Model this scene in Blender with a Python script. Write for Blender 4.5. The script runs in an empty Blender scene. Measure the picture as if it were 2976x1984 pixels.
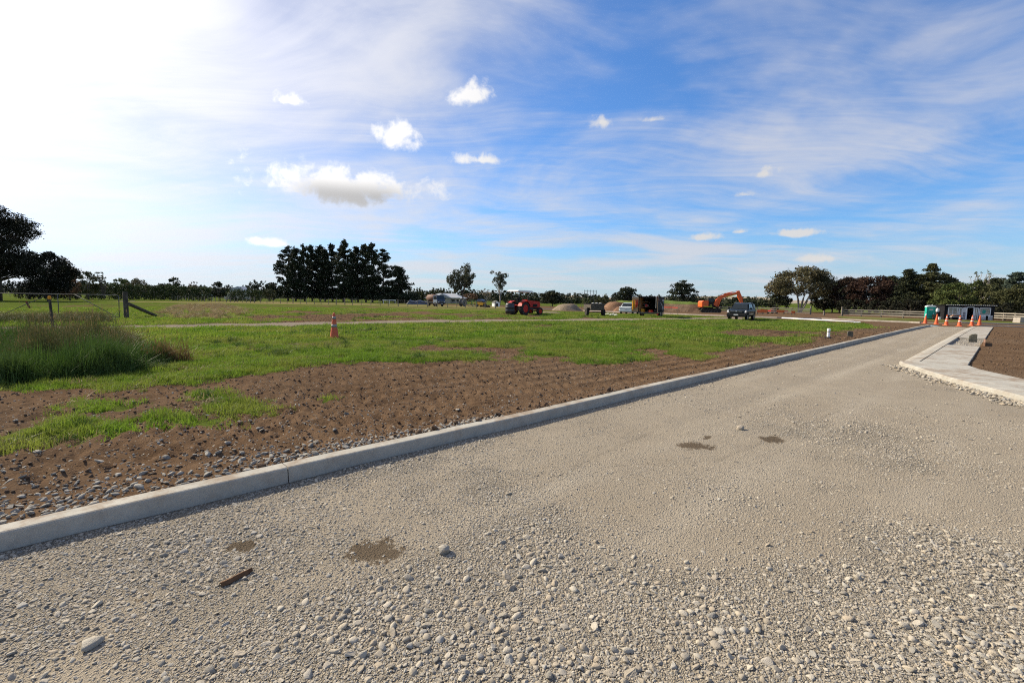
import bpy, bmesh, math, random
import numpy as np
from mathutils import Vector, Matrix, Euler

SC = bpy.context.scene
COL = SC.collection
R = math.radians
# ------------------------------------------------------------------ camera
CAM_H = 1.6; F = 1334.0; PW, PH = 2976, 1984
PITCH, ROLL = R(5.35), R(0.95)
_fw = np.array([0, math.cos(PITCH), -math.sin(PITCH)]); _up = np.array([0, math.sin(PITCH), math.cos(PITCH)])
_X = np.array([1.0, 0, 0]); _c, _s = math.cos(ROLL), math.sin(ROLL)
_rv = _c * _X + _s * _up; _uv = -_s * _X + _c * _up
cam = bpy.data.cameras.new('camera'); cam.sensor_fit = 'HORIZONTAL'; cam.sensor_width = 22.3; cam.lens = F * 22.3 / PW
cam.clip_start = 0.05; cam.clip_end = 20000
camo = bpy.data.objects.new('camera', cam); COL.objects.link(camo)
m = Matrix.Identity(4)
for i in range(3):
    m[i][0] = _rv[i]; m[i][1] = _uv[i]; m[i][2] = -_fw[i]; m[i][3] = (0, 0, CAM_H)[i]
camo.matrix_world = m
SC.camera = camo
# ------------------------------------------------------------------ light
SUN_AZ, SUN_EL = -60.0, 35.0           # azimuth from +Y towards +X
EXPOSURE = 0.66
SKY_STRENGTH = 0.10
COVER_OFF = (12.2, 2.8, 0.0)
sd = Vector((math.sin(R(SUN_AZ)) * math.cos(R(SUN_EL)), math.cos(R(SUN_AZ)) * math.cos(R(SUN_EL)), math.sin(R(SUN_EL))))
sun = bpy.data.lights.new('sun', 'SUN'); sun.energy = 5.0; sun.angle = R(0.55); sun.color = (1.0, 0.88, 0.69)
suno = bpy.data.objects.new('sun', sun); COL.objects.link(suno)
suno.rotation_euler = sd.to_track_quat('Z', 'Y').to_euler(); suno.location = sd * 50
SC.view_settings.view_transform = 'Standard'; SC.view_settings.look = 'None'
SC.view_settings.exposure = EXPOSURE; SC.view_settings.gamma = 1.0
SC.render.engine = 'CYCLES'
SC.cycles.use_denoising = False
SC.cycles.filter_width = 1.1
SC.cycles.use_adaptive_sampling = True; SC.cycles.adaptive_threshold = 0.012; SC.cycles.adaptive_min_samples = 72
SC.cycles.max_bounces = 4; SC.cycles.diffuse_bounces = 2; SC.cycles.glossy_bounces = 2; SC.cycles.transmission_bounces = 3
SC.cycles.transparent_max_bounces = 6; SC.cycles.caustics_reflective = False; SC.cycles.caustics_refractive = False


def px_ray(x, y):
    u = (x - PW / 2) / F; v = -(y - PH / 2) / F
    return _fw + u * _rv + v * _uv


class NT:
    def __init__(s, tree): s.t = tree; s.n = tree.nodes; s.l = tree.links
    def new(s, k, **p):
        n = s.n.new(k)
        for a, b in p.items(): setattr(n, a, b)
        return n
    def put(s, sock, v):
        if v is None: return
        if isinstance(v, bpy.types.NodeSocket): s.l.new(v, sock)
        else: sock.default_value = v
    def m(s, op, a, b=None, c=None, clamp=False):
        n = s.new('ShaderNodeMath', operation=op, use_clamp=clamp)
        for i, v in enumerate((a, b, c)): s.put(n.inputs[i], v)
        return n.outputs[0]
    def vm(s, op, a, b=None, sc=None):
        n = s.new('ShaderNodeVectorMath', operation=op)
        s.put(n.inputs[0], a); s.put(n.inputs[1], b)
        if sc is not None: s.put(n.inputs['Scale'], sc)
        return n.outputs['Value'] if op in ('DOT_PRODUCT', 'LENGTH') else n.outputs[0]
    def noise(s, vec, scale, detail=3, rough=0.5, dist=0.0, out=0):
        n = s.new('ShaderNodeTexNoise'); s.put(n.inputs['Vector'], vec); s.put(n.inputs['Scale'], scale)
        s.put(n.inputs['Detail'], detail); s.put(n.inputs['Roughness'], rough); s.put(n.inputs['Distortion'], dist)
        return n.outputs[out]
    def vor(s, vec, scale, feature='F1', out='Distance', rnd=1.0):
        n = s.new('ShaderNodeTexVoronoi', feature=feature); s.put(n.inputs['Vector'], vec); s.put(n.inputs['Scale'], scale)
        s.put(n.inputs['Randomness'], rnd)
        return n.outputs[out]
    def mr(s, v, a, b, c=0.0, d=1.0, smooth=True):
        n = s.new('ShaderNodeMapRange', interpolation_type='SMOOTHSTEP' if smooth else 'LINEAR')
        for i, q in enumerate((v, a, b, c, d)): s.put(n.inputs[i], q)
        return n.outputs[0]
    def mix(s, f, a, b, blend='MIX'):
        n = s.new('ShaderNodeMix', data_type='RGBA', blend_type=blend)
        s.put(n.inputs[0], f)
        for i, v in ((6, a), (7, b)):
            if isinstance(v, tuple) and len(v) == 3: v = v + (1.0,)
            s.put(n.inputs[i], v)
        return n.outputs[2]
    def comb(s, x, y, z):
        n = s.new('ShaderNodeCombineXYZ')
        for i, v in enumerate((x, y, z)): s.put(n.inputs[i], v)
        return n.outputs[0]
    def sep(s, v):
        n = s.new('ShaderNodeSeparateXYZ'); s.put(n.inputs[0], v); return n.outputs
    def attr(s, name): return s.new('ShaderNodeAttribute', attribute_name=name).outputs['Fac']


# ------------------------------------------------------------------ sky
def build_world():
    w = bpy.data.worlds.new('World'); SC.world = w; w.use_nodes = True
    t = NT(w.node_tree); t.n.clear()
    out = t.new('ShaderNodeOutputWorld'); bg = t.new('ShaderNodeBackground'); t.l.new(bg.outputs[0], out.inputs[0])
    sky = t.new('ShaderNodeTexSky', sky_type='NISHITA', sun_disc=False, sun_elevation=R(SUN_EL), sun_rotation=R(SUN_AZ),
                altitude=50, air_density=1.15, dust_density=0.25, ozone_density=2.2)
    d = t.new('ShaderNodeTexCoord').outputs['Generated']
    x, y, z = t.sep(d)
    zc = t.m('MAXIMUM', z, 0.0)
    inv = t.m('DIVIDE', 1.0, t.m('ADD', zc, 0.10))
    p = t.comb(t.m('MULTIPLY', x, inv), t.m('MULTIPLY', y, inv), 0.0)
    az = t.m('ARCTAN2', x, y); el = t.m('ARCSINE', z)
    cosg = t.vm('DOT_PRODUCT', d, tuple(sd))
    ang = t.m('ARCCOSINE', t.m('MINIMUM', cosg, 0.99999))
    # high thin cloud: noise drawn out along the wind, bent by a slow warp
    warp = t.noise(p, 0.55, 2, 0.5, 0.0, 1)
    pw = t.vm('ADD', p, t.vm('SCALE', t.vm('SUBTRACT', warp, (0.5, 0.5, 0.5)), sc=1.5))
    def streak(rot, sx, sy, scale, detail, rough, off):
        mp = t.new('ShaderNodeMapping', vector_type='POINT'); t.put(mp.inputs[0], pw)
        mp.inputs['Rotation'].default_value = (0, 0, R(rot)); mp.inputs['Scale'].default_value = (sx, sy, 1); mp.inputs['Location'].default_value = off
        return t.noise(mp.outputs[0], scale, detail, rough, 0.25)
    s1 = streak(28, 0.34, 1.5, 1.0, 6, 0.62, (3.1, 1.7, 0.0))
    s2 = streak(14, 0.5, 2.6, 1.9, 5, 0.68, (7.7, 0.4, 0.0))
    cover = t.noise(t.vm('ADD', p, COVER_OFF), 0.85, 5, 0.58, 0.5)
    c0 = t.m('ADD', t.m('MULTIPLY', s1, 0.70), t.m('MULTIPLY', s2, 0.30))
    c0 = t.m('ADD', c0, t.m('MULTIPLY', t.m('SUBTRACT', cover, 0.5), 0.85))
    near = t.mr(ang, 0.35, 1.25, 1.0, 0.0)
    c0 = t.m('ADD', c0, t.m('MULTIPLY', near, 0.07))
    low = t.mr(el, 0.02, 0.22, 1.0, 0.0)
    c0 = t.m('ADD', c0, t.m('MULTIPLY', low, 0.03))
    alpha = t.m('MULTIPLY', t.mr(c0, 0.31, 0.77), 0.82)
    alpha = t.m('MULTIPLY', alpha, t.mr(z, -0.02, 0.03))
    ph = t.m('POWER', t.m('MAXIMUM', t.mr(cosg, 0.30, 1.0, 0.0, 1.0, False), 0.0), 2.0)
    cb = t.m('ADD', 4.5, t.m('MULTIPLY', ph, 2.2))
    ccol = t.vm('SCALE', (0.96, 0.97, 1.04), sc=cb)
    base = t.mix(1.0, sky.outputs[0], (0.43, 0.70, 1.04), 'MULTIPLY')
    bw = t.new('ShaderNodeRGBToBW'); t.l.new(base, bw.inputs[0])
    base = t.mix(t.m('MULTIPLY', t.mr(ang, 0.30, 1.15, 1.0, 0.0), 0.72), base, t.vm('SCALE', (1.12, 1.06, 1.16), sc=bw.outputs[0]))
    hz = t.mr(el, 0.0, 0.16, 0.6, 0.0)
    base = t.mix(hz, base, (3.05, 3.75, 4.6))
    col = t.mix(alpha, base, ccol)
    # glare of the bright veil round the sun
    au = t.m('POWER', t.m('MAXIMUM', t.mr(cosg, 0.66, 1.0, 0.0, 1.0, False), 0.0), 2.3)
    col = t.vm('ADD', col, t.vm('SCALE', (1.02, 0.97, 0.98), sc=t.m('MULTIPLY', au, 2.9)))
    # separate cumulus (centre and half sizes as directions)
    CU = [(1370, 278, 54, 38, .95), (1152, 402, 62, 44, .95), (985, 548, 205, 52, .95), (828, 294, 48, 24, 0.8), (1392, 466, 66, 18, 0.85),
          (1744, 356, 44, 30, 0.62), (2303, 680, 84, 14, 0.72), (2044, 690, 44, 13, 0.75), (810, 709, 66, 16, 0.9), (2220, 506, 48, 20, 0.42),
          (2164, 566, 56, 16, 0.42), (2400, 752, 120, 18, 0.42), (1900, 348, 66, 16, 0.5), (2153, 674, 26, 9, 0.5)]
    n1 = t.noise(d, 17.0, 6, 0.62, 0.35); n2 = t.noise(d, 46.0, 3, 0.6, 0.2)
    nz = t.m('ADD', t.m('MULTIPLY', t.m('SUBTRACT', n1, 0.5), 2.1), t.m('MULTIPLY', t.m('SUBTRACT', n2, 0.5), 0.8))
    best = None; grey = None
    for (cx, cy, hw, hh, k) in CU:
        q = px_ray(cx, cy); q = q / np.linalg.norm(q); a0 = math.atan2(q[0], q[1]); e0 = math.asin(q[2])
        q2 = px_ray(cx + hw, cy); q2 /= np.linalg.norm(q2); ra = abs(math.atan2(q2[0], q2[1]) - a0) * 1.5
        q3 = px_ray(cx, cy - hh); q3 /= np.linalg.norm(q3); re = abs(math.asin(q3[2]) - e0) * 1.6
        u = t.m('DIVIDE', t.m('SUBTRACT', az, a0), ra); v = t.m('DIVIDE', t.m('SUBTRACT', el, e0), re)
        v2 = t.m('MULTIPLY', v, t.m('ADD', 1.0, t.m('MULTIPLY', t.m('LESS_THAN', v, 0.0), 0.6)))
        q_ = t.m('SQRT', t.m('ADD', t.m('MULTIPLY', u, u), t.m('MULTIPLY', v2, v2)))
        val = t.m('MULTIPLY', t.m('SUBTRACT', 1.0, q_), 1.0)
        val = t.m('SUBTRACT', val, (1.0 - k) * 0.7)
        best = val if best is None else t.m('MAXIMUM', best, val)
        if hw > 150:
            grey = t.m('MULTIPLY', t.mr(v, 0.55, -0.25), t.mr(t.m('ABSOLUTE', t.m('SUBTRACT', u, 0.12)), 0.25, 0.75, 1.0, 0.0))
    dens = t.mr(t.m('ADD', best, nz), 0.04, 0.66)
    dens = t.m('MULTIPLY', dens, t.mr(best, -0.6, -0.05))
    cumb = t.m('ADD', 4.7, t.m('MULTIPLY', ph, 7.0))
    cumb = t.m('MULTIPLY', cumb, t.m('SUBTRACT', 1.0, t.m('MULTIPLY', grey, 0.52)))
    cucol = t.vm('SCALE', (1.0, 0.98, 0.96), sc=cumb)
    col = t.mix(t.m('MULTIPLY', dens, 0.92), col, cucol)
    t.l.new(col, bg.inputs[0]); bg.inputs[1].default_value = SKY_STRENGTH
    w.cycles.sampling_method = 'MANUAL'; w.cycles.sample_map_resolution = 256


build_world()

# ------------------------------------------------------------------ numpy noise and ground shape
def _hash(ix, iy, seed):
    h = (ix.astype(np.int64) * 374761393 + iy.astype(np.int64) * 668265263 + seed * 1442695041) & 0xffffffff
    h = ((h ^ (h >> 13)) * 1274126177) & 0xffffffff
    h = (h ^ (h >> 16)) & 0xffffffff
    return h / 4294967295.0
def vnoise(x, y, seed=0):
    ix = np.floor(x); iy = np.floor(y); fx = x - ix; fy = y - iy
    fx = fx * fx * fx * (fx * (fx * 6 - 15) + 10); fy = fy * fy * fy * (fy * (fy * 6 - 15) + 10)
    a = _hash(ix, iy, seed); b = _hash(ix + 1, iy, seed); c = _hash(ix, iy + 1, seed); d = _hash(ix + 1, iy + 1, seed)
    return a + (b - a) * fx + (c - a) * fy + (a - b - c + d) * fx * fy
def fbm(x, y, oct=4, seed=0, gain=0.5):
    v = 0.0; a = 1.0; tot = 0.0
    for i in range(oct):
        v = v + a * vnoise(x * 2 ** i, y * 2 ** i, seed + i * 17); tot += a; a *= gain
    return v / tot - 0.5
def sstep(a, b, x):
    t = np.clip((x - a) / (b - a), 0, 1); return t * t * (3 - 2 * t)

KA = R(46.94); KD = np.array([math.sin(KA), math.cos(KA)]); KN = np.array([-math.cos(KA), math.sin(KA)]); K0 = np.array([-3.1, 2.66])
def st2xy(s, t): return K0[0] + s * KD[0] + t * KN[0], K0[1] + s * KD[1] + t * KN[1]
def xy2st(x, y):
    dx = x - K0[0]; dy = y - K0[1]
    return dx * KD[0] + dy * KD[1], dx * KN[0] + dy * KN[1]
LANE_END = 52.0
def zfall(x, y):
    x = np.asarray(x, float); y = np.asarray(y, float)
    r = np.hypot(x, y); az = np.degrees(np.arctan2(x, y)); k = 6.0
    f = 0.40 + 0.60 * sstep(-25, 20, az)
    z = -0.0125 * k * np.logaddexp(0, (r - 44) / k) * f
    return -0.95 * np.tanh(-z / 0.95)
def zbase(x, y):
    s, t = xy2st(x, y)
    lane = 0.09 * sstep(LANE_END, LANE_END + 6, s)
    return zfall(x, y) + np.where(t > 0.05, 0.095, np.where(t < -3.3, 0.075, lane))
def ground_h(x, y):
    x = np.asarray(x, float); y = np.asarray(y, float)
    s, t = xy2st(x, y); r = np.hypot(x, y)
    return zbase(x, y) + fbm(x / 5.0, y / 5.0, 3, 5) * 0.10 * sstep(0.5, 6.0, np.abs(t + 1.7) - 1.8) * sstep(0, 12, r)
def P(px, py, dz=0.0):
    d = px_ray(px, py); z = 0.09
    for _ in range(80):
        tt = (z - CAM_H) / d[2] if d[2] < -1e-5 else 3e4
        tt = min(max(tt, 0.1), 3000.0)
        z = 0.5 * z + 0.5 * float(zbase(d[0] * tt, d[1] * tt))
    x, y = d[0] * tt, d[1] * tt
    return Vector((x, y, float(ground_h(x, y)) + dz))
def at(px, py, D):
    d = px_ray(px, py); k = D / d[1]
    return Vector((d[0] * k, D, CAM_H + d[2] * k))
def on_ground(px, D, py=880):
    q = at(px, py, D); q.z = float(ground_h(q.x, q.y)); return q
def inpoly(x, y, poly):
    inside = np.zeros(x.shape, bool); n = len(poly)
    for i in range(n):
        x1, y1 = poly[i]; x2, y2 = poly[(i + 1) % n]
        c = ((y1 > y) != (y2 > y))
        with np.errstate(divide='ignore', invalid='ignore'):
            xi = (x2 - x1) * (y - y1) / (y2 - y1 + 1e-12) + x1
        inside ^= c & (x < xi)
    return inside
def gpoly(pts): return [tuple(P(a, b))[:2] for a, b in pts]
def dist_polyline(x, y, pts):
    best = np.full(x.shape, 1e9)
    for (a, b), (c, d) in zip(pts[:-1], pts[1:]):
        vx, vy = c - a, d - b; L = vx * vx + vy * vy + 1e-9
        u = np.clip(((x - a) * vx + (y - b) * vy) / L, 0, 1)
        best = np.minimum(best, np.hypot(x - a - u * vx, y - b - u * vy))
    return best

LONG_KERB = [(1557, 898), (1613, 899.5), (1753, 905.6), (1810, 908), (1931, 912), (2000, 914.8), (2104, 918.7), (2258, 924), (2387, 927), (2473, 930.5), (2640, 937.3), (2672, 939)]
_far = [(9000, 60), (9000, 9000), (-9000, 9000), (-9000, 10)]
G_MAIN = gpoly([(0, 1150), (190, 1132), (300, 1138), (468, 1116), (607, 1118), (709, 1088), (886, 1069), (1050, 1050), (1265, 1053), (1455, 1046), (1626, 1044), (1678, 1053),
                (1800, 1054), (1898, 1044), (1855, 1021), (1968, 1035), (2015, 1023), (2108, 1014), (2178, 995), (2295, 993), (2376, 969), (2440, 957), (2549, 953), (2529, 943), (2440, 938),
                (2258, 930), (2104, 922), (1931, 916), (1810, 911), (1753, 908), (1557, 900), (1440, 889), (1300, 887)]) + [(-60, 160), (-160, 140), (-160, 60), (-40, 5), (-14, 3)]
G_PATCH = [gpoly(q) for q in (
    [(-60, 1290), (0, 1272), (98, 1251), (213, 1225), (395, 1230), (383, 1247), (298, 1264), (128, 1293), (26, 1319), (-60, 1335)],
    [(162, 1183), (213, 1166), (238, 1170), (366, 1183), (357, 1193), (221, 1206)],
    [(383, 1213), (510, 1196), (595, 1213), (668, 1204), (672, 1217), (595, 1232), (395, 1221)],
    [(582, 1157), (621, 1138), (659, 1153), (629, 1166)],
    [(608, 1174), (680, 1162), (761, 1174), (765, 1191), (680, 1196), (616, 1183)],
    [(918, 1160), (950, 1152), (960, 1166), (930, 1172)], [(1980, 1036), (2040, 1030), (2080, 1036), (2000, 1043)],
    [(2255, 996), (2295, 991), (2310, 997), (2270, 1000)])]
G_RIGHT = gpoly([(2440, 919), (2560, 922), (2690, 927), (2976, 935), (3300, 950), (3300, 962), (2976, 941), (2800, 936), (2690, 937), (2600, 933), (2450, 926)])
DIRT_HOLES = [gpoly(q) for q in ([(2030, 962), (2200, 957), (2400, 965), (2250, 985), (2120, 983)], [(1840, 1017), (1900, 1012), (1960, 1024), (1900, 1033)],
                                 [(690, 1012), (780, 1008), (790, 1016), (700, 1022)])]
SMEAR = gpoly([(700, 932), (730, 912), (860, 900), (1240, 905), (1500, 913), (1640, 915), (1500, 926), (1240, 930), (760, 938)])
TRACK = [tuple(P(a, b))[:2] for a, b in [(-500, 985), (0, 953), (310, 950.5), (560, 946.5), (740, 942.5), (1000, 938.5), (1240, 934.5), (1660, 930), (1960, 927.5), (2111, 925), (2200, 923.5)]]
LONGK = [tuple(P(a, b))[:2] for a, b in LONG_KERB]
DRY = gpoly([(440, 905), (520, 884), (640, 882), (730, 905), (700, 922), (460, 930)])
def masks(x, y):
    """grass, track gravel, dry grass, bare smear: 0..1 at ground points"""
    x = np.asarray(x, float); y = np.asarray(y, float)
    s, t = xy2st(x, y); r = np.hypot(x, y)
    w = np.clip(r * 0.03, 0.12, 1.6)
    wx = x + fbm(x / (w * 2.2), y / (w * 2.2), 4, 11, 0.6) * w * 1.9; wy = y + fbm(x / (w * 2.2), y / (w * 2.2), 4, 47, 0.6) * w * 1.9
    g = inpoly(wx, wy, G_MAIN) & (t > 0.1)
    for q in G_PATCH: g |= inpoly(wx, wy, q)
    for q in DIRT_HOLES: g &= ~inpoly(wx, wy, q)
    g |= inpoly(wx, wy, G_RIGHT)
    far = (r > 150) | ((y > 150))
    g = np.where(far, 1.0, g.astype(float))
    sm = inpoly(wx, wy, SMEAR).astype(float)
    sm = np.maximum(sm * sstep(-0.16, 0.06, fbm(x / 3.0, y / 1.6, 4, 91, .6) + 0.03), 0)
    hol = sstep(0.05, 0.20, fbm(x / 1.9, y / 1.9, 4, 77, 0.62) + .06 * sstep(25, 45, r)) * (r > 8) * (r < 80)
    g = g * (1 - 0.9 * sm) * (1 - 0.8 * hol)
    dT = dist_polyline(x + fbm(x / 1.5, y / 1.5, 3, 3) * 1.0, y + fbm(x / 1.5, y / 1.5, 3, 9) * 1.0, TRACK)
    tw = np.interp(x, [-25, 0, 25], [1.5, 2.0, 1.9])
    tr = 1 - sstep(tw - 0.25, tw + 0.3, dT)
    dK = dist_polyline(x, y, LONGK)
    beyond = (dK < 7) & (y > np.interp(x, [p[0] for p in sorted(LONGK)], [p[1] for p in sorted(LONGK)]))
    tr = np.maximum(tr, beyond * 0.8 * sstep(7, 5, dK))
    g = g * (1 - tr)
    dry = np.maximum(inpoly(wx, wy, DRY) * 0.8, ((y > 84) & (y < 125) & (x < 20) & (x > -75)) * 0.7 * (vnoise(x / 9, y / 5, 33) > 0.2))
    beyondT = sstep(1.5, 5.0, (y - np.interp(x, [p[0] for p in TRACK], [p[1] for p in TRACK])))
    dry = np.maximum(dry, beyondT * sstep(-.12, .2, fbm(x / 6, y / 3, 4, 57, .6)) * .6 * (x > -20) * (y < 110))
    dry = dry * (g > 0.3)
    return g, tr, dry, sm


# ------------------------------------------------------------------ helpers
class MB:
    def __init__(s): s.v = []; s.f = []
    def quad(s, a, b, c, d):
        i = len(s.v); s.v += [tuple(a), tuple(b), tuple(c), tuple(d)]; s.f.append((i, i + 1, i + 2, i + 3)); return s
    def box(s, c, size, rot=None, taper=(1, 1)):
        i = len(s.v); hx, hy, hz = size[0] / 2, size[1] / 2, size[2] / 2
        Rm = Euler(rot).to_matrix() if rot else Matrix.Identity(3)
        for z in (-1, 1):
            kx, ky = (taper if z > 0 else (1, 1))
            for (a, b) in ((-1, -1), (1, -1), (1, 1), (-1, 1)):
                s.v.append(tuple(Vector(c) + Rm @ Vector((a * hx * kx, b * hy * ky, z * hz))))
        for q in ((0, 3, 2, 1), (4, 5, 6, 7), (0, 1, 5, 4), (1, 2, 6, 5), (2, 3, 7, 6), (3, 0, 4, 7)): s.f.append(tuple(i + k for k in q))
        return s
    def tube(s, pts, rad, n=8, caps=True):
        pts = [Vector(p) for p in pts]
        if not isinstance(rad, (list, tuple)): rad = [rad] * len(pts)
        i0 = len(s.v); prev = None
        for k, p in enumerate(pts):
            d = (pts[min(k + 1, len(pts) - 1)] - pts[max(k - 1, 0)]).normalized()
            if prev is None: prev = d.orthogonal().normalized()
            a = (prev - d * prev.dot(d)).normalized(); b = d.cross(a); prev = a
            for j in range(n):
                q = 2 * math.pi * j / n; s.v.append(tuple(p + (a * math.cos(q) + b * math.sin(q)) * rad[k]))
        for k in range(len(pts) - 1):
            for j in range(n):
                a = i0 + k * n + j; b = i0 + k * n + (j + 1) % n; s.f.append((a, b, b + n, a + n))
        if caps:
            s.f.append(tuple(i0 + j for j in reversed(range(n)))); e = i0 + (len(pts) - 1) * n; s.f.append(tuple(e + j for j in range(n)))
        return s
    def lathe(s, prof, c=(0, 0, 0), n=16, axis='Z'):
        i0 = len(s.v)
        for (r, h) in prof:
            for j in range(n):
                q = 2 * math.pi * j / n; x, y = r * math.cos(q), r * math.sin(q)
                p = (x, y, h) if axis == 'Z' else ((h, x, y) if axis == 'X' else (x, h, y))
                s.v.append((p[0] + c[0], p[1] + c[1], p[2] + c[2]))
        for k in range(len(prof) - 1):
            for j in range(n):
                a = i0 + k * n + j; b = i0 + k * n + (j + 1) % n; s.f.append((a, b, b + n, a + n))
        s.f.append(tuple(i0 + j for j in reversed(range(n)))); e = i0 + (len(prof) - 1) * n; s.f.append(tuple(e + j for j in range(n)))
        return s
    def prism(s, poly, y0, y1):
        """polygon in XZ extruded along Y"""
        i = len(s.v); n = len(poly)
        for y in (y0, y1):
            for (a, b) in poly: s.v.append((a, y, b))
        s.f.append(tuple(i + k for k in range(n))); s.f.append(tuple(i + n + k for k in reversed(range(n))))
        for k in range(n): s.f.append((i + k, i + n + k, i + n + (k + 1) % n, i + (k + 1) % n))
        return s
    def build(s, name, mat, parent=None, smooth=False, bevel=0.0):
        me = bpy.data.meshes.new(name); me.from_pydata(s.v, [], s.f); me.materials.append(mat)
        bm = bmesh.new(); bm.from_mesh(me); bmesh.ops.recalc_face_normals(bm, faces=bm.faces)
        if bevel: bmesh.ops.bevel(bm, geom=list(bm.edges), offset=bevel, segments=2, affect='EDGES', clamp_overlap=True)
        bm.to_mesh(me); bm.free()
        if smooth: me.shade_smooth()
        o = bpy.data.objects.new(name, me); COL.objects.link(o)
        if parent: o.parent = parent
        return o
def npmesh(name, V, Fq, mat, parent=None, smooth=False, k=4):
    """big mesh from numpy: V (n,3), Fq (m,k)"""
    me = bpy.data.meshes.new(name); V = np.asarray(V, np.float32); Fq = np.asarray(Fq, np.int32)
    me.vertices.add(len(V)); me.vertices.foreach_set('co', V.ravel())
    me.loops.add(Fq.size); me.loops.foreach_set('vertex_index', Fq.ravel())
    me.polygons.add(len(Fq)); me.polygons.foreach_set('loop_start', np.arange(0, Fq.size, k, dtype=np.int32))
    me.polygons.foreach_set('use_smooth', np.full(len(Fq), smooth)); me.update(calc_edges=True); me.materials.append(mat)
    o = bpy.data.objects.new(name, me); COL.objects.link(o)
    if parent: o.parent = parent
    return o
def tag(o, label=None, cat=None, group=None, kind=None):
    if label: o['label'] = label
    if cat: o['category'] = cat
    if group: o['group'] = group
    if kind: o['kind'] = kind
    return o
def thing(name, label, cat, loc=(0, 0, 0), rotz=0.0, group=None, scale=1.0):
    o = bpy.data.objects.new(name, None); o.empty_display_size = 0.2; COL.objects.link(o)
    o.location = loc; o.rotation_euler = (0, 0, rotz); o.scale = (scale,) * 3
    return tag(o, label, cat, group)
def copy_tree(o, parent=None):
    c = o.copy(); COL.objects.link(c); c.parent = parent
    for ch in list(o.children): copy_tree(ch, c)
    return c

MATS = {}
def mat(name, c1, c2=None, scale=6.0, rough=0.8, metal=0.0, bump=0.0, bscale=None, spec=0.3, detail=4, rnd=0.0, transl=0.0, coat=0.0, alpha=None, coords='Object'):
    if name in MATS: return MATS[name]
    mt = bpy.data.materials.new(name); mt.use_nodes = True; t = NT(mt.node_tree)
    b = t.n['Principled BSDF']; MATS[name] = mt
    tc = t.new('ShaderNodeTexCoord').outputs[coords]
    col = tuple(c1) + (1.0,)
    if c2 is not None:
        n = t.noise(tc, scale, detail, 0.6)
        col = t.mix(t.mr(n, 0.35, 0.65), tuple(c1), tuple(c2))
    if rnd:
        oi = t.new('ShaderNodeObjectInfo').outputs['Random']
        hs = t.new('ShaderNodeHueSaturation'); t.put(hs.inputs['Color'], col)
        t.put(hs.inputs['Value'], t.mr(oi, 0, 1, 1 - rnd, 1 + rnd, False)); col = hs.outputs[0]
    t.put(b.inputs['Base Color'], col); b.inputs['Roughness'].default_value = rough; b.inputs['Metallic'].default_value = metal
    b.inputs['Specular IOR Level'].default_value = spec; b.inputs['Coat Weight'].default_value = coat
    if bump:
        bn = t.new('ShaderNodeBump'); bn.inputs['Strength'].default_value = bump; bn.inputs['Distance'].default_value = 0.02
        t.put(bn.inputs['Height'], t.noise(tc, bscale or scale * 3, 5, 0.6)); t.l.new(bn.outputs[0], b.inputs['Normal'])
    if transl:
        tr = t.new('ShaderNodeBsdfTranslucent'); t.put(tr.inputs[0], col)
        mx = t.new('ShaderNodeMixShader'); mx.inputs[0].default_value = transl
        o = t.n['Material Output']; t.l.new(b.outputs[0], mx.inputs[1]); t.l.new(tr.outputs[0], mx.inputs[2]); t.l.new(mx.outputs[0], o.inputs[0])
    return mt
def glass(name, tint=(0.03, 0.045, 0.05)):
    return mat(name, tint, None, rough=0.1, spec=0.35)

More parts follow.
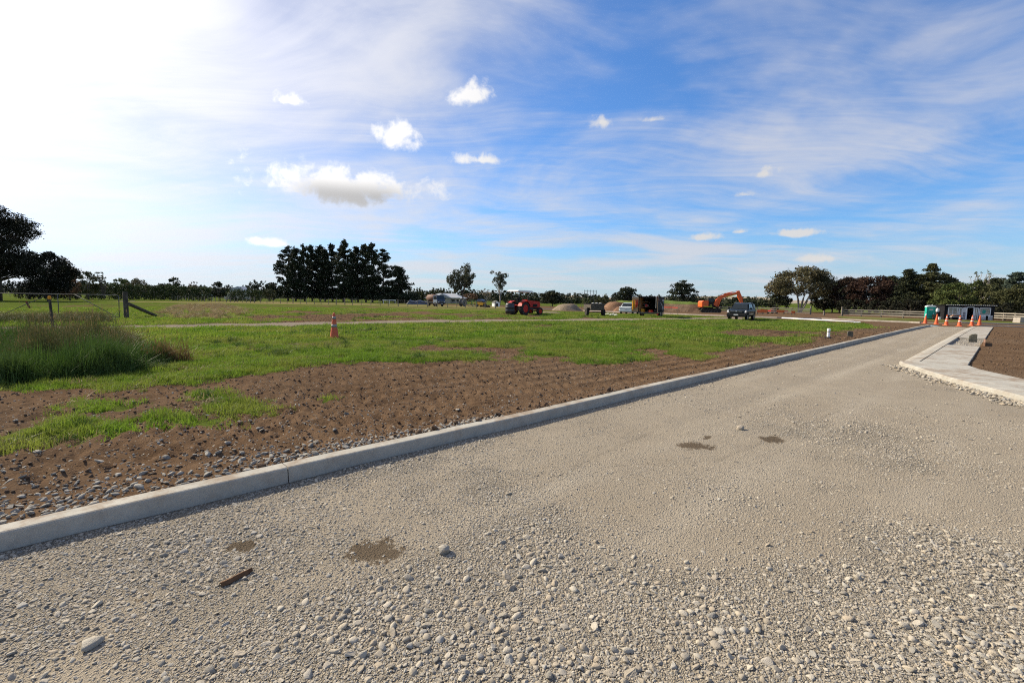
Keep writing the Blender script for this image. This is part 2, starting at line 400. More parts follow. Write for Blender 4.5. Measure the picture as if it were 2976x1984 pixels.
# ------------------------------------------------------------------ ground materials
def ground_material():
    mt = bpy.data.materials.new('field_ground'); mt.use_nodes = True; t = NT(mt.node_tree); b = t.n['Principled BSDF']
    pos = t.new('ShaderNodeNewGeometry').outputs['Position']
    gm = t.attr('gm'); tm = t.attr('tm'); dm = t.attr('dm'); sm = t.attr('sm')
    nf = t.noise(pos, 9.0, 5, 0.65); nm = t.noise(pos, 1.3, 4, 0.6); nl = t.noise(pos, 0.16, 3, 0.55); nff = t.noise(pos, 60.0, 3, 0.6)
    # bare soil
    dirt = t.mix(t.mr(nm, 0.3, 0.7), (0.074, 0.047, 0.029), (0.120, 0.078, 0.048))
    dirt = t.mix(t.mr(nf, 0.35, 0.75, 0, 0.75), dirt, (0.150, 0.100, 0.063))
    dirt = t.mix(t.mr(nl, 0.45, 0.7, 0, 0.5), dirt, (0.118, 0.086, 0.06))
    vo = t.vor(pos, 34.0, out='Distance'); vc = t.vor(pos, 34.0, out='Color')
    peb = t.m('MULTIPLY', t.mr(vo, 0.34, 0.22, 0, 1), t.mr(t.sep(vc)[0], 0.80, 0.86))
    dirt = t.mix(peb, dirt, t.mix(t.sep(vc)[1], (0.16, 0.16, 0.15), (0.36, 0.34, 0.30)))
    # turf, colours darkened to stand in for the sward's own shade
    gr = t.mix(t.mr(nm, 0.3, 0.7), (0.042, 0.072, 0.012), (0.082, 0.115, 0.020))
    gr = t.mix(t.mr(nf, 0.4, 0.75, 0, 0.8), gr, (0.105, 0.132, 0.028))
    gr = t.mix(t.mr(nl, 0.42, 0.62, 0, 0.55), gr, (0.098, 0.105, 0.034))
    gr = t.mix(t.mr(nff, 0.5, 0.75, 0, 0.5), gr, (0.035, 0.06, 0.014))
    dry = t.mix(nf, (0.155, 0.125, 0.062), (0.235, 0.188, 0.10))
    gr = t.mix(dm, gr, dry)
    edge = t.m('ADD', gm, t.m('MULTIPLY', t.m('SUBTRACT', nf, 0.5), 0.9))
    col = t.mix(t.mr(edge, 0.38, 0.62), dirt, gr)
    trk = t.mix(nf, (0.155, 0.13, 0.104), (0.25, 0.213, 0.173))
    te = t.m('ADD', tm, t.m('MULTIPLY', t.m('SUBTRACT', nf, 0.5), 0.8))
    col = t.mix(t.mr(te, 0.35, 0.65), col, trk)
    t.put(b.inputs['Base Color'], col); b.inputs['Roughness'].default_value = 1.0; b.inputs['Specular IOR Level'].default_value = 0.0
    h = t.m('ADD', t.m('MULTIPLY', nf, 0.5), t.m('MULTIPLY', nff, 0.32)); h = t.m('ADD', h, t.m('MULTIPLY', peb, 0.35))
    bn = t.new('ShaderNodeBump'); bn.inputs['Strength'].default_value = 0.9; bn.inputs['Distance'].default_value = 0.05
    t.put(bn.inputs['Height'], h); t.l.new(bn.outputs[0], b.inputs['Normal'])
    return mt
def road_material():
    mt = bpy.data.materials.new('river_gravel_road'); mt.use_nodes = True; t = NT(mt.node_tree); b = t.n['Principled BSDF']
    pos = t.new('ShaderNodeNewGeometry').outputs['Position']
    fm = t.attr('fines'); wm = t.attr('wet'); tk = t.attr('trk'); mk = t.attr('mark')
    nl = t.noise(pos, 0.55, 4, 0.6); nm = t.noise(pos, 3.5, 4, 0.6); nff = t.noise(pos, 90.0, 2, 0.5)
    v1 = t.vor(pos, 62.0); c1 = t.vor(pos, 62.0, out='Color'); v2 = t.vor(pos, 125.0); c2 = t.vor(pos, 125.0, out='Color')
    base = t.mix(t.mr(nl, 0.3, 0.7), (0.252, 0.212, 0.157), (0.295, 0.254, 0.193))
    base = t.mix(t.mr(nm, 0.4, 0.7, 0, 0.6), base, (0.228, 0.198, 0.154))
    s1 = t.mix(t.sep(c1)[0], (0.20, 0.182, 0.15), (0.40, 0.355, 0.28)); s2 = t.mix(t.sep(c2)[0], (0.19, 0.172, 0.14), (0.38, 0.335, 0.26))
    grav = t.mix(t.mr(v1, 0.5, 0.35, 0, 1), t.mix(0.7, base, s2), s1)
    grav = t.mix(t.mr(v2, 0.5, 0.72, 0, 0.75), grav, (0.085, 0.076, 0.062))  # shade in the gaps between pebbles put into the colour
    fe = t.mr(t.m('ADD', fm, t.m('MULTIPLY', t.m('SUBTRACT', nm, 0.5), 0.7)), 0.25, 0.8)
    grav = t.mix(1.0, grav, (0.96, 0.95, 0.94), 'MULTIPLY')  # coarse gravel tone dimmed slightly for its shadowed gaps
    col = t.mix(t.m('MULTIPLY', fe, 0.75), grav, base)
    col = t.mix(t.m('MULTIPLY', tk, 0.6), col, (0.325, 0.29, 0.232))
    col = t.mix(t.m('MULTIPLY', t.mr(t.m('ADD', mk, t.m('MULTIPLY', t.m('SUBTRACT', nm, 0.5), 0.8)), 0.45, 0.95), 0.30), col, (0.13, 0.11, 0.083))
    wet = t.mr(t.m('ADD', wm, t.m('MULTIPLY', t.m('SUBTRACT', t.noise(pos, 22.0, 5, 0.75), 0.5), 1.7)), 0.40, 0.56)
    col = t.mix(t.m('MULTIPLY', wet, 0.85), col, (0.060, 0.040, 0.021))
    t.put(b.inputs['Base Color'], col); b.inputs['Roughness'].default_value = 0.92; b.inputs['Specular IOR Level'].default_value = 0.15
    h = t.m('ADD', t.m('MULTIPLY', t.mr(v1, 0.55, 0.1, 0, 1), 0.5), t.m('MULTIPLY', t.mr(v2, 0.6, 0.1, 0, 1), 0.3))
    h = t.m('MULTIPLY', h, t.m('SUBTRACT', 1.0, t.m('MULTIPLY', fe, 0.55)))
    h = t.m('ADD', h, t.m('MULTIPLY', nff, 0.12))
    bn = t.new('ShaderNodeBump'); bn.inputs['Strength'].default_value = 1.0; bn.inputs['Distance'].default_value = 0.02
    t.put(bn.inputs['Height'], h); t.l.new(bn.outputs[0], b.inputs['Normal'])
    return mt
def stone_material(name, cols, rough=0.85):
    mt = bpy.data.materials.new(name); mt.use_nodes = True; t = NT(mt.node_tree); b = t.n['Principled BSDF']; MATS[name] = mt
    oi = t.new('ShaderNodeObjectInfo').outputs['Random']; oc = t.new('ShaderNodeTexCoord').outputs['Object']
    r = t.new('ShaderNodeValToRGB'); t.l.new(oi, r.inputs[0]); e = r.color_ramp.elements
    for i, c in enumerate(cols):
        p = i / (len(cols) - 1)
        el = e[i] if i < 2 else e.new(p)
        el.position = p; el.color = c + (1,)
    n = t.noise(oc, 2.2, 4, 0.65)
    col = t.mix(t.mr(n, 0.3, 0.75, 0, 0.5), r.outputs[0], (0.33, 0.29, 0.225))
    t.put(b.inputs['Base Color'], col); b.inputs['Roughness'].default_value = rough; b.inputs['Specular IOR Level'].default_value = 0.25
    bn = t.new('ShaderNodeBump'); bn.inputs['Strength'].default_value = 0.35; bn.inputs['Distance'].default_value = 0.15
    t.put(bn.inputs['Height'], t.noise(oc, 7.0, 4, 0.6)); t.l.new(bn.outputs[0], b.inputs['Normal'])
    return mt
M_GROUND = ground_material(); M_ROAD = road_material()
M_STONE = stone_material('river_stone', [(0.15, 0.15, 0.142), (0.44, 0.385, 0.30), (0.28, 0.245, 0.195), (0.52, 0.47, 0.385), (0.21, 0.205, 0.19), (0.41, 0.34, 0.25), (0.34, 0.33, 0.305), (0.46, 0.42, 0.34)])
M_STONE2 = stone_material('grey_stone', [(0.16, 0.155, 0.142), (0.26, 0.25, 0.225), (0.36, 0.335, 0.29), (0.19, 0.18, 0.16), (0.40, 0.38, 0.335)])
M_CLOD = mat('soil_clod', (0.08, 0.05, 0.031), (0.145, 0.093, 0.058), 3.0, 0.95, bump=0.5, rnd=0.25)

# ------------------------------------------------------------------ ground sheet
def spaced(lo, hi, d0, growth, dmax=1e9):
    """increasing steps from lo to hi"""
    out = [lo]; d = d0
    while out[-1] < hi: out.append(out[-1] + d); d = min(d * growth, dmax)
    return out
def smin_right(t): return 16.0 + (t + 3.7) * 1.9
def build_ground():
    sp = spaced(-2.5, 14.0, 0.055, 1.0) ; sp += spaced(sp[-1] + 0.07, LANE_END, 0.07, 1.013, 0.33)
    sp = [q for q in sp if q < LANE_END - 0.1] + [LANE_END] + spaced(LANE_END + 0.4, 3500, 0.4, 1.055)
    sn = [-2.5 - q for q in spaced(0.08, 2500, 0.08, 1.06)]
    S = np.array(sorted(sn) + sp)
    tp = spaced(0.17, 6.0, 0.05, 1.004); tp += spaced(tp[-1] + 0.08, 3500, 0.08, 1.026)
    tn = [0.10, -0.6, -1.3, -2.0, -2.7, -3.2] + [-3.5 - q for q in spaced(0.0, 2500, 0.25, 1.07)]
    T = np.array(sorted(tn) + tp)
    ss, tt = np.meshgrid(S, T, indexing='ij')
    x, y = st2xy(ss, tt); r = np.hypot(x, y)
    z = ground_h(x, y); g, tr, dry, sm = masks(x, y)
    vis = sstep(70, 20, r)
    bare = (1 - g) * (1 - tr)
    # clods, lug marks of tyres running along the kerb, ridges
    lugs = sstep(9, 2, tt) * sstep(-2, 1, ss)
    cl = np.maximum(fbm(x / 0.20, y / 0.20, 3, 21, 0.65), -0.1) * 0.085 * (1 - .55 * lugs) + fbm(x / 0.9, y / 0.9, 3, 22) * 0.05
    rut = np.zeros_like(x)
    for (c, wd, k) in ((.62, .2, .8), (1.15, 0.2, 1.0), (1.65, .2, .9), (2.15, 0.2, 1.0), (2.7, .2, .8), (3.2, 0.22, 0.9), (3.75, .2, .7), (4.3, 0.22, 0.8), (4.9, .2, .6)):
        off = tt - c - 0.15 * np.sin(ss * 0.23 + c) - 0.02 * ss * (c > 2)
        m_ = np.exp(-(off / wd) ** 4)
        rut += k * m_ * (-0.014 + 0.036 * np.sin((ss + np.abs(off) * 0.6) * 2 * math.pi / 0.23) * (vnoise(ss * .6, tt * 1.3, 8) > 0.28))
        rut += k * 0.016 * np.exp(-((np.abs(off) - wd) / 0.06) ** 2) * (vnoise(ss * .5, tt * 0 + c, 6) > .45)
    left = tt > 0.2
    z = z + vis * bare * (cl + rut * left * sstep(0.2, 0.5, tt) * sstep(-3, 0.5, ss))
    z = z + (1 - bare) * g * vis * (fbm(x / 0.9, y / 0.9, 4, 61, .6) * 0.10 + np.maximum(fbm(x / .35, y / .35, 3, 64), 0) * .08)
    z = np.where(np.abs(tt - 0.17) < 0.01, z + 0.0, z)
    z = z - tr * 0.03 * vis
    z = np.where((tt <= 0.11) & (ss < LANE_END - 0.01) & (tt > -3.4), -0.06, z)
    z = z + 0.012 * sstep(0.55, 0.2, tt) * (tt > 0.15) * (ss < LANE_END)
    n0, n1 = ss.shape; idx = np.arange(n0 * n1).reshape(n0, n1)
    q = np.stack([idx[:-1, :-1], idx[1:, :-1], idx[1:, 1:], idx[:-1, 1:]], -1)
    sc = 0.5 * (ss[:-1, :-1] + ss[1:, 1:]); tc = 0.5 * (tt[:-1, :-1] + tt[1:, 1:])
    road = ((tc < 0.10) & (tc > -3.5) & (sc < LANE_END)) | ((tc <= -3.5) & (sc < smin_right(tc) - 0.9))
    q = q[~road]
    used = np.zeros(n0 * n1, bool); used[q.ravel()] = True; remap = np.cumsum(used) - 1
    V = np.stack([x, y, z], -1).reshape(-1, 3)[used]
    o = npmesh('ground', V, remap[q], M_GROUND, smooth=True)
    for nm, a in (('gm', g), ('tm', tr), ('dm', dry), ('sm', sm)):
        at_ = o.data.attributes.new(nm, 'FLOAT', 'POINT'); at_.data.foreach_set('value', a.reshape(-1)[used].astype(np.float32))
    return tag(o, kind='structure')
GROUND = build_ground()

# coarse-stone patches on the road: (photo point, radius m, weight)
COARSE = [(1150, 1800, .34, 1.0), (1230, 1760, .3, .8), (1560, 1930, .42, 1.1), (1700, 1960, .35, 1.0), (1420, 1960, .3, .8), (1720, 1720, .45, .8), (1620, 1600, .5, .7), (1480, 1560, .4, .5),
          (2150, 1750, .35, 1.0), (2170, 1900, .35, .9), (2560, 1790, .4, .9), (2760, 1850, .45, 1.2), (2900, 1930, .5, 1.2), (2680, 1590, .5, .6), (2930, 1640, .5, .8), (500, 1650, .45, .6), (620, 1620, .35, .7),
          (300, 1560, .4, .4), (120, 1820, .4, .7), (330, 1740, .35, .5), (860, 1960, .4, .8), (700, 1930, .3, .6), (2440, 1240, 1.2, .35), (2520, 1300, 1.0, .35), (2480, 1880, .3, .6), (1000, 1430, .6, .4),
          (1250, 1320, .6, .45), (1400, 1290, .5, .4), (2080, 1440, .4, .5), (2330, 1230, .8, .35), (1480, 1420, .5, .5), (2780, 1130, .7, .6), (2640, 1085, .5, .6), (2900, 1180, .5, .5)]
CO = [(tuple(P(a, b))[:2], r_, w_) for a, b, r_, w_ in COARSE]
def road_xy(px, py):
    d = px_ray(px, py); k = -CAM_H / d[2]; return d[0] * k, d[1] * k
CO = [(road_xy(a, b), r_, w_) for a, b, r_, w_ in COARSE]
WETS = [(road_xy(1095, 1600), 0.16, 0.10), (road_xy(1110, 1588), 0.09, 0.07), (road_xy(2018, 1296), 0.17, 0.10), (road_xy(2055, 1272), 0.07, 0.05), (road_xy(2240, 1275), 0.13, 0.04), (road_xy(690, 1585), 0.06, 0.05), (road_xy(400, 1735), 0.05, 0.04)]
def wetness(x, y):
    w = np.zeros_like(x); wx = x + fbm(x / .11, y / .11, 3, 151, .6) * .22; wy = y + fbm(x / .11, y / .11, 3, 152, .6) * .16
    for (q, ra, rb) in WETS: w = np.maximum(w, np.exp(-(((wx - q[0]) * 0.8) ** 2 + ((wy - q[1])) ** 2) / (ra * max(ra, rb))))
    return w
def coarse(x, y):
    c = np.zeros_like(x)
    for (q, r_, w_) in CO: c += w_ * np.exp(-((x - q[0]) ** 2 + (y - q[1]) ** 2) / (r_ * r_))
    n = fbm(x / 0.55, y / 0.55, 4, 31, 0.6)
    s, t = xy2st(x, y)
    c += 0.34 * sstep(0.6, -1.6, x) * sstep(8, 4, np.hypot(x, y)) * (1 + n)
    c += 0.45 * np.exp(-((t + 0.14) / 0.16) ** 2) * sstep(14, 4, s)
    return np.clip(c * 0.72 * (1 + 2.8 * n) + sstep(0.12, 0.34, n) * 0.4 * sstep(10, 4, np.hypot(x, y)), 0, 1.4)
def road_z(x, y):
    s, t = xy2st(x, y)
    return zfall(x, y) + fbm(x / 1.4, y / 1.4, 3, 71) * 0.022 + fbm(x / 0.35, y / 0.35, 2, 72) * 0.007 - 0.012 * np.exp(-((t + 1.2 + 0.02 * s) / 0.2) ** 2) * sstep(3, 8, s)
def build_road():
    S = np.array(sorted([-1.0 - q for q in spaced(0.1, 60, 0.1, 1.1)]) + spaced(-1.0, 10, 0.05, 1.006) ); S = np.concatenate([S, np.array(spaced(S[-1] + 0.1, LANE_END + 0.2, 0.1, 1.02, 0.5))])
    T = np.array(sorted([0.04] + [-q for q in spaced(0.0, 7.0, 0.045, 1.002)] + [-7.2 - q for q in spaced(0, 60, 0.2, 1.15)]))
    ss, tt = np.meshgrid(S, T, indexing='ij'); x, y = st2xy(ss, tt); z = road_z(x, y)
    c = coarse(x, y); f = np.clip(1 - c * 1.1 + fbm(x / 0.8, y / 0.8, 3, 81) * 0.5, 0, 1)
    w = wetness(x, y)
    n0, n1 = ss.shape; idx = np.arange(n0 * n1).reshape(n0, n1)
    q = np.stack([idx[:-1, :-1], idx[1:, :-1], idx[1:, 1:], idx[:-1, 1:]], -1).reshape(-1, 4)
    o = npmesh('gravel_road', np.stack([x, y, z], -1).reshape(-1, 3), q, M_ROAD, smooth=True)
    wob = 0.12 * np.sin(ss * .21) + fbm(ss / 4.0, tt * 0 + 1.7, 3, 15) * .35
    trk = np.zeros_like(x)
    for (c_, wd, k_) in ((-.62, .16, .8), (-1.62, .17, 1.0), (-1.05, .05, .5), (-2.6, .2, .8), (-3.7, .2, .7), (-.35, .04, .5)):
        trk += k_ * np.exp(-((tt - c_ - wob * (1 + .3 * c_)) / wd) ** 2)
    trk *= sstep(-.25, .15, fbm(ss / 2.2, tt / .5, 3, 25)) * sstep(0.5, 4, ss)
    f = np.clip(f + trk * .6, 0, 1)
    mk = np.zeros_like(x)
    for pl_, wd in (([(2484, 1027), (2520, 1024), (2556, 1031)], .035), ([(2470, 1070), (2500, 1057), (2540, 1040), (2575, 1027)], .03), ([(1900, 1200), (1980, 1168), (2110, 1128)], .03), ([(2080, 1340), (2300, 1250), (2440, 1190)], .05), ([(1560, 1420), (1720, 1330), (1900, 1250)], .04)):
        q_ = [road_xy(a, b) for a, b in pl_]; mk = np.maximum(mk, np.exp(-(dist_polyline(x, y, q_) / wd) ** 2))
    for nm, a in (('fines', f), ('wet', w), ('trk', trk), ('mark', mk)):
        at_ = o.data.attributes.new(nm, 'FLOAT', 'POINT'); at_.data.foreach_set('value', a.reshape(-1).astype(np.float32))
    return tag(o, kind='structure')
ROAD = build_road()

# ------------------------------------------------------------------ scatter by geometry nodes (only for uncountable stuff)
def proto_collection(name, meshes):
    c = bpy.data.collections.new(name)
    for i, me in enumerate(meshes):
        o = bpy.data.objects.new('%s_%02d' % (name, i), me); c.objects.link(o)
    return c
def scatter(name, coll, pts, rot, scl, idx, parent=None, label=None, cat=None):
    me = bpy.data.meshes.new(name); n = len(pts)
    me.vertices.add(n); me.vertices.foreach_set('co', np.asarray(pts, np.float32).ravel())
    for nm, ty, arr, key in (('rot', 'FLOAT_VECTOR', rot, 'vector'), ('scl', 'FLOAT_VECTOR', scl, 'vector'), ('idx', 'INT', idx, 'value')):
        a = me.attributes.new(nm, ty, 'POINT'); a.data.foreach_set(key, np.asarray(arr, np.int32 if ty == 'INT' else np.float32).ravel())
    o = bpy.data.objects.new(name, me); COL.objects.link(o)
    if parent: o.parent = parent
    ng = bpy.data.node_groups.new(name + '_scatter', 'GeometryNodeTree')
    ng.interface.new_socket('Geometry', in_out='INPUT', socket_type='NodeSocketGeometry'); ng.interface.new_socket('Geometry', in_out='OUTPUT', socket_type='NodeSocketGeometry')
    gi = ng.nodes.new('NodeGroupInput'); go = ng.nodes.new('NodeGroupOutput')
    ci = ng.nodes.new('GeometryNodeCollectionInfo'); ci.inputs['Collection'].default_value = coll; ci.inputs['Separate Children'].default_value = True; ci.inputs['Reset Children'].default_value = True
    ip = ng.nodes.new('GeometryNodeInstanceOnPoints'); ip.inputs['Pick Instance'].default_value = True
    def na(nm, ty):
        a = ng.nodes.new('GeometryNodeInputNamedAttribute'); a.data_type = ty; a.inputs[0].default_value = nm
        return [q for q in a.outputs if q.enabled and q.name == 'Attribute'][0]
    L = ng.links.new
    L(gi.outputs[0], ip.inputs['Points']); L(ci.outputs[0], ip.inputs['Instance']); L(na('idx', 'INT'), ip.inputs['Instance Index'])
    L(na('rot', 'FLOAT_VECTOR'), ip.inputs['Rotation']); L(na('scl', 'FLOAT_VECTOR'), ip.inputs['Scale']); L(ip.outputs[0], go.inputs[0])
    md = o.modifiers.new('scatter', 'NODES'); md.node_group = ng
    o['kind'] = 'stuff'
    return tag(o, label, cat)

rng = np.random.default_rng(7)
def stone_mesh(name, sub, seed, mt, flat=0.62, ang=0.25):
    bm = bmesh.new(); bmesh.ops.create_icosphere(bm, subdivisions=sub, radius=1.0); rr = random.Random(seed)
    ex = rr.uniform(0.75, 1.0); cuts = [(Vector((rr.gauss(0, 1), rr.gauss(0, 1), rr.gauss(0, 1))).normalized(), rr.uniform(0.45, 0.85)) for _ in range(9)]
    for v in bm.verts:
        p = v.co.copy()
        for n, dd in cuts:
            k = p.dot(n) - dd
            if k > 0: p -= n * k * rr.uniform(0.75, 1.0) * (0.5 + ang * 2)
        p *= 1 + rr.uniform(-1, 1) * 0.05
        v.co = Vector((p.x, p.y * ex, p.z * flat))
    me = bpy.data.meshes.new(name); bm.to_mesh(me); bm.free(); me.materials.append(mt)
    if seed % 3: me.shade_smooth()
    return me
def wedge_points(n, r0, r1, az0=-54, az1=54, power=1.0):
    u = rng.random(n); r = (r0 ** power + u * (r1 ** power - r0 ** power)) ** (1 / power)
    a = np.radians(az0 + rng.random(n) * (az1 - az0)); return r * np.sin(a), r * np.cos(a)
def path_right(x, y):
    """true where the concrete path or the ground beyond it lies"""
    s, t = xy2st(x, y)
    return ((t < -2.05) & (s > 15.8)) | ((t <= -2.2) & (s > 15.9 + (t + 2.28) * 1.95))
def onroad(x, y):
    s, t = xy2st(x, y); return (t < -0.015) & ~path_right(x, y) & (s < LANE_END) & (rng.random(len(x)) > 1.3 * wetness(x, y))
def pds(x, y, rad):
    """keep points that do not overlap earlier ones"""
    order = np.argsort(-rad); cell = 0.12; grid = {}; keep = []
    for i in order:
        cx, cy = int(math.floor(x[i] / cell)), int(math.floor(y[i] / cell)); ok = True
        for a in (-1, 0, 1):
            for b in (-1, 0, 1):
                for j in grid.get((cx + a, cy + b), ()):
                    if (x[i] - x[j]) ** 2 + (y[i] - y[j]) ** 2 < ((rad[i] + rad[j]) * 0.86) ** 2: ok = False; break
                if not ok: break
            if not ok: break
        if ok: grid.setdefault((cx, cy), []).append(i); keep.append(i)
    return np.array(keep, int)
def road_stones():
    protoL = [stone_mesh('stone', 3, 100 + i, M_STONE, 0.42 + 0.05 * (i % 4), 0.25 + 0.08 * (i % 3)) for i in range(8)]
    protoS = [stone_mesh('pebble', 2, 300 + i, M_STONE, 0.45 + 0.05 * (i % 4), .35) for i in range(6)]
    cl = proto_collection('cobble_shape', protoL); cs = proto_collection('pebble_shape', protoS)
    # cobbles and coarse pebbles
    x, y = wedge_points(170000, 1.5, 8.5, power=0.95); ok = onroad(x, y); x, y = x[ok], y[ok]
    c = coarse(x, y); big = rng.random(len(x))
    rad = 0.0042 + 0.0085 * rng.random(len(x)) ** 1.9 + np.where(big < 0.20 * sstep(0.45, 1.1, c), 0.005 + 0.015 * rng.random(len(x)) ** 2.4, 0)
    keep = rng.random(len(x)) < np.clip(0.05 + 0.10 * sstep(1.5, -.5, x) + 0.32 * c, 0, 1); x, y, rad = x[keep], y[keep], rad[keep]
    cx, cy, cr = [x], [y], [rad]
    for (q, r_, w_) in CO:
        if math.hypot(*q) > 6.5: continue
        n_ = int(2600 * r_ * r_ * min(w_, 1.1)) + 60; ax = q[0] + rng.normal(0, r_ * .62, n_); ay = q[1] + rng.normal(0, r_ * .62, n_)
        kk = onroad(ax, ay) & (fbm(ax / .45, ay / .45, 3, 131, .6) > .02); ax, ay = ax[kk], ay[kk]
        cx.append(ax); cy.append(ay); cr.append((0.0058 + 0.0180 * rng.random(len(ax)) ** 2.3) * (.55 + .5 * min(w_, 1.1)))
    for (a_, b_, r_) in ((80, 1500, .5), (230, 1650, .5), (420, 1590, .5), (560, 1540, .5), (130, 1900, .4), (380, 1860, .4), (640, 1780, .4), (760, 1500, .6), (950, 1400, .6), (900, 1700, .4)):
        q = road_xy(a_, b_); n_ = int(3600 * r_ * r_); ax = q[0] + rng.normal(0, r_ * .7, n_); ay = q[1] + rng.normal(0, r_ * .7, n_)
        kk = onroad(ax, ay) & (fbm(ax / .35, ay / .35, 3, 133, .6) > -.03); ax, ay = ax[kk], ay[kk]
        cx.append(ax); cy.append(ay); cr.append(0.0055 + 0.0115 * rng.random(len(ax)) ** 2.0)
    n_ = 3600; s_ = rng.random(n_) ** 1.4 * 16 - 1.5; t_ = -.015 - np.abs(rng.normal(0, .10, n_)); ax, ay = st2xy(s_, t_); kk = vnoise(s_ * 1.1, s_ * 0 + 2.2, 5) > .3
    cx.append(ax[kk]); cy.append(ay[kk]); cr.append(0.0055 + 0.014 * rng.random(int(kk.sum())) ** 2.2)
    x, y, rad = np.concatenate(cx), np.concatenate(cy), np.concatenate(cr)
    k = pds(x, y, rad); x, y, rad = x[k], y[k], rad[k]
    r = np.hypot(x, y); show = rad / r
    vis = np.abs(np.degrees(np.arctan2(x, y))) < 47.5
    vis &= (y > 1.95)
    order = np.argsort(-show * vis); top = order[:300]; rest = order[300:]
    z = road_z(x, y)
    meshes = [stone_mesh('stone', 2, 500 + i, M_STONE, 0.45 + 0.05 * (i % 4), .2 + .08 * (i % 3)) for i in range(10)]
    rr = random.Random(5)
    for i in top:
        o = bpy.data.objects.new('stone', meshes[rr.randrange(10)]); COL.objects.link(o); o.parent = ROAD
        q = float(rad[i]); o.location = (x[i], y[i], z[i] + q * 0.08); o.scale = (q * rr.uniform(1.0, 1.3), q * rr.uniform(0.8, 1.0), q * rr.uniform(0.85, 1.2))
        o.rotation_euler = (rr.gauss(0, 0.22), rr.gauss(0, 0.22), rr.uniform(0, 6.28))
    def lay(name, coll, nproto, x, y, rad, lift=0.06, parent=ROAD):
        n = len(x); z = road_z(x, y) + rad * lift
        rot = np.stack([rng.normal(0, 0.25, n), rng.normal(0, 0.25, n), rng.random(n) * 6.28], -1)
        scl = np.stack([rad * (0.95 + 0.45 * rng.random(n)), rad * (0.75 + 0.3 * rng.random(n)), rad * (0.75 + 0.4 * rng.random(n))], -1)
        return scatter(name, coll, np.stack([x, y, z], -1), rot, scl, rng.integers(0, nproto, n), parent)
    lay('loose_stones', cl, 8, x[rest], y[rest], rad[rest])
    # fine gravel
    x, y = wedge_points(270000, 1.45, 9.5, power=0.75); ok = onroad(x, y); x, y = x[ok], y[ok]; r = np.hypot(x, y)
    c = coarse(x, y); fine = fbm(x / 0.6, y / 0.6, 4, 55, 0.6)
    keep = rng.random(len(x)) < np.clip(0.42 + 0.8 * c + fine * 1.5, 0.12, 1); x, y, c = x[keep], y[keep], c[keep]
    rad = (0.0022 + 0.0042 * rng.random(len(x)) ** 1.8) * (1 + 0.5 * np.clip(c, 0, 1)) * (0.8 + np.hypot(x, y) * 0.1)
    lay('fine_gravel', cs, 6, x, y, rad, 0.12)
    # sparse pebbles further up the lane and the spill along the concrete edge
    x, y = wedge_points(26000, 7.0, 45, -10, 50, power=0.9); ok = onroad(x, y); x, y = x[ok], y[ok]
    s, t = xy2st(x, y); c = np.clip(coarse(x, y), 0, 1); edge = np.exp(-((t + 0.2) / 0.22) ** 2)
    keep = rng.random(len(x)) < np.clip(0.10 + 0.9 * c + 0.5 * edge, 0, 1); x, y = x[keep], y[keep]
    lay('lane_pebbles', cs, 6, x, y, 0.009 + 0.016 * rng.random(len(x)) ** 2, 0.2)
    # gravel shoulder heaped against the corner of the path
    n = 1500; u = rng.random(n); a = np.array([10.25, 12.0]); b = np.array([8.45, 7.2]); off = np.abs(rng.normal(0, 0.16, n)) + 0.03
    dv = (b - a) / np.linalg.norm(b - a); nv = np.array([dv[1], -dv[0]])
    x = a[0] + (b[0] - a[0]) * u + nv[0] * off; y = a[1] + (b[1] - a[1]) * u + nv[1] * off
    lay('edge_stones', cl, 8, x, y, 0.012 + 0.032 * rng.random(n) ** 1.8, 0.3)
    return cl, cs
CL, CS = road_stones()

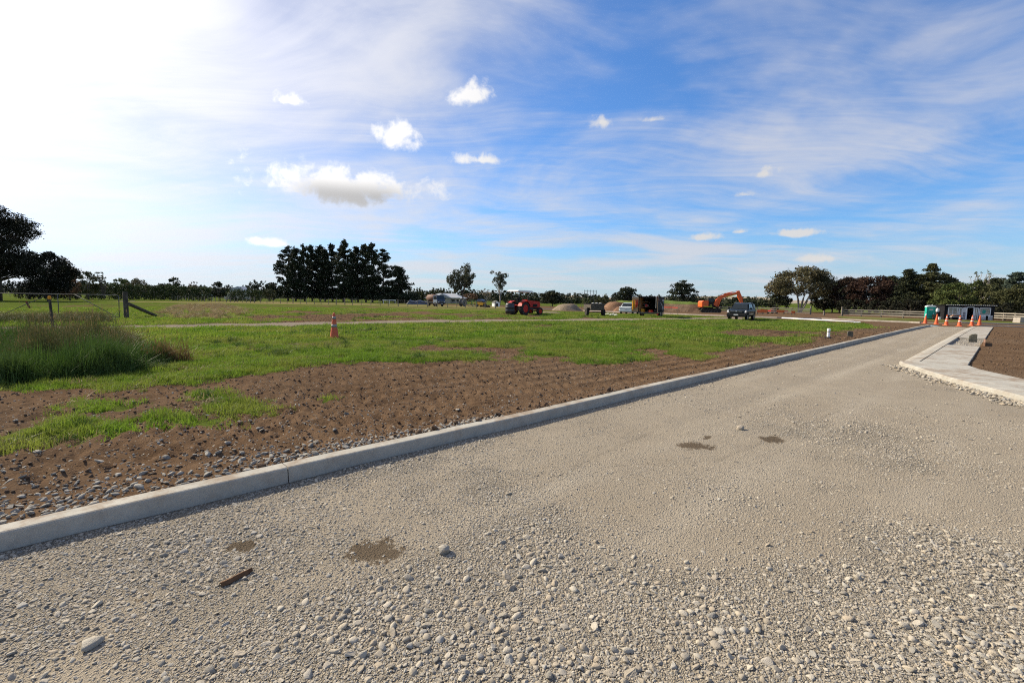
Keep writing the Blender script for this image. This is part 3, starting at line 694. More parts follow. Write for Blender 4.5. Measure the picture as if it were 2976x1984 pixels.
def dirt_stones():
    # grey stones on the bare soil behind the kerb, thickest at the near end
    meshes = [stone_mesh('stone', 2, 700 + i, M_STONE2, 0.45 + 0.05 * (i % 4), 0.4) for i in range(10)]
    protoL = [stone_mesh('field_stone', 3, 800 + i, M_STONE2, 0.45 + .04 * (i % 3), 0.4) for i in range(6)]
    clod = [stone_mesh('clod', 2, 900 + i, M_CLOD, 0.75, 0.1) for i in range(6)]
    c1 = proto_collection('field_stone_shape', protoL); c2 = proto_collection('clod_shape', clod)
    x, y = wedge_points(90000, 2.6, 26, -54, 50, power=1.0); s, t = xy2st(x, y)
    g, tr, dry, sm = masks(x, y); bare = (t > 0.19) & (g < 0.3)
    dens = 0.10 + 1.3 * np.exp(-t / 0.45) * sstep(5.0, 0.5, s) + 0.75 * np.exp(-t / 1.7) * sstep(6.5, 0.0, s) + 0.10 * np.exp(-t / 0.4)
    keep = bare & (rng.random(len(x)) < dens); x, y, s, t = x[keep], y[keep], s[keep], t[keep]
    rad = 0.006 + 0.013 * rng.random(len(x)) ** 2.0 + (rng.random(len(x)) < 0.30 * sstep(5, 0, s) * np.exp(-t / 1.2)) * (0.008 + 0.022 * rng.random(len(x)) ** 1.8)
    n_ = 3600; s2 = rng.random(n_) ** 1.1 * 6.5 - 2.2; t2 = .19 + np.abs(rng.normal(0, .30, n_)) * sstep(6, -1, s2); ax, ay = st2xy(s2, t2); kk = (fbm(ax / .5, ay / .5, 3, 141, .6) > -.12) & (np.degrees(np.arctan2(ax, ay)) > -54)
    x = np.concatenate([x, ax[kk]]); y = np.concatenate([y, ay[kk]]); rad = np.concatenate([rad, .006 + .024 * rng.random(int(kk.sum())) ** 2.2])
    k = pds(x, y, rad); x, y, rad = x[k], y[k], rad[k]
    z = ground_z_fine(x, y); show = rad / np.hypot(x, y) * (np.abs(np.degrees(np.arctan2(x, y))) < 47.5)
    order = np.argsort(-show); top, rest = order[:240], order[240:]; rr = random.Random(9)
    for i in top:
        o = bpy.data.objects.new('stone', meshes[rr.randrange(10)]); COL.objects.link(o); o.parent = GROUND
        q = float(rad[i]); o.location = (x[i], y[i], z[i] + q * 0.25); o.scale = (q * rr.uniform(1.0, 1.4), q * rr.uniform(0.8, 1.0), q * rr.uniform(0.8, 1.15))
        o.rotation_euler = (rr.gauss(0, 0.25), rr.gauss(0, 0.25), rr.uniform(0, 6.28))
    def lay(name, coll, k, x, y, rad, zz):
        n = len(x); rot = np.stack([rng.normal(0, 0.3, n), rng.normal(0, 0.3, n), rng.random(n) * 6.28], -1)
        scl = np.stack([rad * (0.9 + 0.5 * rng.random(n)), rad * (0.75 + 0.3 * rng.random(n)), rad * (0.7 + 0.5 * rng.random(n))], -1)
        scatter(name, coll, np.stack([x, y, zz + rad * 0.2], -1), rot, scl, rng.integers(0, k, n), GROUND)
    lay('field_stones', c1, 6, x[rest], y[rest], rad[rest], z[rest])
    x, y = wedge_points(110000, 2.8, 42, -54, 49, power=0.9); s, t = xy2st(x, y); g, tr, dry, sm = masks(x, y)
    lug = np.sin(s * 2 * math.pi / 0.17) * np.sin(t * 2 * math.pi / 0.2)
    keep = ((t > 0.2) | ((t < -3.7) & (s > smin_right(t)))) & (g < 0.3) & (tr < 0.3) & (rng.random(len(x)) < 0.35 + 0.45 * (lug > 0.2)); x, y = x[keep], y[keep]
    lay('soil_clods', c2, 6, x, y, (0.006 + 0.018 * rng.random(len(x)) ** 2.6) * (0.75 + np.hypot(x, y) * 0.03), ground_z_fine(x, y))
    # clods and turf scraps thrown up along the back of the kerb
    n = 260; s = rng.random(n) ** 1.2 * 32 + 1.5; t = 0.17 + np.abs(rng.normal(0, 0.09, n)); x, y = st2xy(s, t)
    keep = vnoise(s * 0.9, s * 0 + 3.3, 4) > 0.52; x, y = x[keep], y[keep]
    lay('kerb_clods', c2, 6, x, y, 0.014 + 0.035 * rng.random(len(x)) ** 2, ground_z_fine(x, y) + 0.012)
from mathutils.bvhtree import BVHTree
_dg = None
def ground_z_fine(x, y):
    global _dg
    if _dg is None:
        V = np.empty(len(GROUND.data.vertices) * 3, np.float32); GROUND.data.vertices.foreach_get('co', V); V = V.reshape(-1, 3)
        Fa = np.empty(len(GROUND.data.polygons) * 4, np.int32); GROUND.data.loops.foreach_get('vertex_index', Fa); Fa = Fa.reshape(-1, 4)
        near = np.hypot(V[:, 0], V[:, 1])[Fa].max(1) < 75
        Fn = Fa[near]; ids = np.unique(Fn); rm = np.full(len(V), -1); rm[ids] = np.arange(len(ids))
        _dg = BVHTree.FromPolygons([tuple(map(float, v)) for v in V[ids]], [tuple(map(int, f)) for f in rm[Fn]])
    out = np.array(ground_h(x, y), float)
    dn = Vector((0, 0, -1)); r = np.hypot(x, y)
    for i in range(len(x)):
        if r[i] < 70:
            h = _dg.ray_cast(Vector((float(x[i]), float(y[i]), 5.0)), dn)
            if h[0] is not None: out[i] = h[0].z
    return out
dirt_stones()
def gz(x, y): return float(ground_z_fine(np.array([x]), np.array([y]))[0])
def G(px, py):
    """ground point of the photo, standing on the built sheet"""
    q = P(px, py); q.z = gz(q.x, q.y); return q

# ------------------------------------------------------------------ kerbs and concrete
def concrete_material():
    mt = bpy.data.materials.new('new_concrete'); mt.use_nodes = True; t = NT(mt.node_tree); b = t.n['Principled BSDF']
    pos = t.new('ShaderNodeNewGeometry').outputs['Position']; nz = t.sep(t.new('ShaderNodeNewGeometry').outputs['Normal'])[2]
    n1 = t.noise(pos, 2.3, 5, 0.65); n2 = t.noise(pos, 14.0, 4, 0.6); n3 = t.noise(pos, 220.0, 2, 0.5)
    col = t.mix(t.mr(n1, 0.3, 0.7), (0.310, 0.300, 0.265), (0.385, 0.370, 0.325))
    col = t.mix(t.mr(n2, 0.5, 0.75, 0, 0.35), col, (0.235, 0.225, 0.20))
    soil = t.m('MULTIPLY', t.mr(t.m('ADD', t.m('MULTIPLY', t.noise(pos, 5.5, 6, 0.75), .6), t.m('MULTIPLY', t.noise(pos, 1.1, 3, 0.6), .4)), 0.45, 0.60), t.mr(nz, 0.7, 0.9, 0.30, 0.80))
    col = t.mix(soil, col, (0.22, 0.165, 0.115))
    t.put(b.inputs['Base Color'], col); b.inputs['Roughness'].default_value = 0.9; b.inputs['Specular IOR Level'].default_value = 0.2
    bn = t.new('ShaderNodeBump'); bn.inputs['Strength'].default_value = 0.25; bn.inputs['Distance'].default_value = 0.006
    t.put(bn.inputs['Height'], t.m('ADD', n3, t.m('MULTIPLY', n2, 2.0))); t.l.new(bn.outputs[0], b.inputs['Normal'])
    return mt
M_CONC = concrete_material()
M_PALE = mat('pale_concrete', (0.30, 0.265, 0.225), (0.37, 0.33, 0.285), 3.0, 0.9, bump=0.2)
def kerb_section(parent, path, width, top, bottom, name='kerb_section', mt=None, cham=0.016, batter=0.012):
    """sweep of a kerb profile along (x, y, z) points; the kept side is to the left of travel"""
    prof = [(0.0, bottom), (0.0 + batter, top - cham), (batter + cham * 0.35, top - cham * 0.3), (batter + cham, top), (width - 0.006, top - 0.003), (width, top - 0.012), (width, bottom)]
    V = []; n = len(path); k = len(prof); Fs = []
    for i in range(n):
        a = path[max(i - 1, 0)]; b = path[min(i + 1, n - 1)]; d = Vector((b[0] - a[0], b[1] - a[1], 0)).normalized(); l = Vector((-d.y, d.x, 0))
        for (o, h) in prof: V.append((path[i][0] + l.x * o, path[i][1] + l.y * o, path[i][2] + h))
    for i in range(n - 1):
        for j in range(k): Fs.append((i * k + j, i * k + (j + 1) % k, (i + 1) * k + (j + 1) % k, (i + 1) * k + j))
    Fs.append(tuple(reversed(range(k)))); Fs.append(tuple((n - 1) * k + j for j in range(k)))
    b = MB(); b.v = V; b.f = Fs
    return b.build(name, mt or M_CONC, parent)
kerb = tag(bpy.data.objects.new('kerb', None), kind='structure'); COL.objects.link(kerb)
tag(kerb, 'long straight grey concrete kerb between gravel lane and bare soil')
joints = [-9.0, -2.95, 1.66, 6.35, 10.98, 15.6, 20.2, 24.8, 29.4, 34.0, 38.6, 43.2, 47.6, 50.6]
for a, b in zip(joints[:-1], joints[1:]):
    pts = []
    for k in range(13):
        s = a + 0.004 + (b - a - 0.008) * k / 12; x, y = st2xy(s, 0.006 * math.sin(s * 1.1) + 0.004 * math.sin(s * 3.7))
        pts.append((x, y, float(zfall(x, y)) + 0.004 * math.sin(s * 0.9)))
    kerb_section(kerb, pts, 0.165, 0.128, -0.08)
# end of the kerb bending down to the cross street
pts = []
for k in range(9):
    s = 50.61 + 0.12 * k; x, y = st2xy(s, 0.05 * (k / 8) ** 2); pts.append((x, y, float(zfall(x, y)) - 0.10 * (k / 8) ** 1.5))
kerb_section(kerb, pts, 0.165, 0.128, -0.15)

# footpath on the right of the lane: dished kerb band, slabs, the cut-out
def slab(name, pts, z0, z1, parent, mt, bev=0.008):
    b = MB(); n = len(pts)
    zz = [float(zfall(p[0], p[1])) for p in pts]
    b.v = [(p[0], p[1], q + z0) for p, q in zip(pts, zz)] + [(p[0], p[1], q + z1) for p, q in zip(pts, zz)]
    b.f = [tuple(reversed(range(n))), tuple(range(n, 2 * n))] + [(i, (i + 1) % n, n + (i + 1) % n, n + i) for i in range(n)]
    return b.build(name, mt, parent, bevel=bev)
fp = bpy.data.objects.new('footpath', None); COL.objects.link(fp); tag(fp, 'pale concrete footpath with kerb edge beside the gravel lane', kind='structure')
T0, T1, T2 = -2.22, -2.62, -3.52
def xy(s, t): a, b = st2xy(s, t); return (float(a), float(b))
ss = [16.35] + [16.35 + (LANE_END - 16.35) * k / 7 for k in range(1, 8)]
# sloping dished band between lane and slabs
for a, b in zip(ss[:-1], ss[1:]):
    B = MB(); a_, b_ = a + 0.004, b - 0.004
    prof = [(T0, -0.06), (T0, 0.025), (T0 - 0.05, 0.055), (T0 - 0.20, 0.10), (T0 - 0.385, 0.118), (T0 - 0.392, -0.06)]
    for s_ in (a_, b_):
        for (t_, h) in prof: x, y = xy(s_, t_); B.v.append((x, y, float(zfall(x, y)) + h))
    k = len(prof)
    for j in range(k): B.f.append((j, (j + 1) % k, k + (j + 1) % k, k + j))
    B.f += [tuple(range(k)), tuple(reversed(range(k, 2 * k)))]
    B.build('kerb_band', M_CONC, fp)
HOLE0, HOLE1 = 24.6, 31.0
cuts = [16.7, HOLE0, HOLE1, 36.0, 40.0, 46.0, LANE_END]
for a, b in zip(cuts[:-1], cuts[1:]):
    if a == HOLE0: continue
    slab('slab', [xy(a + .004, T1 - .012), xy(b - .004, T1 - .012), xy(b - .004, T2), xy(a + .004, T2)], -0.06, 0.118, fp, M_CONC)
# rounded corner and the arm that runs along the side road
front = [xy(16.35, T0), (10.12, 11.82), (9.98, 11.45), (9.78, 11.0), (9.45, 10.25), (9.13, 9.45), (8.83, 8.5), (8.55, 7.5), (8.2, 6.0), (7.9, 4.6), (7.7, 3.2)]
back = [xy(16.7, T1 - .1), (10.62, 11.55), (10.45, 11.2), (10.2, 10.7), (9.87, 9.98), (9.55, 9.2), (9.25, 8.3), (8.97, 7.35), (8.62, 5.9), (8.3, 4.5), (8.1, 3.1)]
B = MB()
for i, (p, q) in enumerate(zip(front, back)): B.v += [(p[0], p[1], -0.08), (p[0] + .015, p[1], 0.085), (p[0] + .05, p[1], 0.11), (q[0], q[1], 0.121), (q[0], q[1], -0.08)]
for i in range(len(front) - 1):
    for j in range(5): B.f.append((i * 5 + j, i * 5 + (j + 1) % 5, (i + 1) * 5 + (j + 1) % 5, (i + 1) * 5 + j))
B.build('corner_kerb', M_CONC, fp)
inner = [xy(16.7, T2), (11.30, 11.15), (11.12, 10.85), (10.92, 10.35), (10.62, 9.45), (10.32, 8.4), (10.0, 7.2), (9.6, 5.7), (9.3, 4.3), (9.1, 3.0)]
outer = [(q[0] + .006, q[1]) for q in back]
slab('corner_slab', outer + list(reversed(inner)), -0.05, 0.117, fp, M_CONC, 0)
# gravel bed in the cut-out, its board, and the things standing by it
pit = slab('gravel_bed', [xy(HOLE0, T1), xy(HOLE1, T1), xy(HOLE1, T2 - .02), xy(HOLE0, T2 - .02)], -0.2, 0.03, None, mat('pit_gravel', (0.17, 0.155, 0.13), (0.30, 0.275, 0.235), 22.0, 0.95, bump=0.8, bscale=40), 0)
tag(pit, kind='structure')
n = 260; s_ = HOLE0 + rng.random(n) * (HOLE1 - HOLE0); t_ = T1 - .05 - rng.random(n) * 0.8; x_, y_ = st2xy(s_, t_)
rad = 0.014 + 0.03 * rng.random(n) ** 2
scatter('pit_stones', CS, np.stack([x_, y_, zfall(x_, y_) + 0.035], -1), np.stack([rng.normal(0, .3, n), rng.normal(0, .3, n), rng.random(n) * 6.28], -1), np.stack([rad, rad, rad], -1), rng.integers(0, 6, n), pit)
M_TIMBER = mat('raw_timber', (0.28, 0.15, 0.085), (0.36, 0.21, 0.13), 5.0, 0.85, bump=0.3)
x, y = xy(27.0, T2 - 0.06)
bd = MB().box((0, 0, 0), (2.6, 0.05, 0.20)).build('formwork_board', M_TIMBER); bd.location = (x, y, 0.12); bd.rotation_euler = (0, 0, math.atan2(KD[1], KD[0]) + 0.02)
tag(bd, 'orange-brown timber formwork board at the edge of the footpath cut-out', 'board')
M_DARKCON = mat('weathered_block', (0.085, 0.083, 0.062), (0.15, 0.14, 0.105), 6.0, 0.9, bump=0.4)
x, y = xy(29.0, T2 + 0.34)
q = MB().prism([(-0.17, 0), (0.17, 0), (0.17, 0.42), (0.09, 0.44), (-0.07, 0.40), (-0.17, 0.33)], -0.12, 0.12).build('service_stub', M_DARKCON, bevel=0.012)
q.location = (x, y, float(zfall(x, y)) + 0.025); q.rotation_euler = (0, 0, R(-40)); q.scale = (.72, .72, .85); tag(q, 'dark weathered block with sloping top standing in the footpath cut-out', 'block')
MB().box((0, -0.13, 0.07), (0.36, 0.03, 0.14)).build('foot_band', mat('dark_plinth', (0.05, 0.05, 0.045), (0.08, 0.08, 0.07), 8, 0.9), q)

# ------------------------------------------------------------------ grass
def blade_mesh(name, mt, n, h0, h1, spread, width, lean, seed, seed_heads=0.0, seg=2):
    rr = random.Random(seed); V = []; Fq = []; 
    for _ in range(n):
        a = rr.uniform(0, 6.28); q = spread * math.sqrt(rr.random()); bx, by = q * math.cos(a), q * math.sin(a)
        h = rr.uniform(h0, h1) * (1 - 0.35 * (q / spread) ** 2); la = rr.uniform(0, 6.28); ln = abs(rr.gauss(0, lean)) * h
        wa = rr.uniform(0, 6.28); wx, wy = math.cos(wa) * width / 2, math.sin(wa) * width / 2
        i = len(V)
        for k in range(seg + 1):
            u = k / seg; w = (1 - u) ** 0.6 if k < seg else 0.06
            cx, cy, cz = bx + math.cos(la) * ln * u * u, by + math.sin(la) * ln * u * u, h * (u - 0.18 * u * u * min(1, ln / h))
            V += [(cx - wx * w, cy - wy * w, cz), (cx + wx * w, cy + wy * w, cz)]
        for k in range(seg): Fq.append((i + 2 * k, i + 2 * k + 1, i + 2 * k + 3, i + 2 * k + 2))
        if rr.random() < seed_heads:
            t = V[-1]; i = len(V); w2 = width * 0.7; hh = 0.075
            V += [(t[0] - w2, t[1], t[2] - 0.02), (t[0] + w2 * .2, t[1] + w2, t[2] + hh * .3), (t[0] + w2, t[1], t[2] + hh), (t[0], t[1] - w2, t[2] + hh * .4)]; Fq.append((i, i + 1, i + 2, i + 3))
    me = bpy.data.meshes.new(name); me.from_pydata(V, [], Fq); me.materials.append(mt); return me
def grass_material(name, c_lo, c_hi, c_alt, tip=None, tipz=(0.3, 1.0), transl=0.35):
    mt = bpy.data.materials.new(name); mt.use_nodes = True; t = NT(mt.node_tree); b = t.n['Principled BSDF']; MATS[name] = mt
    oi = t.new('ShaderNodeObjectInfo'); pos = t.new('ShaderNodeNewGeometry').outputs['Position']; oc = t.new('ShaderNodeTexCoord').outputs['Object']
    col = t.mix(oi.outputs['Random'], c_lo, c_hi)
    col = t.mix(t.mr(t.noise(pos, 0.45, 4, 0.65), 0.40, 0.62), col, c_alt)
    if tip: col = t.mix(t.mr(t.m('ADD', t.sep(oc)[2], t.m('MULTIPLY', t.m('SUBTRACT', t.noise(oc, 9.0, 2), 0.5), 0.7)), tipz[0], tipz[1]), col, tip)
    t.put(b.inputs['Base Color'], col); b.inputs['Roughness'].default_value = 0.6; b.inputs['Specular IOR Level'].default_value = 0.25
    tr = t.new('ShaderNodeBsdfTranslucent'); t.put(tr.inputs[0], col); mx = t.new('ShaderNodeMixShader'); mx.inputs[0].default_value = transl
    t.l.new(b.outputs[0], mx.inputs[1]); t.l.new(tr.outputs[0], mx.inputs[2]); t.l.new(mx.outputs[0], t.n['Material Output'].inputs[0])
    return mt
M_LAWN = grass_material('lawn_grass', (0.066, 0.135, 0.010), (0.180, 0.290, 0.027), (0.205, 0.240, 0.042), transl=0.42)
M_RANK = grass_material('rank_grass', (0.036, 0.082, 0.013), (0.080, 0.140, 0.024), (0.066, 0.108, 0.024), transl=0.25)
M_TALL = grass_material('tall_grass', (0.034, 0.060, 0.013), (0.072, 0.092, 0.024), (0.085, 0.082, 0.028), (0.24, 0.165, 0.075), (0.52, 1.05), transl=0.22)
M_DRYG = grass_material('dry_grass', (0.25, 0.18, 0.09), (0.36, 0.27, 0.15), (0.20, 0.17, 0.075), transl=0.3)
M_RUST = grass_material('rusty_grass', (0.13, 0.075, 0.032), (0.19, 0.115, 0.05), (0.17, 0.11, 0.045), transl=0.3)

def lay_grass(name, coll, k, x, y, sc, zs=None, label=None, cat=None):
    n = len(x); z = ground_z_fine(x, y) - 0.008
    rot = np.stack([rng.normal(0, 0.10, n), rng.normal(0, 0.10, n), rng.random(n) * 6.28], -1)
    zs = sc * (0.6 + 0.8 * rng.random(n)) if zs is None else zs
    return scatter(name, coll, np.stack([x, y, z], -1), rot, np.stack([sc, sc, zs], -1), rng.integers(0, k, n), None, label, cat)
lawn = proto_collection('lawn_tuft', [blade_mesh('lawn_tuft', M_LAWN, 70, 0.030, 0.105, 0.13, 0.008, 0.7, 40 + i) for i in range(5)])
lawnf = proto_collection('lawn_sward', [blade_mesh('lawn_sward', M_LAWN, 90, 0.04, 0.11, 0.42, 0.026, 0.6, 60 + i, seg=1) for i in range(5)])
rank = proto_collection('rank_tuft', [blade_mesh('rank_tuft', M_RANK, 60, 0.10, 0.24, 0.13, 0.010, 0.9, 80 + i) for i in range(4)])
tall = proto_collection('tall_tuft', [blade_mesh('tall_tuft', M_TALL, 60, 0.55, 1.05, 0.14, 0.008, 0.42, 90 + i, 0.5, 4) for i in range(5)])
dryc = proto_collection('dry_tuft', [blade_mesh('dry_tuft', M_DRYG, 50, 0.35, 0.75, 0.20, 0.016, 0.4, 110 + i, 0.4, 3) for i in range(4)])

x, y = wedge_points(70000, 4.0, 19, -54, 50, power=1.5); g, tr, dry, sm = masks(x + rng.normal(0, .13, len(x)), y + rng.normal(0, .13, len(x))); k = rng.random(len(x)) < (g > 0.45) * np.clip(0.62 + 2.2 * fbm(x / 0.8, y / 0.8, 4, 14, .6), .12, 1); x, y = x[k], y[k]
lay_grass('short_grass', lawn, 5, x, y, 0.75 + 0.5 * rng.random(len(x)), None, 'short bright green grass growing on the field by the soil', 'grass')
x, y = wedge_points(60000, 17, 60, -54, 50, power=1.3); g, tr, dry, sm = masks(x + rng.normal(0, .25, len(x)), y + rng.normal(0, .25, len(x))); k = (g > 0.45) & (rng.random(len(x)) > dry * 1.1) & (rng.random(len(x)) < np.clip(.62 + 1.8 * fbm(x / 2.2, y / 2.2, 4, 24, .6), .12, 1)); x, y = x[k], y[k]
lay_grass('field_sward', lawnf, 5, x, y, 0.7 + 0.7 * rng.random(len(x)), None, 'green sward of the field further off', 'grass')
thatch = proto_collection('thatch_tuft', [blade_mesh('thatch_tuft', M_DRYG, 40, 0.02, 0.07, 0.16, 0.007, 1.1, 140 + i) for i in range(3)])
x, y = wedge_points(14000, 4.5, 45, -54, 49, power=1.2); g, tr, dry, sm = masks(x, y); k = (g > 0.3) & (fbm(x / 1.2, y / 1.2, 3, 29, .6) > 0.02); x, y = x[k], y[k]
lay_grass('dead_thatch', thatch, 3, x, y, 0.8 + 0.9 * rng.random(len(x)), None, 'dead straw blades mixed through the green field', 'grass')
# darker rank tufts in the lawn
x, y = wedge_points(9000, 6, 50, -54, 48, power=1.2); g, tr, dry, sm = masks(x, y); k = (g > 0.5) & (fbm(x / 1.6, y / 1.6, 3, 19, .6) > 0.09); x, y = x[k], y[k]
lay_grass('rank_tufts', rank, 4, x, y, 0.5 + 0.6 * rng.random(len(x)), None, 'darker rank tufts scattered over the green field', 'grass')
# tall clump on the left
def in_px(poly, n, cond=None):
    q = gpoly(poly); xs = [a for a, b in q]; ys = [b for a, b in q]
    x = min(xs) + rng.random(n) * (max(xs) - min(xs)); y = min(ys) + rng.random(n) * (max(ys) - min(ys)); k = inpoly(x, y, q); return x[k], y[k]
x, y = in_px([(-260, 1090), (0, 1118), (180, 1110), (330, 1095), (470, 1072), (480, 1048), (390, 1030), (330, 1010), (250, 1004), (120, 1008), (-200, 1012)], 5200)
lay_grass('rank_clump', rank, 4, x, y, 1.0 + 0.6 * rng.random(len(x)), (1.0 + 1.5 * rng.random(len(x))) * np.clip(1 + 2.8 * fbm(x / .7, y / .7, 3, 163), .3, 1.8), 'dark green rank grass at the foot of the tall clump', 'grass')
x, y = in_px([(60, 1076), (180, 1088), (330, 1074), (420, 1045), (330, 1012), (250, 1006), (130, 1010), (70, 1030)], 950)
zz = (0.34 + 0.5 * rng.random(len(x)) ** 1.6) * np.clip(1 + 2.6 * fbm(x / .8, y / .8, 3, 161), .35, 1.7)
lay_grass('tall_grass', tall, 5, x, y, 0.8 + 0.4 * rng.random(len(x)), zz, 'tall seeding grass clump in front of the orange capped post', 'grass')
x, y = in_px([(-300, 1040), (60, 1050), (140, 1012), (420, 1000), (330, 975), (60, 975), (-300, 990)], 1100)
lay_grass('seed_grass', tall, 5, x, y, 0.7 + 0.4 * rng.random(len(x)), 0.22 + 0.22 * rng.random(len(x)), 'thin tan seeding grass along the near edge of the track', 'grass')
x, y = in_px([(-300, 945), (60, 940), (330, 938), (300, 925), (60, 925), (-300, 928)], 700)
lay_grass('verge_grass', tall, 5, x, y, 0.8 + 0.4 * rng.random(len(x)), 0.35 + 0.25 * rng.random(len(x)), 'tan grass on the far verge of the track by the gate', 'grass')
x, y = in_px([(440, 915), (520, 888), (640, 884), (740, 905), (700, 925), (460, 935)], 1500)
lay_grass('dry_grass', dryc, 4, x, y, 0.8 + 0.5 * rng.random(len(x)), 0.35 + 0.3 * rng.random(len(x)), 'patch of dry tan grass beyond the braced gate post', 'grass')
# rust brown tuft
rust = proto_collection('rust_tuft', [blade_mesh('rust_tuft', M_RUST, 90, 0.30, 0.62, 0.12, 0.009, 0.5, 130 + i, 0.3, 3) for i in range(3)])
c = P(486, 1056); n = 9; x = c.x + rng.normal(0, 0.11, n); y = c.y + rng.normal(0, 0.11, n)
lay_grass('rust_tussock', rust, 3, x, y, 0.9 + 0.3 * rng.random(n), 0.7 + 0.4 * rng.random(n), 'rust brown grass tussock at the end of the tall clump', 'grass')

# ------------------------------------------------------------------ trees
M_BARK = mat('bark', (0.060, 0.050, 0.040), (0.11, 0.092, 0.075), 4.0, 0.95, bump=0.5)
M_PBARK = mat('pale_bark', (0.22, 0.20, 0.175), (0.36, 0.33, 0.29), 3.0, 0.9, bump=0.3)
LEAF = {}
def leaf_mat(key, c1, c2, transl=0.12):
    if key not in LEAF: LEAF[key] = mat('foliage_' + key, c1, c2, 0.45, 0.8, spec=0.15, transl=transl, detail=5)
    return LEAF[key]
LC = dict(pine=((0.016, 0.023, 0.011), (0.034, 0.043, 0.020)), dark=((0.020, 0.026, 0.012), (0.042, 0.048, 0.021)), macro=((0.014, 0.016, 0.009), (0.030, 0.030, 0.016)),
          euc=((0.060, 0.072, 0.042), (0.105, 0.105, 0.062)), gum=((0.070, 0.068, 0.032), (0.125, 0.105, 0.052)), red=((0.036, 0.021, 0.015), (0.066, 0.036, 0.024)), plum=((0.028, 0.020, 0.014), (0.05, 0.032, 0.022)),
          green=((0.050, 0.072, 0.020), (0.100, 0.118, 0.036)), olive=((0.050, 0.058, 0.024), (0.088, 0.088, 0.036)), autumn=((0.11, 0.060, 0.032), (0.17, 0.10, 0.055)), hedge=((0.034, 0.052, 0.018), (0.075, 0.095, 0.034)),
          yellow=((0.16, 0.13, 0.025), (0.24, 0.19, 0.04)), blue=((0.040, 0.060, 0.045), (0.070, 0.092, 0.066)), tan=((0.13, 0.11, 0.075), (0.20, 0.165, 0.115)), cyp=((0.040, 0.050, 0.020), (0.075, 0.078, 0.032)))
def foliage(name, clumps, leaf, key, parent, r, cover=1.25, flat=0.0, transl=0.12):
    Cs = []; Ns = []
    for (c, rad) in clumps:
        n = max(6, int(cover * 0.92 * 3.1416 * rad[0] * rad[2] / (leaf * leaf * 0.55)))
        u = r.normal(size=(n, 3)); u /= np.linalg.norm(u, axis=1)[:, None]; q = u * (0.35 + 0.65 * r.random((n, 1)) ** 0.5)
        q *= 1 + 0.22 * r.normal(size=(n, 1)) * (r.random((n, 1)) < 0.35)
        Cs.append(np.array(c) + q * np.array(rad)); Ns.append(u)
    C = np.concatenate(Cs); n = len(C)
    a = r.normal(size=(n, 3)); a[:, 2] *= (1 - flat); a /= np.linalg.norm(a, axis=1)[:, None]
    b = np.cross(a, r.normal(size=(n, 3))); b /= np.linalg.norm(b, axis=1)[:, None]
    sz = leaf * (0.55 + 0.9 * r.random((n, 1))); a *= sz; b *= sz * (0.30 + 0.3 * r.random((n, 1)))
    V = np.stack([C - a, C + b, C + a, C - b], 1).reshape(-1, 3)
    return npmesh(name, V, np.arange(4 * n).reshape(-1, 4), leaf_mat(key, *LC[key], transl), parent)
def limb(B, a, b, r0, r1, rr, bend=0.12, n=6, seg=4):
    a = Vector(a); b = Vector(b); L = (b - a).length; pts = []
    off = Vector((rr.uniform(-1, 1), rr.uniform(-1, 1), rr.uniform(-0.2, 0.6))) * L * bend
    for k in range(seg + 1):
        u = k / seg; pts.append(a.lerp(b, u) + off * math.sin(math.pi * u))
    B.tube(pts, [r0 + (r1 - r0) * k / seg for k in range(seg + 1)], n, caps=False)
_seed = [1000]
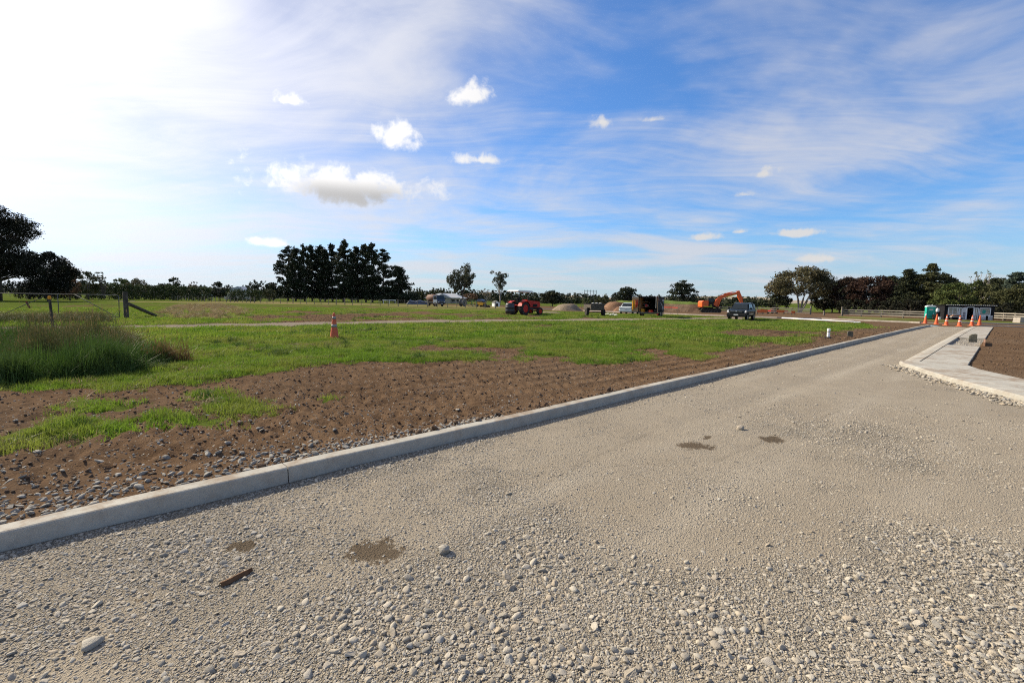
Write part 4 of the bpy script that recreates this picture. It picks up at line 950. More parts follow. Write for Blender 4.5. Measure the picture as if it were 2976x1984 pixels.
def tree(name, label, kind, px, ytop, D, hw, key, group=None, cat='tree', yb=880, bark=None, lean=0.0, dens=1.0):
    _seed[0] += 7; sd_ = _seed[0]; rr = random.Random(sd_); r = np.random.default_rng(sd_)
    base = on_ground(px, D, yb); H = at(px, ytop, D).z - base.z; W = hw * D / F
    root = thing(name, label, cat, base - Vector((0, 0, 0.05)), 0, group); leaf = max(0.16, D * 0.0020)
    B = MB(); cl = []
    if kind == 'pine':
        cx, cy = rr.uniform(-.3, .3), rr.uniform(-.3, .3)
        B.tube([(0, 0, 0), (cx, cy, H * .5), (cx * 1.5, cy * 1.5, H * .95)], [H * .017, H * .012, H * .003], 7)
        h = H * 0.055
        while h < H * 0.97:
            u = h / H; prof = W * (0.62 + 0.38 * math.sin(min(1, u * 1.6) * math.pi * .5)) * (1 - max(0, (u - 0.45) / 0.55) ** 1.3 * 0.80)
            for k in range(rr.choice((3, 4, 4, 5))):
                if rr.random() < 0.16 + 0.12 * (u < 0.45): continue
                a = rr.uniform(0, 6.28); L = prof * rr.uniform(0.55, 1.08); zt = h + L * rr.uniform(0.05, 0.45)
                tip = (cx * u + math.cos(a) * L, cy * u + math.sin(a) * L, zt); limb(B, (cx * u, cy * u, h), tip, H * .005 * (1.2 - u), H * .0015, rr, 0.08, 4, 3)
                for q in (1.0, 0.68, 0.36):
                    if rr.random() < (0.12 if q > 0.5 else 0.4): continue
                    cr = H * rr.uniform(0.030, 0.046) * (1.15 - 0.45 * u)
                    cl.append(((cx * u + math.cos(a) * L * q, cy * u + math.sin(a) * L * q, h + (zt - h) * q + cr * .3), (cr * 1.25, cr * 1.25, cr * 0.75)))
            h += H * rr.uniform(0.032, 0.048)
        cl.append(((cx * 1.5, cy * 1.5, H * .97), (H * .02, H * .02, H * .035)))
    elif kind in ('broad', 'dome'):
        th = H * (0.18 if kind == 'broad' else 0.06); cz = H * (0.60 if kind == 'broad' else 0.52); rz = H - cz
        B.tube([(0, 0, 0), (rr.uniform(-.2, .2), 0, th), (0, 0, cz)], [H * .03, H * .022, H * .010], 7)
        for k in range(int(34 * dens)):
            a = rr.uniform(0, 6.28); v = rr.uniform(-0.85, 1.0); q = math.sqrt(max(0, 1 - v * v)); k_ = rr.uniform(0.55, 0.92)
            cr = min(W, H * .5) * rr.uniform(0.18, 0.34)
            c = (math.cos(a) * q * (W - cr * .6) * k_ * 1.05 + lean * (v + 1) * .5, math.sin(a) * q * W * k_, cz + v * (rz - cr * .6) * (1.0 if v > 0 else cz / rz * .82))
            cl.append((c, (cr, cr, cr * .7)))
            if k % 3 == 0: limb(B, (0, 0, th), c, H * .012, H * .003, rr, 0.15, 5)
    elif kind in ('flat', 'layer'):
        B.tube([(0, 0, 0), (W * .05, 0, H * .3), (-W * .04, 0, H * .62)], [H * .034, H * .026, H * .014], 7)
        for k in range(int(24 * dens)):
            v = rr.random() ** (0.75 if kind == 'flat' else 1.0); a = rr.uniform(0, 6.28); L = W * rr.uniform(0.25, 0.95) * (math.sin(math.pi * min(1, 0.22 + v * .70)) ** .6)
            z = H * (0.30 + 0.64 * v) ; cr = W * rr.uniform(.17, .29)
            c = (math.cos(a) * L + lean * v, math.sin(a) * L, z - cr * .3); cl.append((c, (cr * 1.25, cr * 1.1, cr * .42)))
            limb(B, (0, 0, H * (.16 + .42 * v)), c, H * .010, H * .003, rr, 0.14, 5)
        cl.append(((lean, 0, H * .95), (W * .3, W * .3, H * .05)))
    elif kind == 'euc':
        fork = H * .26; tops = []
        B.tube([(0, 0, 0), (W * .05, 0, fork * .6), (W * .02, 0, fork)], [H * .022, H * .018, H * .016], 7)
        for k in range(6):
            a = k * 1.05 + rr.uniform(-.3, .3); L = W * rr.uniform(.35, .8); zt = H * rr.uniform(.62, .9)
            p = Vector((math.cos(a) * L + lean, math.sin(a) * L * .8, zt)); limb(B, (W * .02, 0, fork * rr.uniform(.8, 1.15)), p, H * .010, H * .003, rr, .12, 5, 5); tops.append(p)
        for k in range(int(30 * dens)):
            p = rr.choice(tops); q = rr.uniform(.45, 1.12); c = Vector((W * .02, 0, fork)).lerp(p, q) + Vector((rr.gauss(0, W * .20), rr.gauss(0, W * .2), rr.gauss(0, H * .05)))
            cr = W * rr.uniform(.12, .22); c.z = min(c.z, H - cr * .8); cl.append((tuple(c), (cr, cr, cr * 1.05)))
    elif kind == 'gum':   # many pale stems spreading from the ground
        for k in range(7):
            a = k * 0.9 + rr.uniform(-.2, .2); L = W * rr.uniform(.25, .8); zt = H * rr.uniform(.45, .8); p = (math.cos(a) * L, math.sin(a) * L * .6, zt)
            limb(B, (math.cos(a) * .3, math.sin(a) * .3, 0), p, H * .016, H * .005, rr, .10, 6, 6)
        for k in range(int(60 * dens)):
            a = rr.uniform(0, 6.28); v = rr.uniform(-.25, 1); q = math.sqrt(max(0, 1 - v * v * .96)); cr = W * rr.uniform(.11, .20); k_ = rr.uniform(.5, 1.0)
            cl.append(((math.cos(a) * q * (W - cr) * k_, math.sin(a) * q * W * .7 * k_, H * .50 + v * (H * .50 - cr * .7) * (1 if v > 0 else .8)), (cr * 1.1, cr, cr * .7)))
    elif kind == 'conifer':
        B.tube([(0, 0, 0), (0, 0, H * .97)], [H * .022, H * .003], 7); h = H * .08
        while h < H * .97:
            u = h / H; L0 = W * (1 - u) ** .8 + W * .05
            for k in range(5):
                a = rr.uniform(0, 6.28); L = L0 * rr.uniform(.65, 1.1); tip = (math.cos(a) * L, math.sin(a) * L, h + L * rr.uniform(-.12, .16)); limb(B, (0, 0, h), tip, H * .004, H * .001, rr, .06, 4, 3)
                for q in (.95, .62, .3):
                    cr = max(W * .17, L * .30) * rr.uniform(.8, 1.15) * (1.1 - .4 * u); cl.append(((tip[0] * q, tip[1] * q, h + (tip[2] - h) * q), (cr, cr, cr * .45)))
            h += H * rr.uniform(.045, .065)
    elif kind == 'cypress':
        B.tube([(0, 0, 0), (0, 0, H * .8)], [H * .02, H * .005], 5)
        for k in range(16):
            u = k / 16; cr = W * (1 - u) ** .7 * .8 + .12
            cl.append(((rr.gauss(0, W * .12), rr.gauss(0, W * .12), H * (.06 + .9 * u)), (cr, cr, H * .055)))
    elif kind == 'bare':
        for k in range(14):
            a = rr.uniform(0, 6.28); L = W * rr.uniform(.3, 1.0); p = (math.cos(a) * L, math.sin(a) * L, H * rr.uniform(.65, 1.0)); limb(B, (0, 0, H * rr.uniform(.05, .3)), p, H * .012, H * .003, rr, .1, 4)
            for q in (1, .7): cr = W * rr.uniform(.13, .2); cl.append(((p[0] * q, p[1] * q, p[2] * (q * .6 + .4)), (cr, cr, cr * .8)))
        dens = .4
    elif kind == 'palm':
        B.tube([(0, 0, 0), (0, 0, H * .62)], [H * .05, H * .03], 6)
        for k in range(26):
            a = rr.uniform(0, 6.28); e = rr.uniform(-.2, 1.2); L = W * rr.uniform(.75, 1.0); tip = Vector((math.cos(a) * math.cos(e), math.sin(a) * math.cos(e), math.sin(e))) * L
            for q in (.35, .6, .85, 1.0): cl.append((tuple(Vector((0, 0, H * .58)) + tip * q - Vector((0, 0, L * .12 * q * q))), (W * .07, W * .07, W * .07)))
    B.build('trunk', bark or M_BARK, root, smooth=True)
    cov = dict(pine=1.9, broad=1.45, dome=2.0, flat=1.7, layer=1.6, euc=1.3, gum=1.15, conifer=1.75, cypress=2.2, bare=.35, palm=1.6)[kind]
    foliage('crown', cl, leaf, key, root, r, cov, transl=.03 if key in ('pine', 'dark', 'macro') else .12)
    return root
def hedge(label, px0, px1, ytop, D, key='hedge'):
    _seed[0] += 7; r = np.random.default_rng(_seed[0]); a = on_ground(px0, D, 860); b = on_ground(px1, D, 860); H = at((px0 + px1) / 2, ytop, D).z - a.z
    root = thing('hedge', label, 'hedge', a, 0, None); L = (b - a); cl = []
    n = int(L.length / 0.9)
    for k in range(n):
        for h in (.2, .45, .7, .9):
            c = L * (k / n) + Vector((r.normal(0, .2), r.normal(0, .4), H * h + r.normal(0, .12)))
            cl.append((tuple(c), (.75, .9, H * .17)))
    foliage('foliage', cl, max(.16, D * .0018), key, root, r, 1.3)
    for k in range(0, n, 3):
        q = L * (k / n); MB().tube([tuple(q), (q.x + .2, q.y, H * .7)], [.07, .03], 5).build('stem', M_BARK, root)

PG = 'row of tall pines'
pl = 'tall dark pine in the row beyond the wire fence'
PLU = {998: 'tallest pine of the row beyond the wire fence', 838: 'broad pine at the hedge end of the pine row', 1114: 'shorter pine beside the broad low one ending the row'}
for (x_, yt, hw) in ((838, 713, 46), (860, 716, 33), (886, 708, 34), (908, 711, 32), (931, 711, 32), (967, 708, 34), (998, 694, 40), (1041, 717, 34), (1064, 706, 34), (1083, 704, 36), (1114, 724, 40), (945, 722, 30), (1022, 730, 30)):
    tree('pine_tree', PLU.get(x_, pl), 'pine', x_, yt, 150 + random.Random(x_).uniform(-5, 6), hw * .74, 'pine', PG)
tree('pine_tree', 'broad low pine with sweeping branches ending the pine row', 'conifer', 1158, 768, 146, 58, 'pine')
tree('macrocarpa_tree', 'huge black macrocarpa with layered limbs behind the farm gate', 'layer', -5, 590, 82, 128, 'macro', dens=3.5)
tree('round_tree', 'rounded dark tree beside the huge macrocarpa', 'dome', 142, 728, 80, 66, 'macro', dens=1.8)
tree('low_tree', 'low russet tree between dark macrocarpa and hedge', 'broad', 205, 800, 95, 30, 'autumn')
tree('willow_tree', 'loose grey-green tree rising behind the hedge end', 'broad', 258, 788, 110, 32, 'olive')
tree('wispy_tree', 'wispy grey tree next to the loose grey-green one', 'bare', 303, 790, 112, 18, 'olive')
tree('garden_tree', 'light green garden tree over the long hedge', 'broad', 354, 806, 138, 28, 'green')
tree('garden_tree', 'olive brown garden tree over the long hedge', 'broad', 398, 806, 138, 30, 'gum')
tree('dome_tree', 'dense dark dome shaped tree above the hedge', 'dome', 508, 804, 150, 24, 'dark')
tree('dome_tree', 'low dark tree leaning against the dome shaped one', 'dome', 480, 822, 152, 22, 'dark')
tree('bare_tree', 'small reddish half bare tree above the hedge', 'bare', 562, 818, 150, 14, 'autumn')
tree('slim_tree', 'slim dark tree in a gap of the hedge', 'broad', 640, 818, 128, 30, 'dark')
tree('yucca_tree', 'spiky crowned dark tree left of the pines', 'palm', 752, 812, 160, 34, 'dark')
tree('scrub_tree', 'dark scrubby tree tucked beside the first pine', 'dome', 796, 820, 158, 30, 'dark')
tree('shrub', 'grey-green round shrub at the end of the hedges', 'dome', 785, 838, 128, 20, 'olive', cat='shrub')
hedge('tall dark hedge beside the rounded dark tree', 60, 226, 818, 104, 'macro')
hedge('trimmed hedge section below the light garden tree', 226, 318, 827, 120)
hedge('long trimmed hedge section below the olive brown tree', 318, 415, 827, 122)
hedge('trimmed hedge section below the dome shaped tree', 418, 517, 831, 122)
hedge('trimmed hedge section below the small reddish tree', 518, 619, 834, 122)
hedge('low hedge section leading to the pines', 668, 768, 844, 124)
for i, (x_, yt) in enumerate(((1196, 838), (1204, 836), (1213, 834), (1220, 832), (1228, 838), (1242, 842), (1250, 844), (1259, 834), (1267, 841), (1275, 843), (1283, 835), (1290, 834), (1300, 845), (1307, 846))):
    tree('cypress_tree', 'pointed cypress in the row behind the pale house', 'cypress', x_, yt, 205 + (i % 3) * 3, 8, 'cyp', 'row of cypresses')
tree('gum_tree', 'spreading gum tree with forked trunk beside the house', 'euc', 1343, 766, 150, 46, 'euc', dens=2.4, bark=M_BARK)
tree('gum_tree', 'thin uneven gum tree with pale stem behind the tractor', 'euc', 1452, 781, 150, 29, 'euc', dens=1.6, bark=M_PBARK)
tree('autumn_tree', 'russet low tree below the spreading gum', 'broad', 1368, 851, 175, 26, 'autumn', dens=1.5)
tree('autumn_tree', 'pale half bare tree below the thin gum', 'bare', 1415, 842, 172, 30, 'tan', bark=M_PBARK)
tree('conifer_tree', 'dark conifer seen through the tractor roll frame', 'dome', 1478, 860, 190, 22, 'dark')
tree('conifer_tree', 'dark bushy tree rising behind the tractor bonnet', 'dome', 1530, 860, 190, 26, 'dark')
tree('cedar_tree', 'lone dark spreading cedar right of the tractor', 'flat', 1605, 843, 140, 38, 'dark', dens=2.0)
tree('shrub', 'round dark shrub behind the flat cart', 'dome', 1752, 857, 135, 24, 'olive', cat='shrub')
tree('shrub', 'low grey-green shrub behind the cart rack', 'dome', 1702, 866, 140, 18, 'green', cat='shrub')
tree('umbrella_pine', 'dark umbrella crowned pine above the earth bank', 'flat', 1815, 832, 128, 38, 'pine', dens=2.2, lean=.6)
tree('shrub', 'dark shrub at the foot of the umbrella pine', 'dome', 1795, 862, 126, 26, 'dark', cat='shrub')
tree('shrub', 'low dark shrub behind the black box trailer', 'dome', 1850, 866, 128, 24, 'dark', cat='shrub')
tree('open_pine', 'open crowned dark pine behind the earth bank', 'flat', 1983, 813, 122, 40, 'pine', dens=2.4)
tree('shrub', 'dark shrub below the open crowned pine', 'dome', 1980, 862, 120, 40, 'dark', cat='shrub')
tree('shrub', 'dark scrub left of the excavator', 'dome', 2030, 866, 150, 26, 'dark', cat='shrub')
tree('shrub', 'dark bush behind the excavator boom foot', 'dome', 2088, 868, 118, 12, 'dark', cat='shrub')
tree('shrub', 'low green bush beyond the ute bonnet', 'dome', 2116, 882, 125, 22, 'hedge', cat='shrub')
tree('stem_gum', 'many stemmed pale barked gum behind the rail fence', 'gum', 2326, 771, 118, 106, 'gum', bark=M_PBARK, dens=1.5)
tree('shrub', 'dark bush left of the pale stemmed gum', 'dome', 2262, 850, 122, 38, 'dark', cat='shrub')
tree('shrub', 'dark bush filling the gap under the big gum', 'dome', 2395, 840, 124, 40, 'macro', cat='shrub', dens=1.6)
tree('yellow_tree', 'small yellow leaved tree between gum and plum trees', 'broad', 2420, 826, 128, 16, 'yellow')
tree('plum_tree', 'smaller dark red plum tree beside the driveway gap', 'dome', 2463, 804, 112, 46, 'plum', dens=1.8)
tree('plum_tree', 'large dark red domed plum tree behind the rail fence', 'dome', 2530, 797, 108, 66, 'red', dens=2.2)
tree('conifer_tree', 'dark green conifer with ragged top right of the plum tree', 'conifer', 2634, 778, 102, 58, 'dark')
tree('conifer_tree', 'tallest ragged conifer behind the portable toilet', 'conifer', 2702, 763, 100, 66, 'olive')
tree('broad_tree', 'dark broad tree between tallest conifer and office hut', 'dome', 2762, 812, 98, 50, 'dark', dens=1.6)
tree('broad_tree', 'dark broad tree filling behind the plum tree', 'dome', 2592, 822, 110, 48, 'plum', dens=1.6)
tree('bushy_tree', 'lighter green bushy tree between toilet and office hut', 'dome', 2768, 822, 84, 54, 'green', dens=1.8)
tree('bushy_tree', 'yellowish green tree rising over the office hut', 'broad', 2818, 808, 88, 34, 'green')
tree('sapling', 'thin wispy sapling poking above the office hut', 'bare', 2846, 786, 92, 26, 'olive', bark=M_PBARK)
tree('bushy_tree', 'green bushy tree behind the right end of the hut', 'dome', 2866, 820, 86, 48, 'olive', dens=1.7)
tree('blue_conifer', 'blue-green conifer right of the office hut', 'conifer', 2946, 783, 92, 64, 'blue')
tree('bushy_tree', 'olive bushy tree in front of the blue-green conifer', 'dome', 2940, 822, 80, 56, 'olive', dens=1.7)
tree('bushy_tree', 'green tree beyond the end of the rail fence', 'dome', 3040, 800, 80, 70, 'green', dens=1.6)
for (x_, yt, D, hw, ky, lb) in ((2600, 800, 116, 60, 'dark', 'dark round tree in the gap left of the ragged conifer'), (2668, 796, 112, 52, 'olive', 'olive round tree in the gap between the two ragged conifers'), (2732, 790, 108, 46, 'dark', 'dark round tree right behind the tallest conifer'), (2890, 806, 100, 52, 'dark', 'dark round tree left of the blue-green conifer'), (2440, 812, 126, 44, 'dark', 'dark round tree behind the small yellow tree')):
    tree('round_tree', lb, 'dome', x_, yt, D, hw, ky, dens=2.0)
# undergrowth behind the right fence
for (x_, yt, D, hw, lb) in ((2480, 868, 104, 50, 'dark undergrowth bush left of the long rail fence'), (2570, 868, 98, 56, 'dark undergrowth bush behind the middle of the long rail fence'), (2650, 868, 92, 52, 'dark undergrowth bush left of the portable toilet'), (2925, 878, 74, 50, 'dark undergrowth bush behind the last rail bays')):
    tree('shrub', lb, 'dome', x_, yt, D, hw, 'macro', cat='shrub', dens=1.5)
# far wood line and hills
def far_wood():
    r = np.random.default_rng(77); cl = []
    for (x0, x1, D, h) in ((-400, 1500, 330, 7), (1380, 2300, 420, 7), (1500, 2250, 260, 3.5), (400, 820, 260, 5)):
        for k in range(int((x1 - x0) / 5)):
            p_ = at(x0 + 5 * k + r.normal(0, 3), 870, D + r.normal(0, 12)); hh = h * r.uniform(.5, 1.15)
            for q in (.3, .65, .9): cl.append(((p_.x, p_.y, -1.0 + hh * q), (2.4, 2.4, hh * .22)))
    o = foliage('far_trees', cl, 1.0, 'dark', None, r, 1.1)
    tag(o, 'far belt of dark trees along the horizon', 'trees', kind='stuff')
far_wood()
def hills():
    n = 220; V = []; Fs = []
    M_H = mat('dry_hills', (0.26, 0.21, 0.14), (0.34, 0.28, 0.19), 0.004, 0.95, coords='Generated')
    for i in range(n + 1):
        px = -300 + 3600 * i / n; D = 5200
        prof = np.interp(px, [-300, 600, 1300, 1600, 1660, 1720, 1800, 2000, 2100, 2170, 2230, 2280, 2400, 2800, 3300], [4, 6, 5, 5, 13, 6, 8, 14, 19, 17, 18, 9, 7, 10, 8])
        prof += 2.2 * float(fbm(np.array([px / 60.]), np.array([1.3]), 3, 3)[0])
        hy = 867.06 + (px - 1488) * math.tan(ROLL); p0 = at(px, hy, D); h = CAM_H + prof * D / F
        for k in range(7):
            u = k / 6; V.append((p0.x * (1 + .10 * u), D * (1 + .10 * u) + 60 * math.sin(px * .13 + k), -3 + (h + 3) * math.sin(u * math.pi * .5) * (1 + .05 * math.sin(px * .21 + k * 1.7))))
    for i in range(n):
        for k in range(6): Fs.append((i * 7 + k, (i + 1) * 7 + k, (i + 1) * 7 + k + 1, i * 7 + k + 1))
    B = MB(); B.v = V; B.f = Fs; o = B.build('hills', M_H, smooth=True); tag(o, kind='structure')
hills()

# ------------------------------------------------------------------ materials for the made things
M_ORANGE = mat('cone_orange', (0.62, 0.105, 0.030), (0.68, 0.14, 0.045), 9, 0.55, spec=0.35)
M_ORANGE2 = mat('worn_cone_orange', (0.52, 0.10, 0.045), (0.62, 0.14, 0.07), 12, 0.65)
M_REFL = mat('reflective_band', (0.50, 0.50, 0.49), (0.62, 0.62, 0.60), 25, 0.4, spec=0.5)
M_REFL2 = mat('dull_band', (0.24, 0.235, 0.225), (0.33, 0.32, 0.30), 20, 0.6)
M_RUBBER = mat('tyre_rubber', (0.016, 0.016, 0.016), (0.040, 0.037, 0.033), 9, 0.9, bump=0.3)
M_BLACK = mat('black_paint', (0.010, 0.010, 0.011), (0.018, 0.017, 0.016), 5, 0.6, spec=0.12)
M_STEEL = mat('galvanised_steel', (0.085, 0.085, 0.082), (0.14, 0.14, 0.135), 8, 0.8, spec=0.1)
M_DSTEEL = mat('dark_steel', (0.045, 0.042, 0.040), (0.085, 0.075, 0.065), 9, 0.65, metal=0.4)
M_WHITE = mat('white_paint', (0.76, 0.76, 0.74), (0.82, 0.82, 0.80), 3, 0.45, spec=0.5)
M_RED = mat('tractor_red', (0.50, 0.018, 0.010), (0.42, 0.017, 0.010), 5, 0.42, spec=0.3, coat=0.05)
M_ALLOY = mat('alloy', (0.42, 0.42, 0.43), (0.52, 0.52, 0.52), 8, 0.35, metal=0.8)
M_GLASS = glass('window_glass', (.015, .02, .022)); M_CABGLASS = glass('cab_glass', (0.02, 0.04, 0.05))
M_POST = mat('fence_timber', (0.115, 0.10, 0.08), (0.20, 0.178, 0.145), 6, 0.95, bump=0.3)
M_RAIL = mat('rail_timber', (0.25, 0.225, 0.185), (0.36, 0.33, 0.275), 4, 0.9, bump=0.25)
M_OLDPOST = mat('old_post', (0.050, 0.042, 0.034), (0.105, 0.088, 0.07), 7, 0.95, bump=0.6)
M_YCAP = mat('amber_cap', (0.80, 0.36, 0.02), (0.72, 0.30, 0.02), 9, 0.5)
M_PLY = mat('plywood', (0.33, 0.20, 0.10), (0.42, 0.27, 0.15), 3, 0.8)
M_RUST = mat('rusty_tank', (0.095, 0.050, 0.036), (0.16, 0.085, 0.060), 4, 0.75, bump=0.2)
M_NAVY = mat('truck_blue', (0.035, 0.055, 0.105), (0.050, 0.075, 0.135), 3, 0.4, spec=0.5)
M_LBLUE = mat('truck_side', (0.17, 0.215, 0.27), (0.22, 0.265, 0.32), 4, 0.5)
M_UTE = mat('ute_paint', (0.007, 0.010, 0.010), (0.009, 0.013, 0.013), 2, 0.35, spec=0.16, coat=0.05)
M_PLAST = mat('black_plastic', (0.016, 0.016, 0.017), (0.028, 0.027, 0.026), 12, 0.7)
M_CARW = mat('car_white', (0.56, 0.60, 0.58), (0.60, 0.63, 0.61), 2, 0.28, spec=0.6, coat=0.5)
M_EXO = mat('digger_orange', (0.74, 0.125, 0.018), (0.66, 0.105, 0.018), 3, 0.42, spec=0.45)
M_EXD = mat('digger_dark', (0.018, 0.017, 0.016), (0.04, 0.036, 0.030), 6, 0.8, spec=0.12)
M_HIVIS = mat('hivis_yellow', (0.66, 0.80, 0.06), None, rough=0.5)
M_TEAL = mat('toilet_teal', (0.012, 0.33, 0.255), (0.018, 0.38, 0.30), 2, 0.45, spec=0.4)
M_TEALD = mat('toilet_teal_moulding', (0.010, 0.25, 0.195), (0.014, 0.29, 0.225), 4, 0.5)
M_CONT = mat('hut_dark', (0.012, 0.012, 0.014), (0.020, 0.020, 0.022), 4, 0.8, spec=0.1)
M_CURT = mat('pale_blind', (0.30, 0.295, 0.26), (0.38, 0.37, 0.33), 30, 0.9)
M_BROWN = mat('brown_door', (0.085, 0.038, 0.020), (0.12, 0.058, 0.03), 6, 0.7)
M_LAMP = mat('lamp_glass', (0.62, 0.62, 0.60), None, rough=0.12, spec=0.8)
M_TAIL = mat('tail_lamp', (0.16, 0.015, 0.012), None, rough=0.2, spec=0.6)
M_PLATE = mat('plate_white', (0.60, 0.60, 0.58), None, rough=0.5)
M_GREENM = mat('machine_green', (0.020, 0.10, 0.045), (0.035, 0.14, 0.06), 5, 0.55)
M_YELM = mat('machine_yellow', (0.55, 0.30, 0.025), (0.46, 0.24, 0.02), 5, 0.5)
M_DRUM = mat('grey_drum', (0.115, 0.115, 0.108), (0.165, 0.16, 0.15), 6, 0.85, bump=0.2)
M_NET = mat('orange_netting', (0.65, 0.16, 0.045), (0.55, 0.13, 0.04), 8, 0.7)
M_FLAGR = mat('flag_red', (0.62, 0.035, 0.030), (0.5, 0.03, 0.03), 4, 0.8, transl=0.25)
M_BARRELP = mat('barrel_plastic', (0.020, 0.022, 0.024), (0.034, 0.036, 0.038), 4, 0.38, spec=0.5)

def wheel(parent, loc, r, w, rim_mat, rim_r=0.58, lugs=0, side=1, name='wheel', steer=0.0):
    """wheel on a Y axle: tyre with rim, hub and lugs as sub-parts"""
    prof = [(r * rim_r, -w * .5), (r * .86, -w * .5), (r * .97, -w * .40), (r, -w * .22), (r, w * .22), (r * .97, w * .40), (r * .86, w * .5), (r * rim_r, w * .5)]
    B = MB().lathe(prof, n=28, axis='Y'); k = len(B.f); B.f = B.f[:k - 2]; n = 28; last = (len(prof) - 1) * n
    for j in range(n): B.f.append((last + j, last + (j + 1) % n, (j + 1) % n, j))
    for q in range(lugs):
        a = 2 * math.pi * q / lugs
        for sg in (-1, 1):
            aa = a + (math.pi / lugs if sg > 0 else 0)
            B.box((math.cos(aa) * r * .985, sg * w * .22, math.sin(aa) * r * .985), (r * .07, w * .5, r * .085), (0, -aa, 0.0))
    o = B.build(name, M_RUBBER, parent); o.location = loc; o.rotation_euler = (0, 0, steer)
    rm = MB().lathe([(r * rim_r * 1.01, -w * .42), (r * rim_r * .9, -w * .2), (r * rim_r * .55, -w * .12), (r * .18, -w * .2), (r * .18, w * .2), (r * rim_r * .55, w * .12), (r * rim_r * .9, w * .2), (r * rim_r * 1.01, w * .42)], n=20, axis='Y').build('rim', rim_mat, o)
    MB().lathe([(r * .13, -w * .34), (r * .13, w * .34)], n=10, axis='Y').build('hub', M_DSTEEL, o)
    return o

# ------------------------------------------------------------------ traffic cones
def make_cone(name, label, loc, kind, group, rot=0.0, h=0.9):
    """kind: worn two band cone, plain, white top or double band"""
    t = thing(name, label, 'traffic cone', loc, rot, group)
    om = M_ORANGE2 if kind == 'worn' else M_ORANGE
    MB().box((0, 0, 0.018), (0.40, 0.40, 0.036), taper=(0.94, 0.94)).build('base', om, t, bevel=0.008)
    r0, r1 = 0.148, 0.034
    def rad(z): return r0 + (r1 - r0) * (z - 0.036) / (h - 0.036)
    MB().lathe([(r0 + .018, .036), (r0, .056)] + [(rad(q), q) for q in (0.1, .2, .35, .5, .65, .8, h - .012)] + [(r1 * .8, h), (r1 * .4, h + .002)], n=28).build('body', om, t, smooth=True)
    bands = dict(worn=((.42, .52, M_REFL2), (.70, .79, M_REFL2)), plain=(), top=((.66, .80, M_REFL),), double=((.36, .46, M_REFL), (.62, .74, M_REFL)), white=((.68, .905, M_REFL),))[kind]
    for (a, b, m_) in bands:
        MB().lathe([(rad(a) + .003, a), (rad(b) + .003, min(b, h + .004))], n=28).build('reflective_band', m_, t, smooth=True)
    return t
make_cone('traffic_cone', 'faded orange cone with two grey bands standing alone on grass', G(972, 984), 'worn', None, 0.5, 0.92)
M_TMP = G(972, 984)
for (px_, py_, kd, lb) in ((2689, 940, 'white', 'orange cone with white top beside the end of the kerb'), (2721, 943.5, 'plain', 'plain faded orange cone between the white topped and banded ones'), (2750, 945.5, 'double', 'orange cone with two white bands beside the plain one'),
                           (2788, 947.5, 'double', 'orange cone with two white bands in the middle of the lane mouth'), (2824, 946.5, 'double', 'orange cone with two white bands on the footpath'), (2846, 945.5, 'plain', 'plain orange cone at the outer edge of the footpath')):
    q = P(px_, py_); s_, t_ = xy2st(q.x, q.y); q.z = float(zfall(q.x, q.y)) + (0.0 if t_ > T0 else 0.118) if s_ < LANE_END else gz(q.x, q.y)
    if t_ <= T2 and s_ < LANE_END: q.z = gz(q.x, q.y)
    make_cone('traffic_cone', lb, q, kd, 'cones across the end of the lane', random.Random(px_).uniform(0, 1.5), 0.90)

# ------------------------------------------------------------------ gate, posts and fences on the left
q = G(157, 976)
t = thing('marker_post', 'slim dark post with amber cap in the tall grass', 'post', q, 0.2)
t.rotation_euler = (R(1.0), R(-1.5), 0.2)
Hp = at(151, 858, q.y).z - q.z
MB().box((0, 0, Hp * .47 - .1), (0.066, 0.066, Hp * .94 + .2), taper=(.92, .92)).build('post', M_OLDPOST, t, bevel=0.01)
MB().box((0, 0, Hp - .08), (0.085, 0.085, 0.13), taper=(.9, .9)).build('cap', M_YCAP, t, bevel=0.02)
q = G(35, 1014); o = MB().box((0, 0, 0.10), (0.15, 0.13, 0.42), (0.08, 0.12, 0.3), taper=(.9, .9)).build('post_stump', M_OLDPOST, bevel=0.012); o.location = q; o.scale = (1, 1, 1.1)
tag(o, 'short dark broken post stump sunk in the grass', 'stump')
gp = G(368, 926)
Hs = at(366, 848, gp.y).z - gp.z; mpx = gp.y / F
t = thing('strainer_post', 'stout weathered gate post with diagonal timber brace', 'post', gp, 0)
MB().lathe([(.125, -.1), (.12, 0.0), (.118, Hs * .5), (.115, Hs - .03), (.10, Hs)], n=12).build('post', M_OLDPOST, t, smooth=False)
e = G(455, 921) - gp
MB().tube([(0.15, 0, Hs * .56), (e.x, e.y, e.z + .06)], [.10, .095], 8).build('brace', M_OLDPOST, t)
for h_ in (.52, .50): pass
for sg in (1,): MB().tube([(-.42, 0, Hs * .66), (.55, 0, Hs * .66)], .018, 6).build('gudgeon', M_DSTEEL, t)
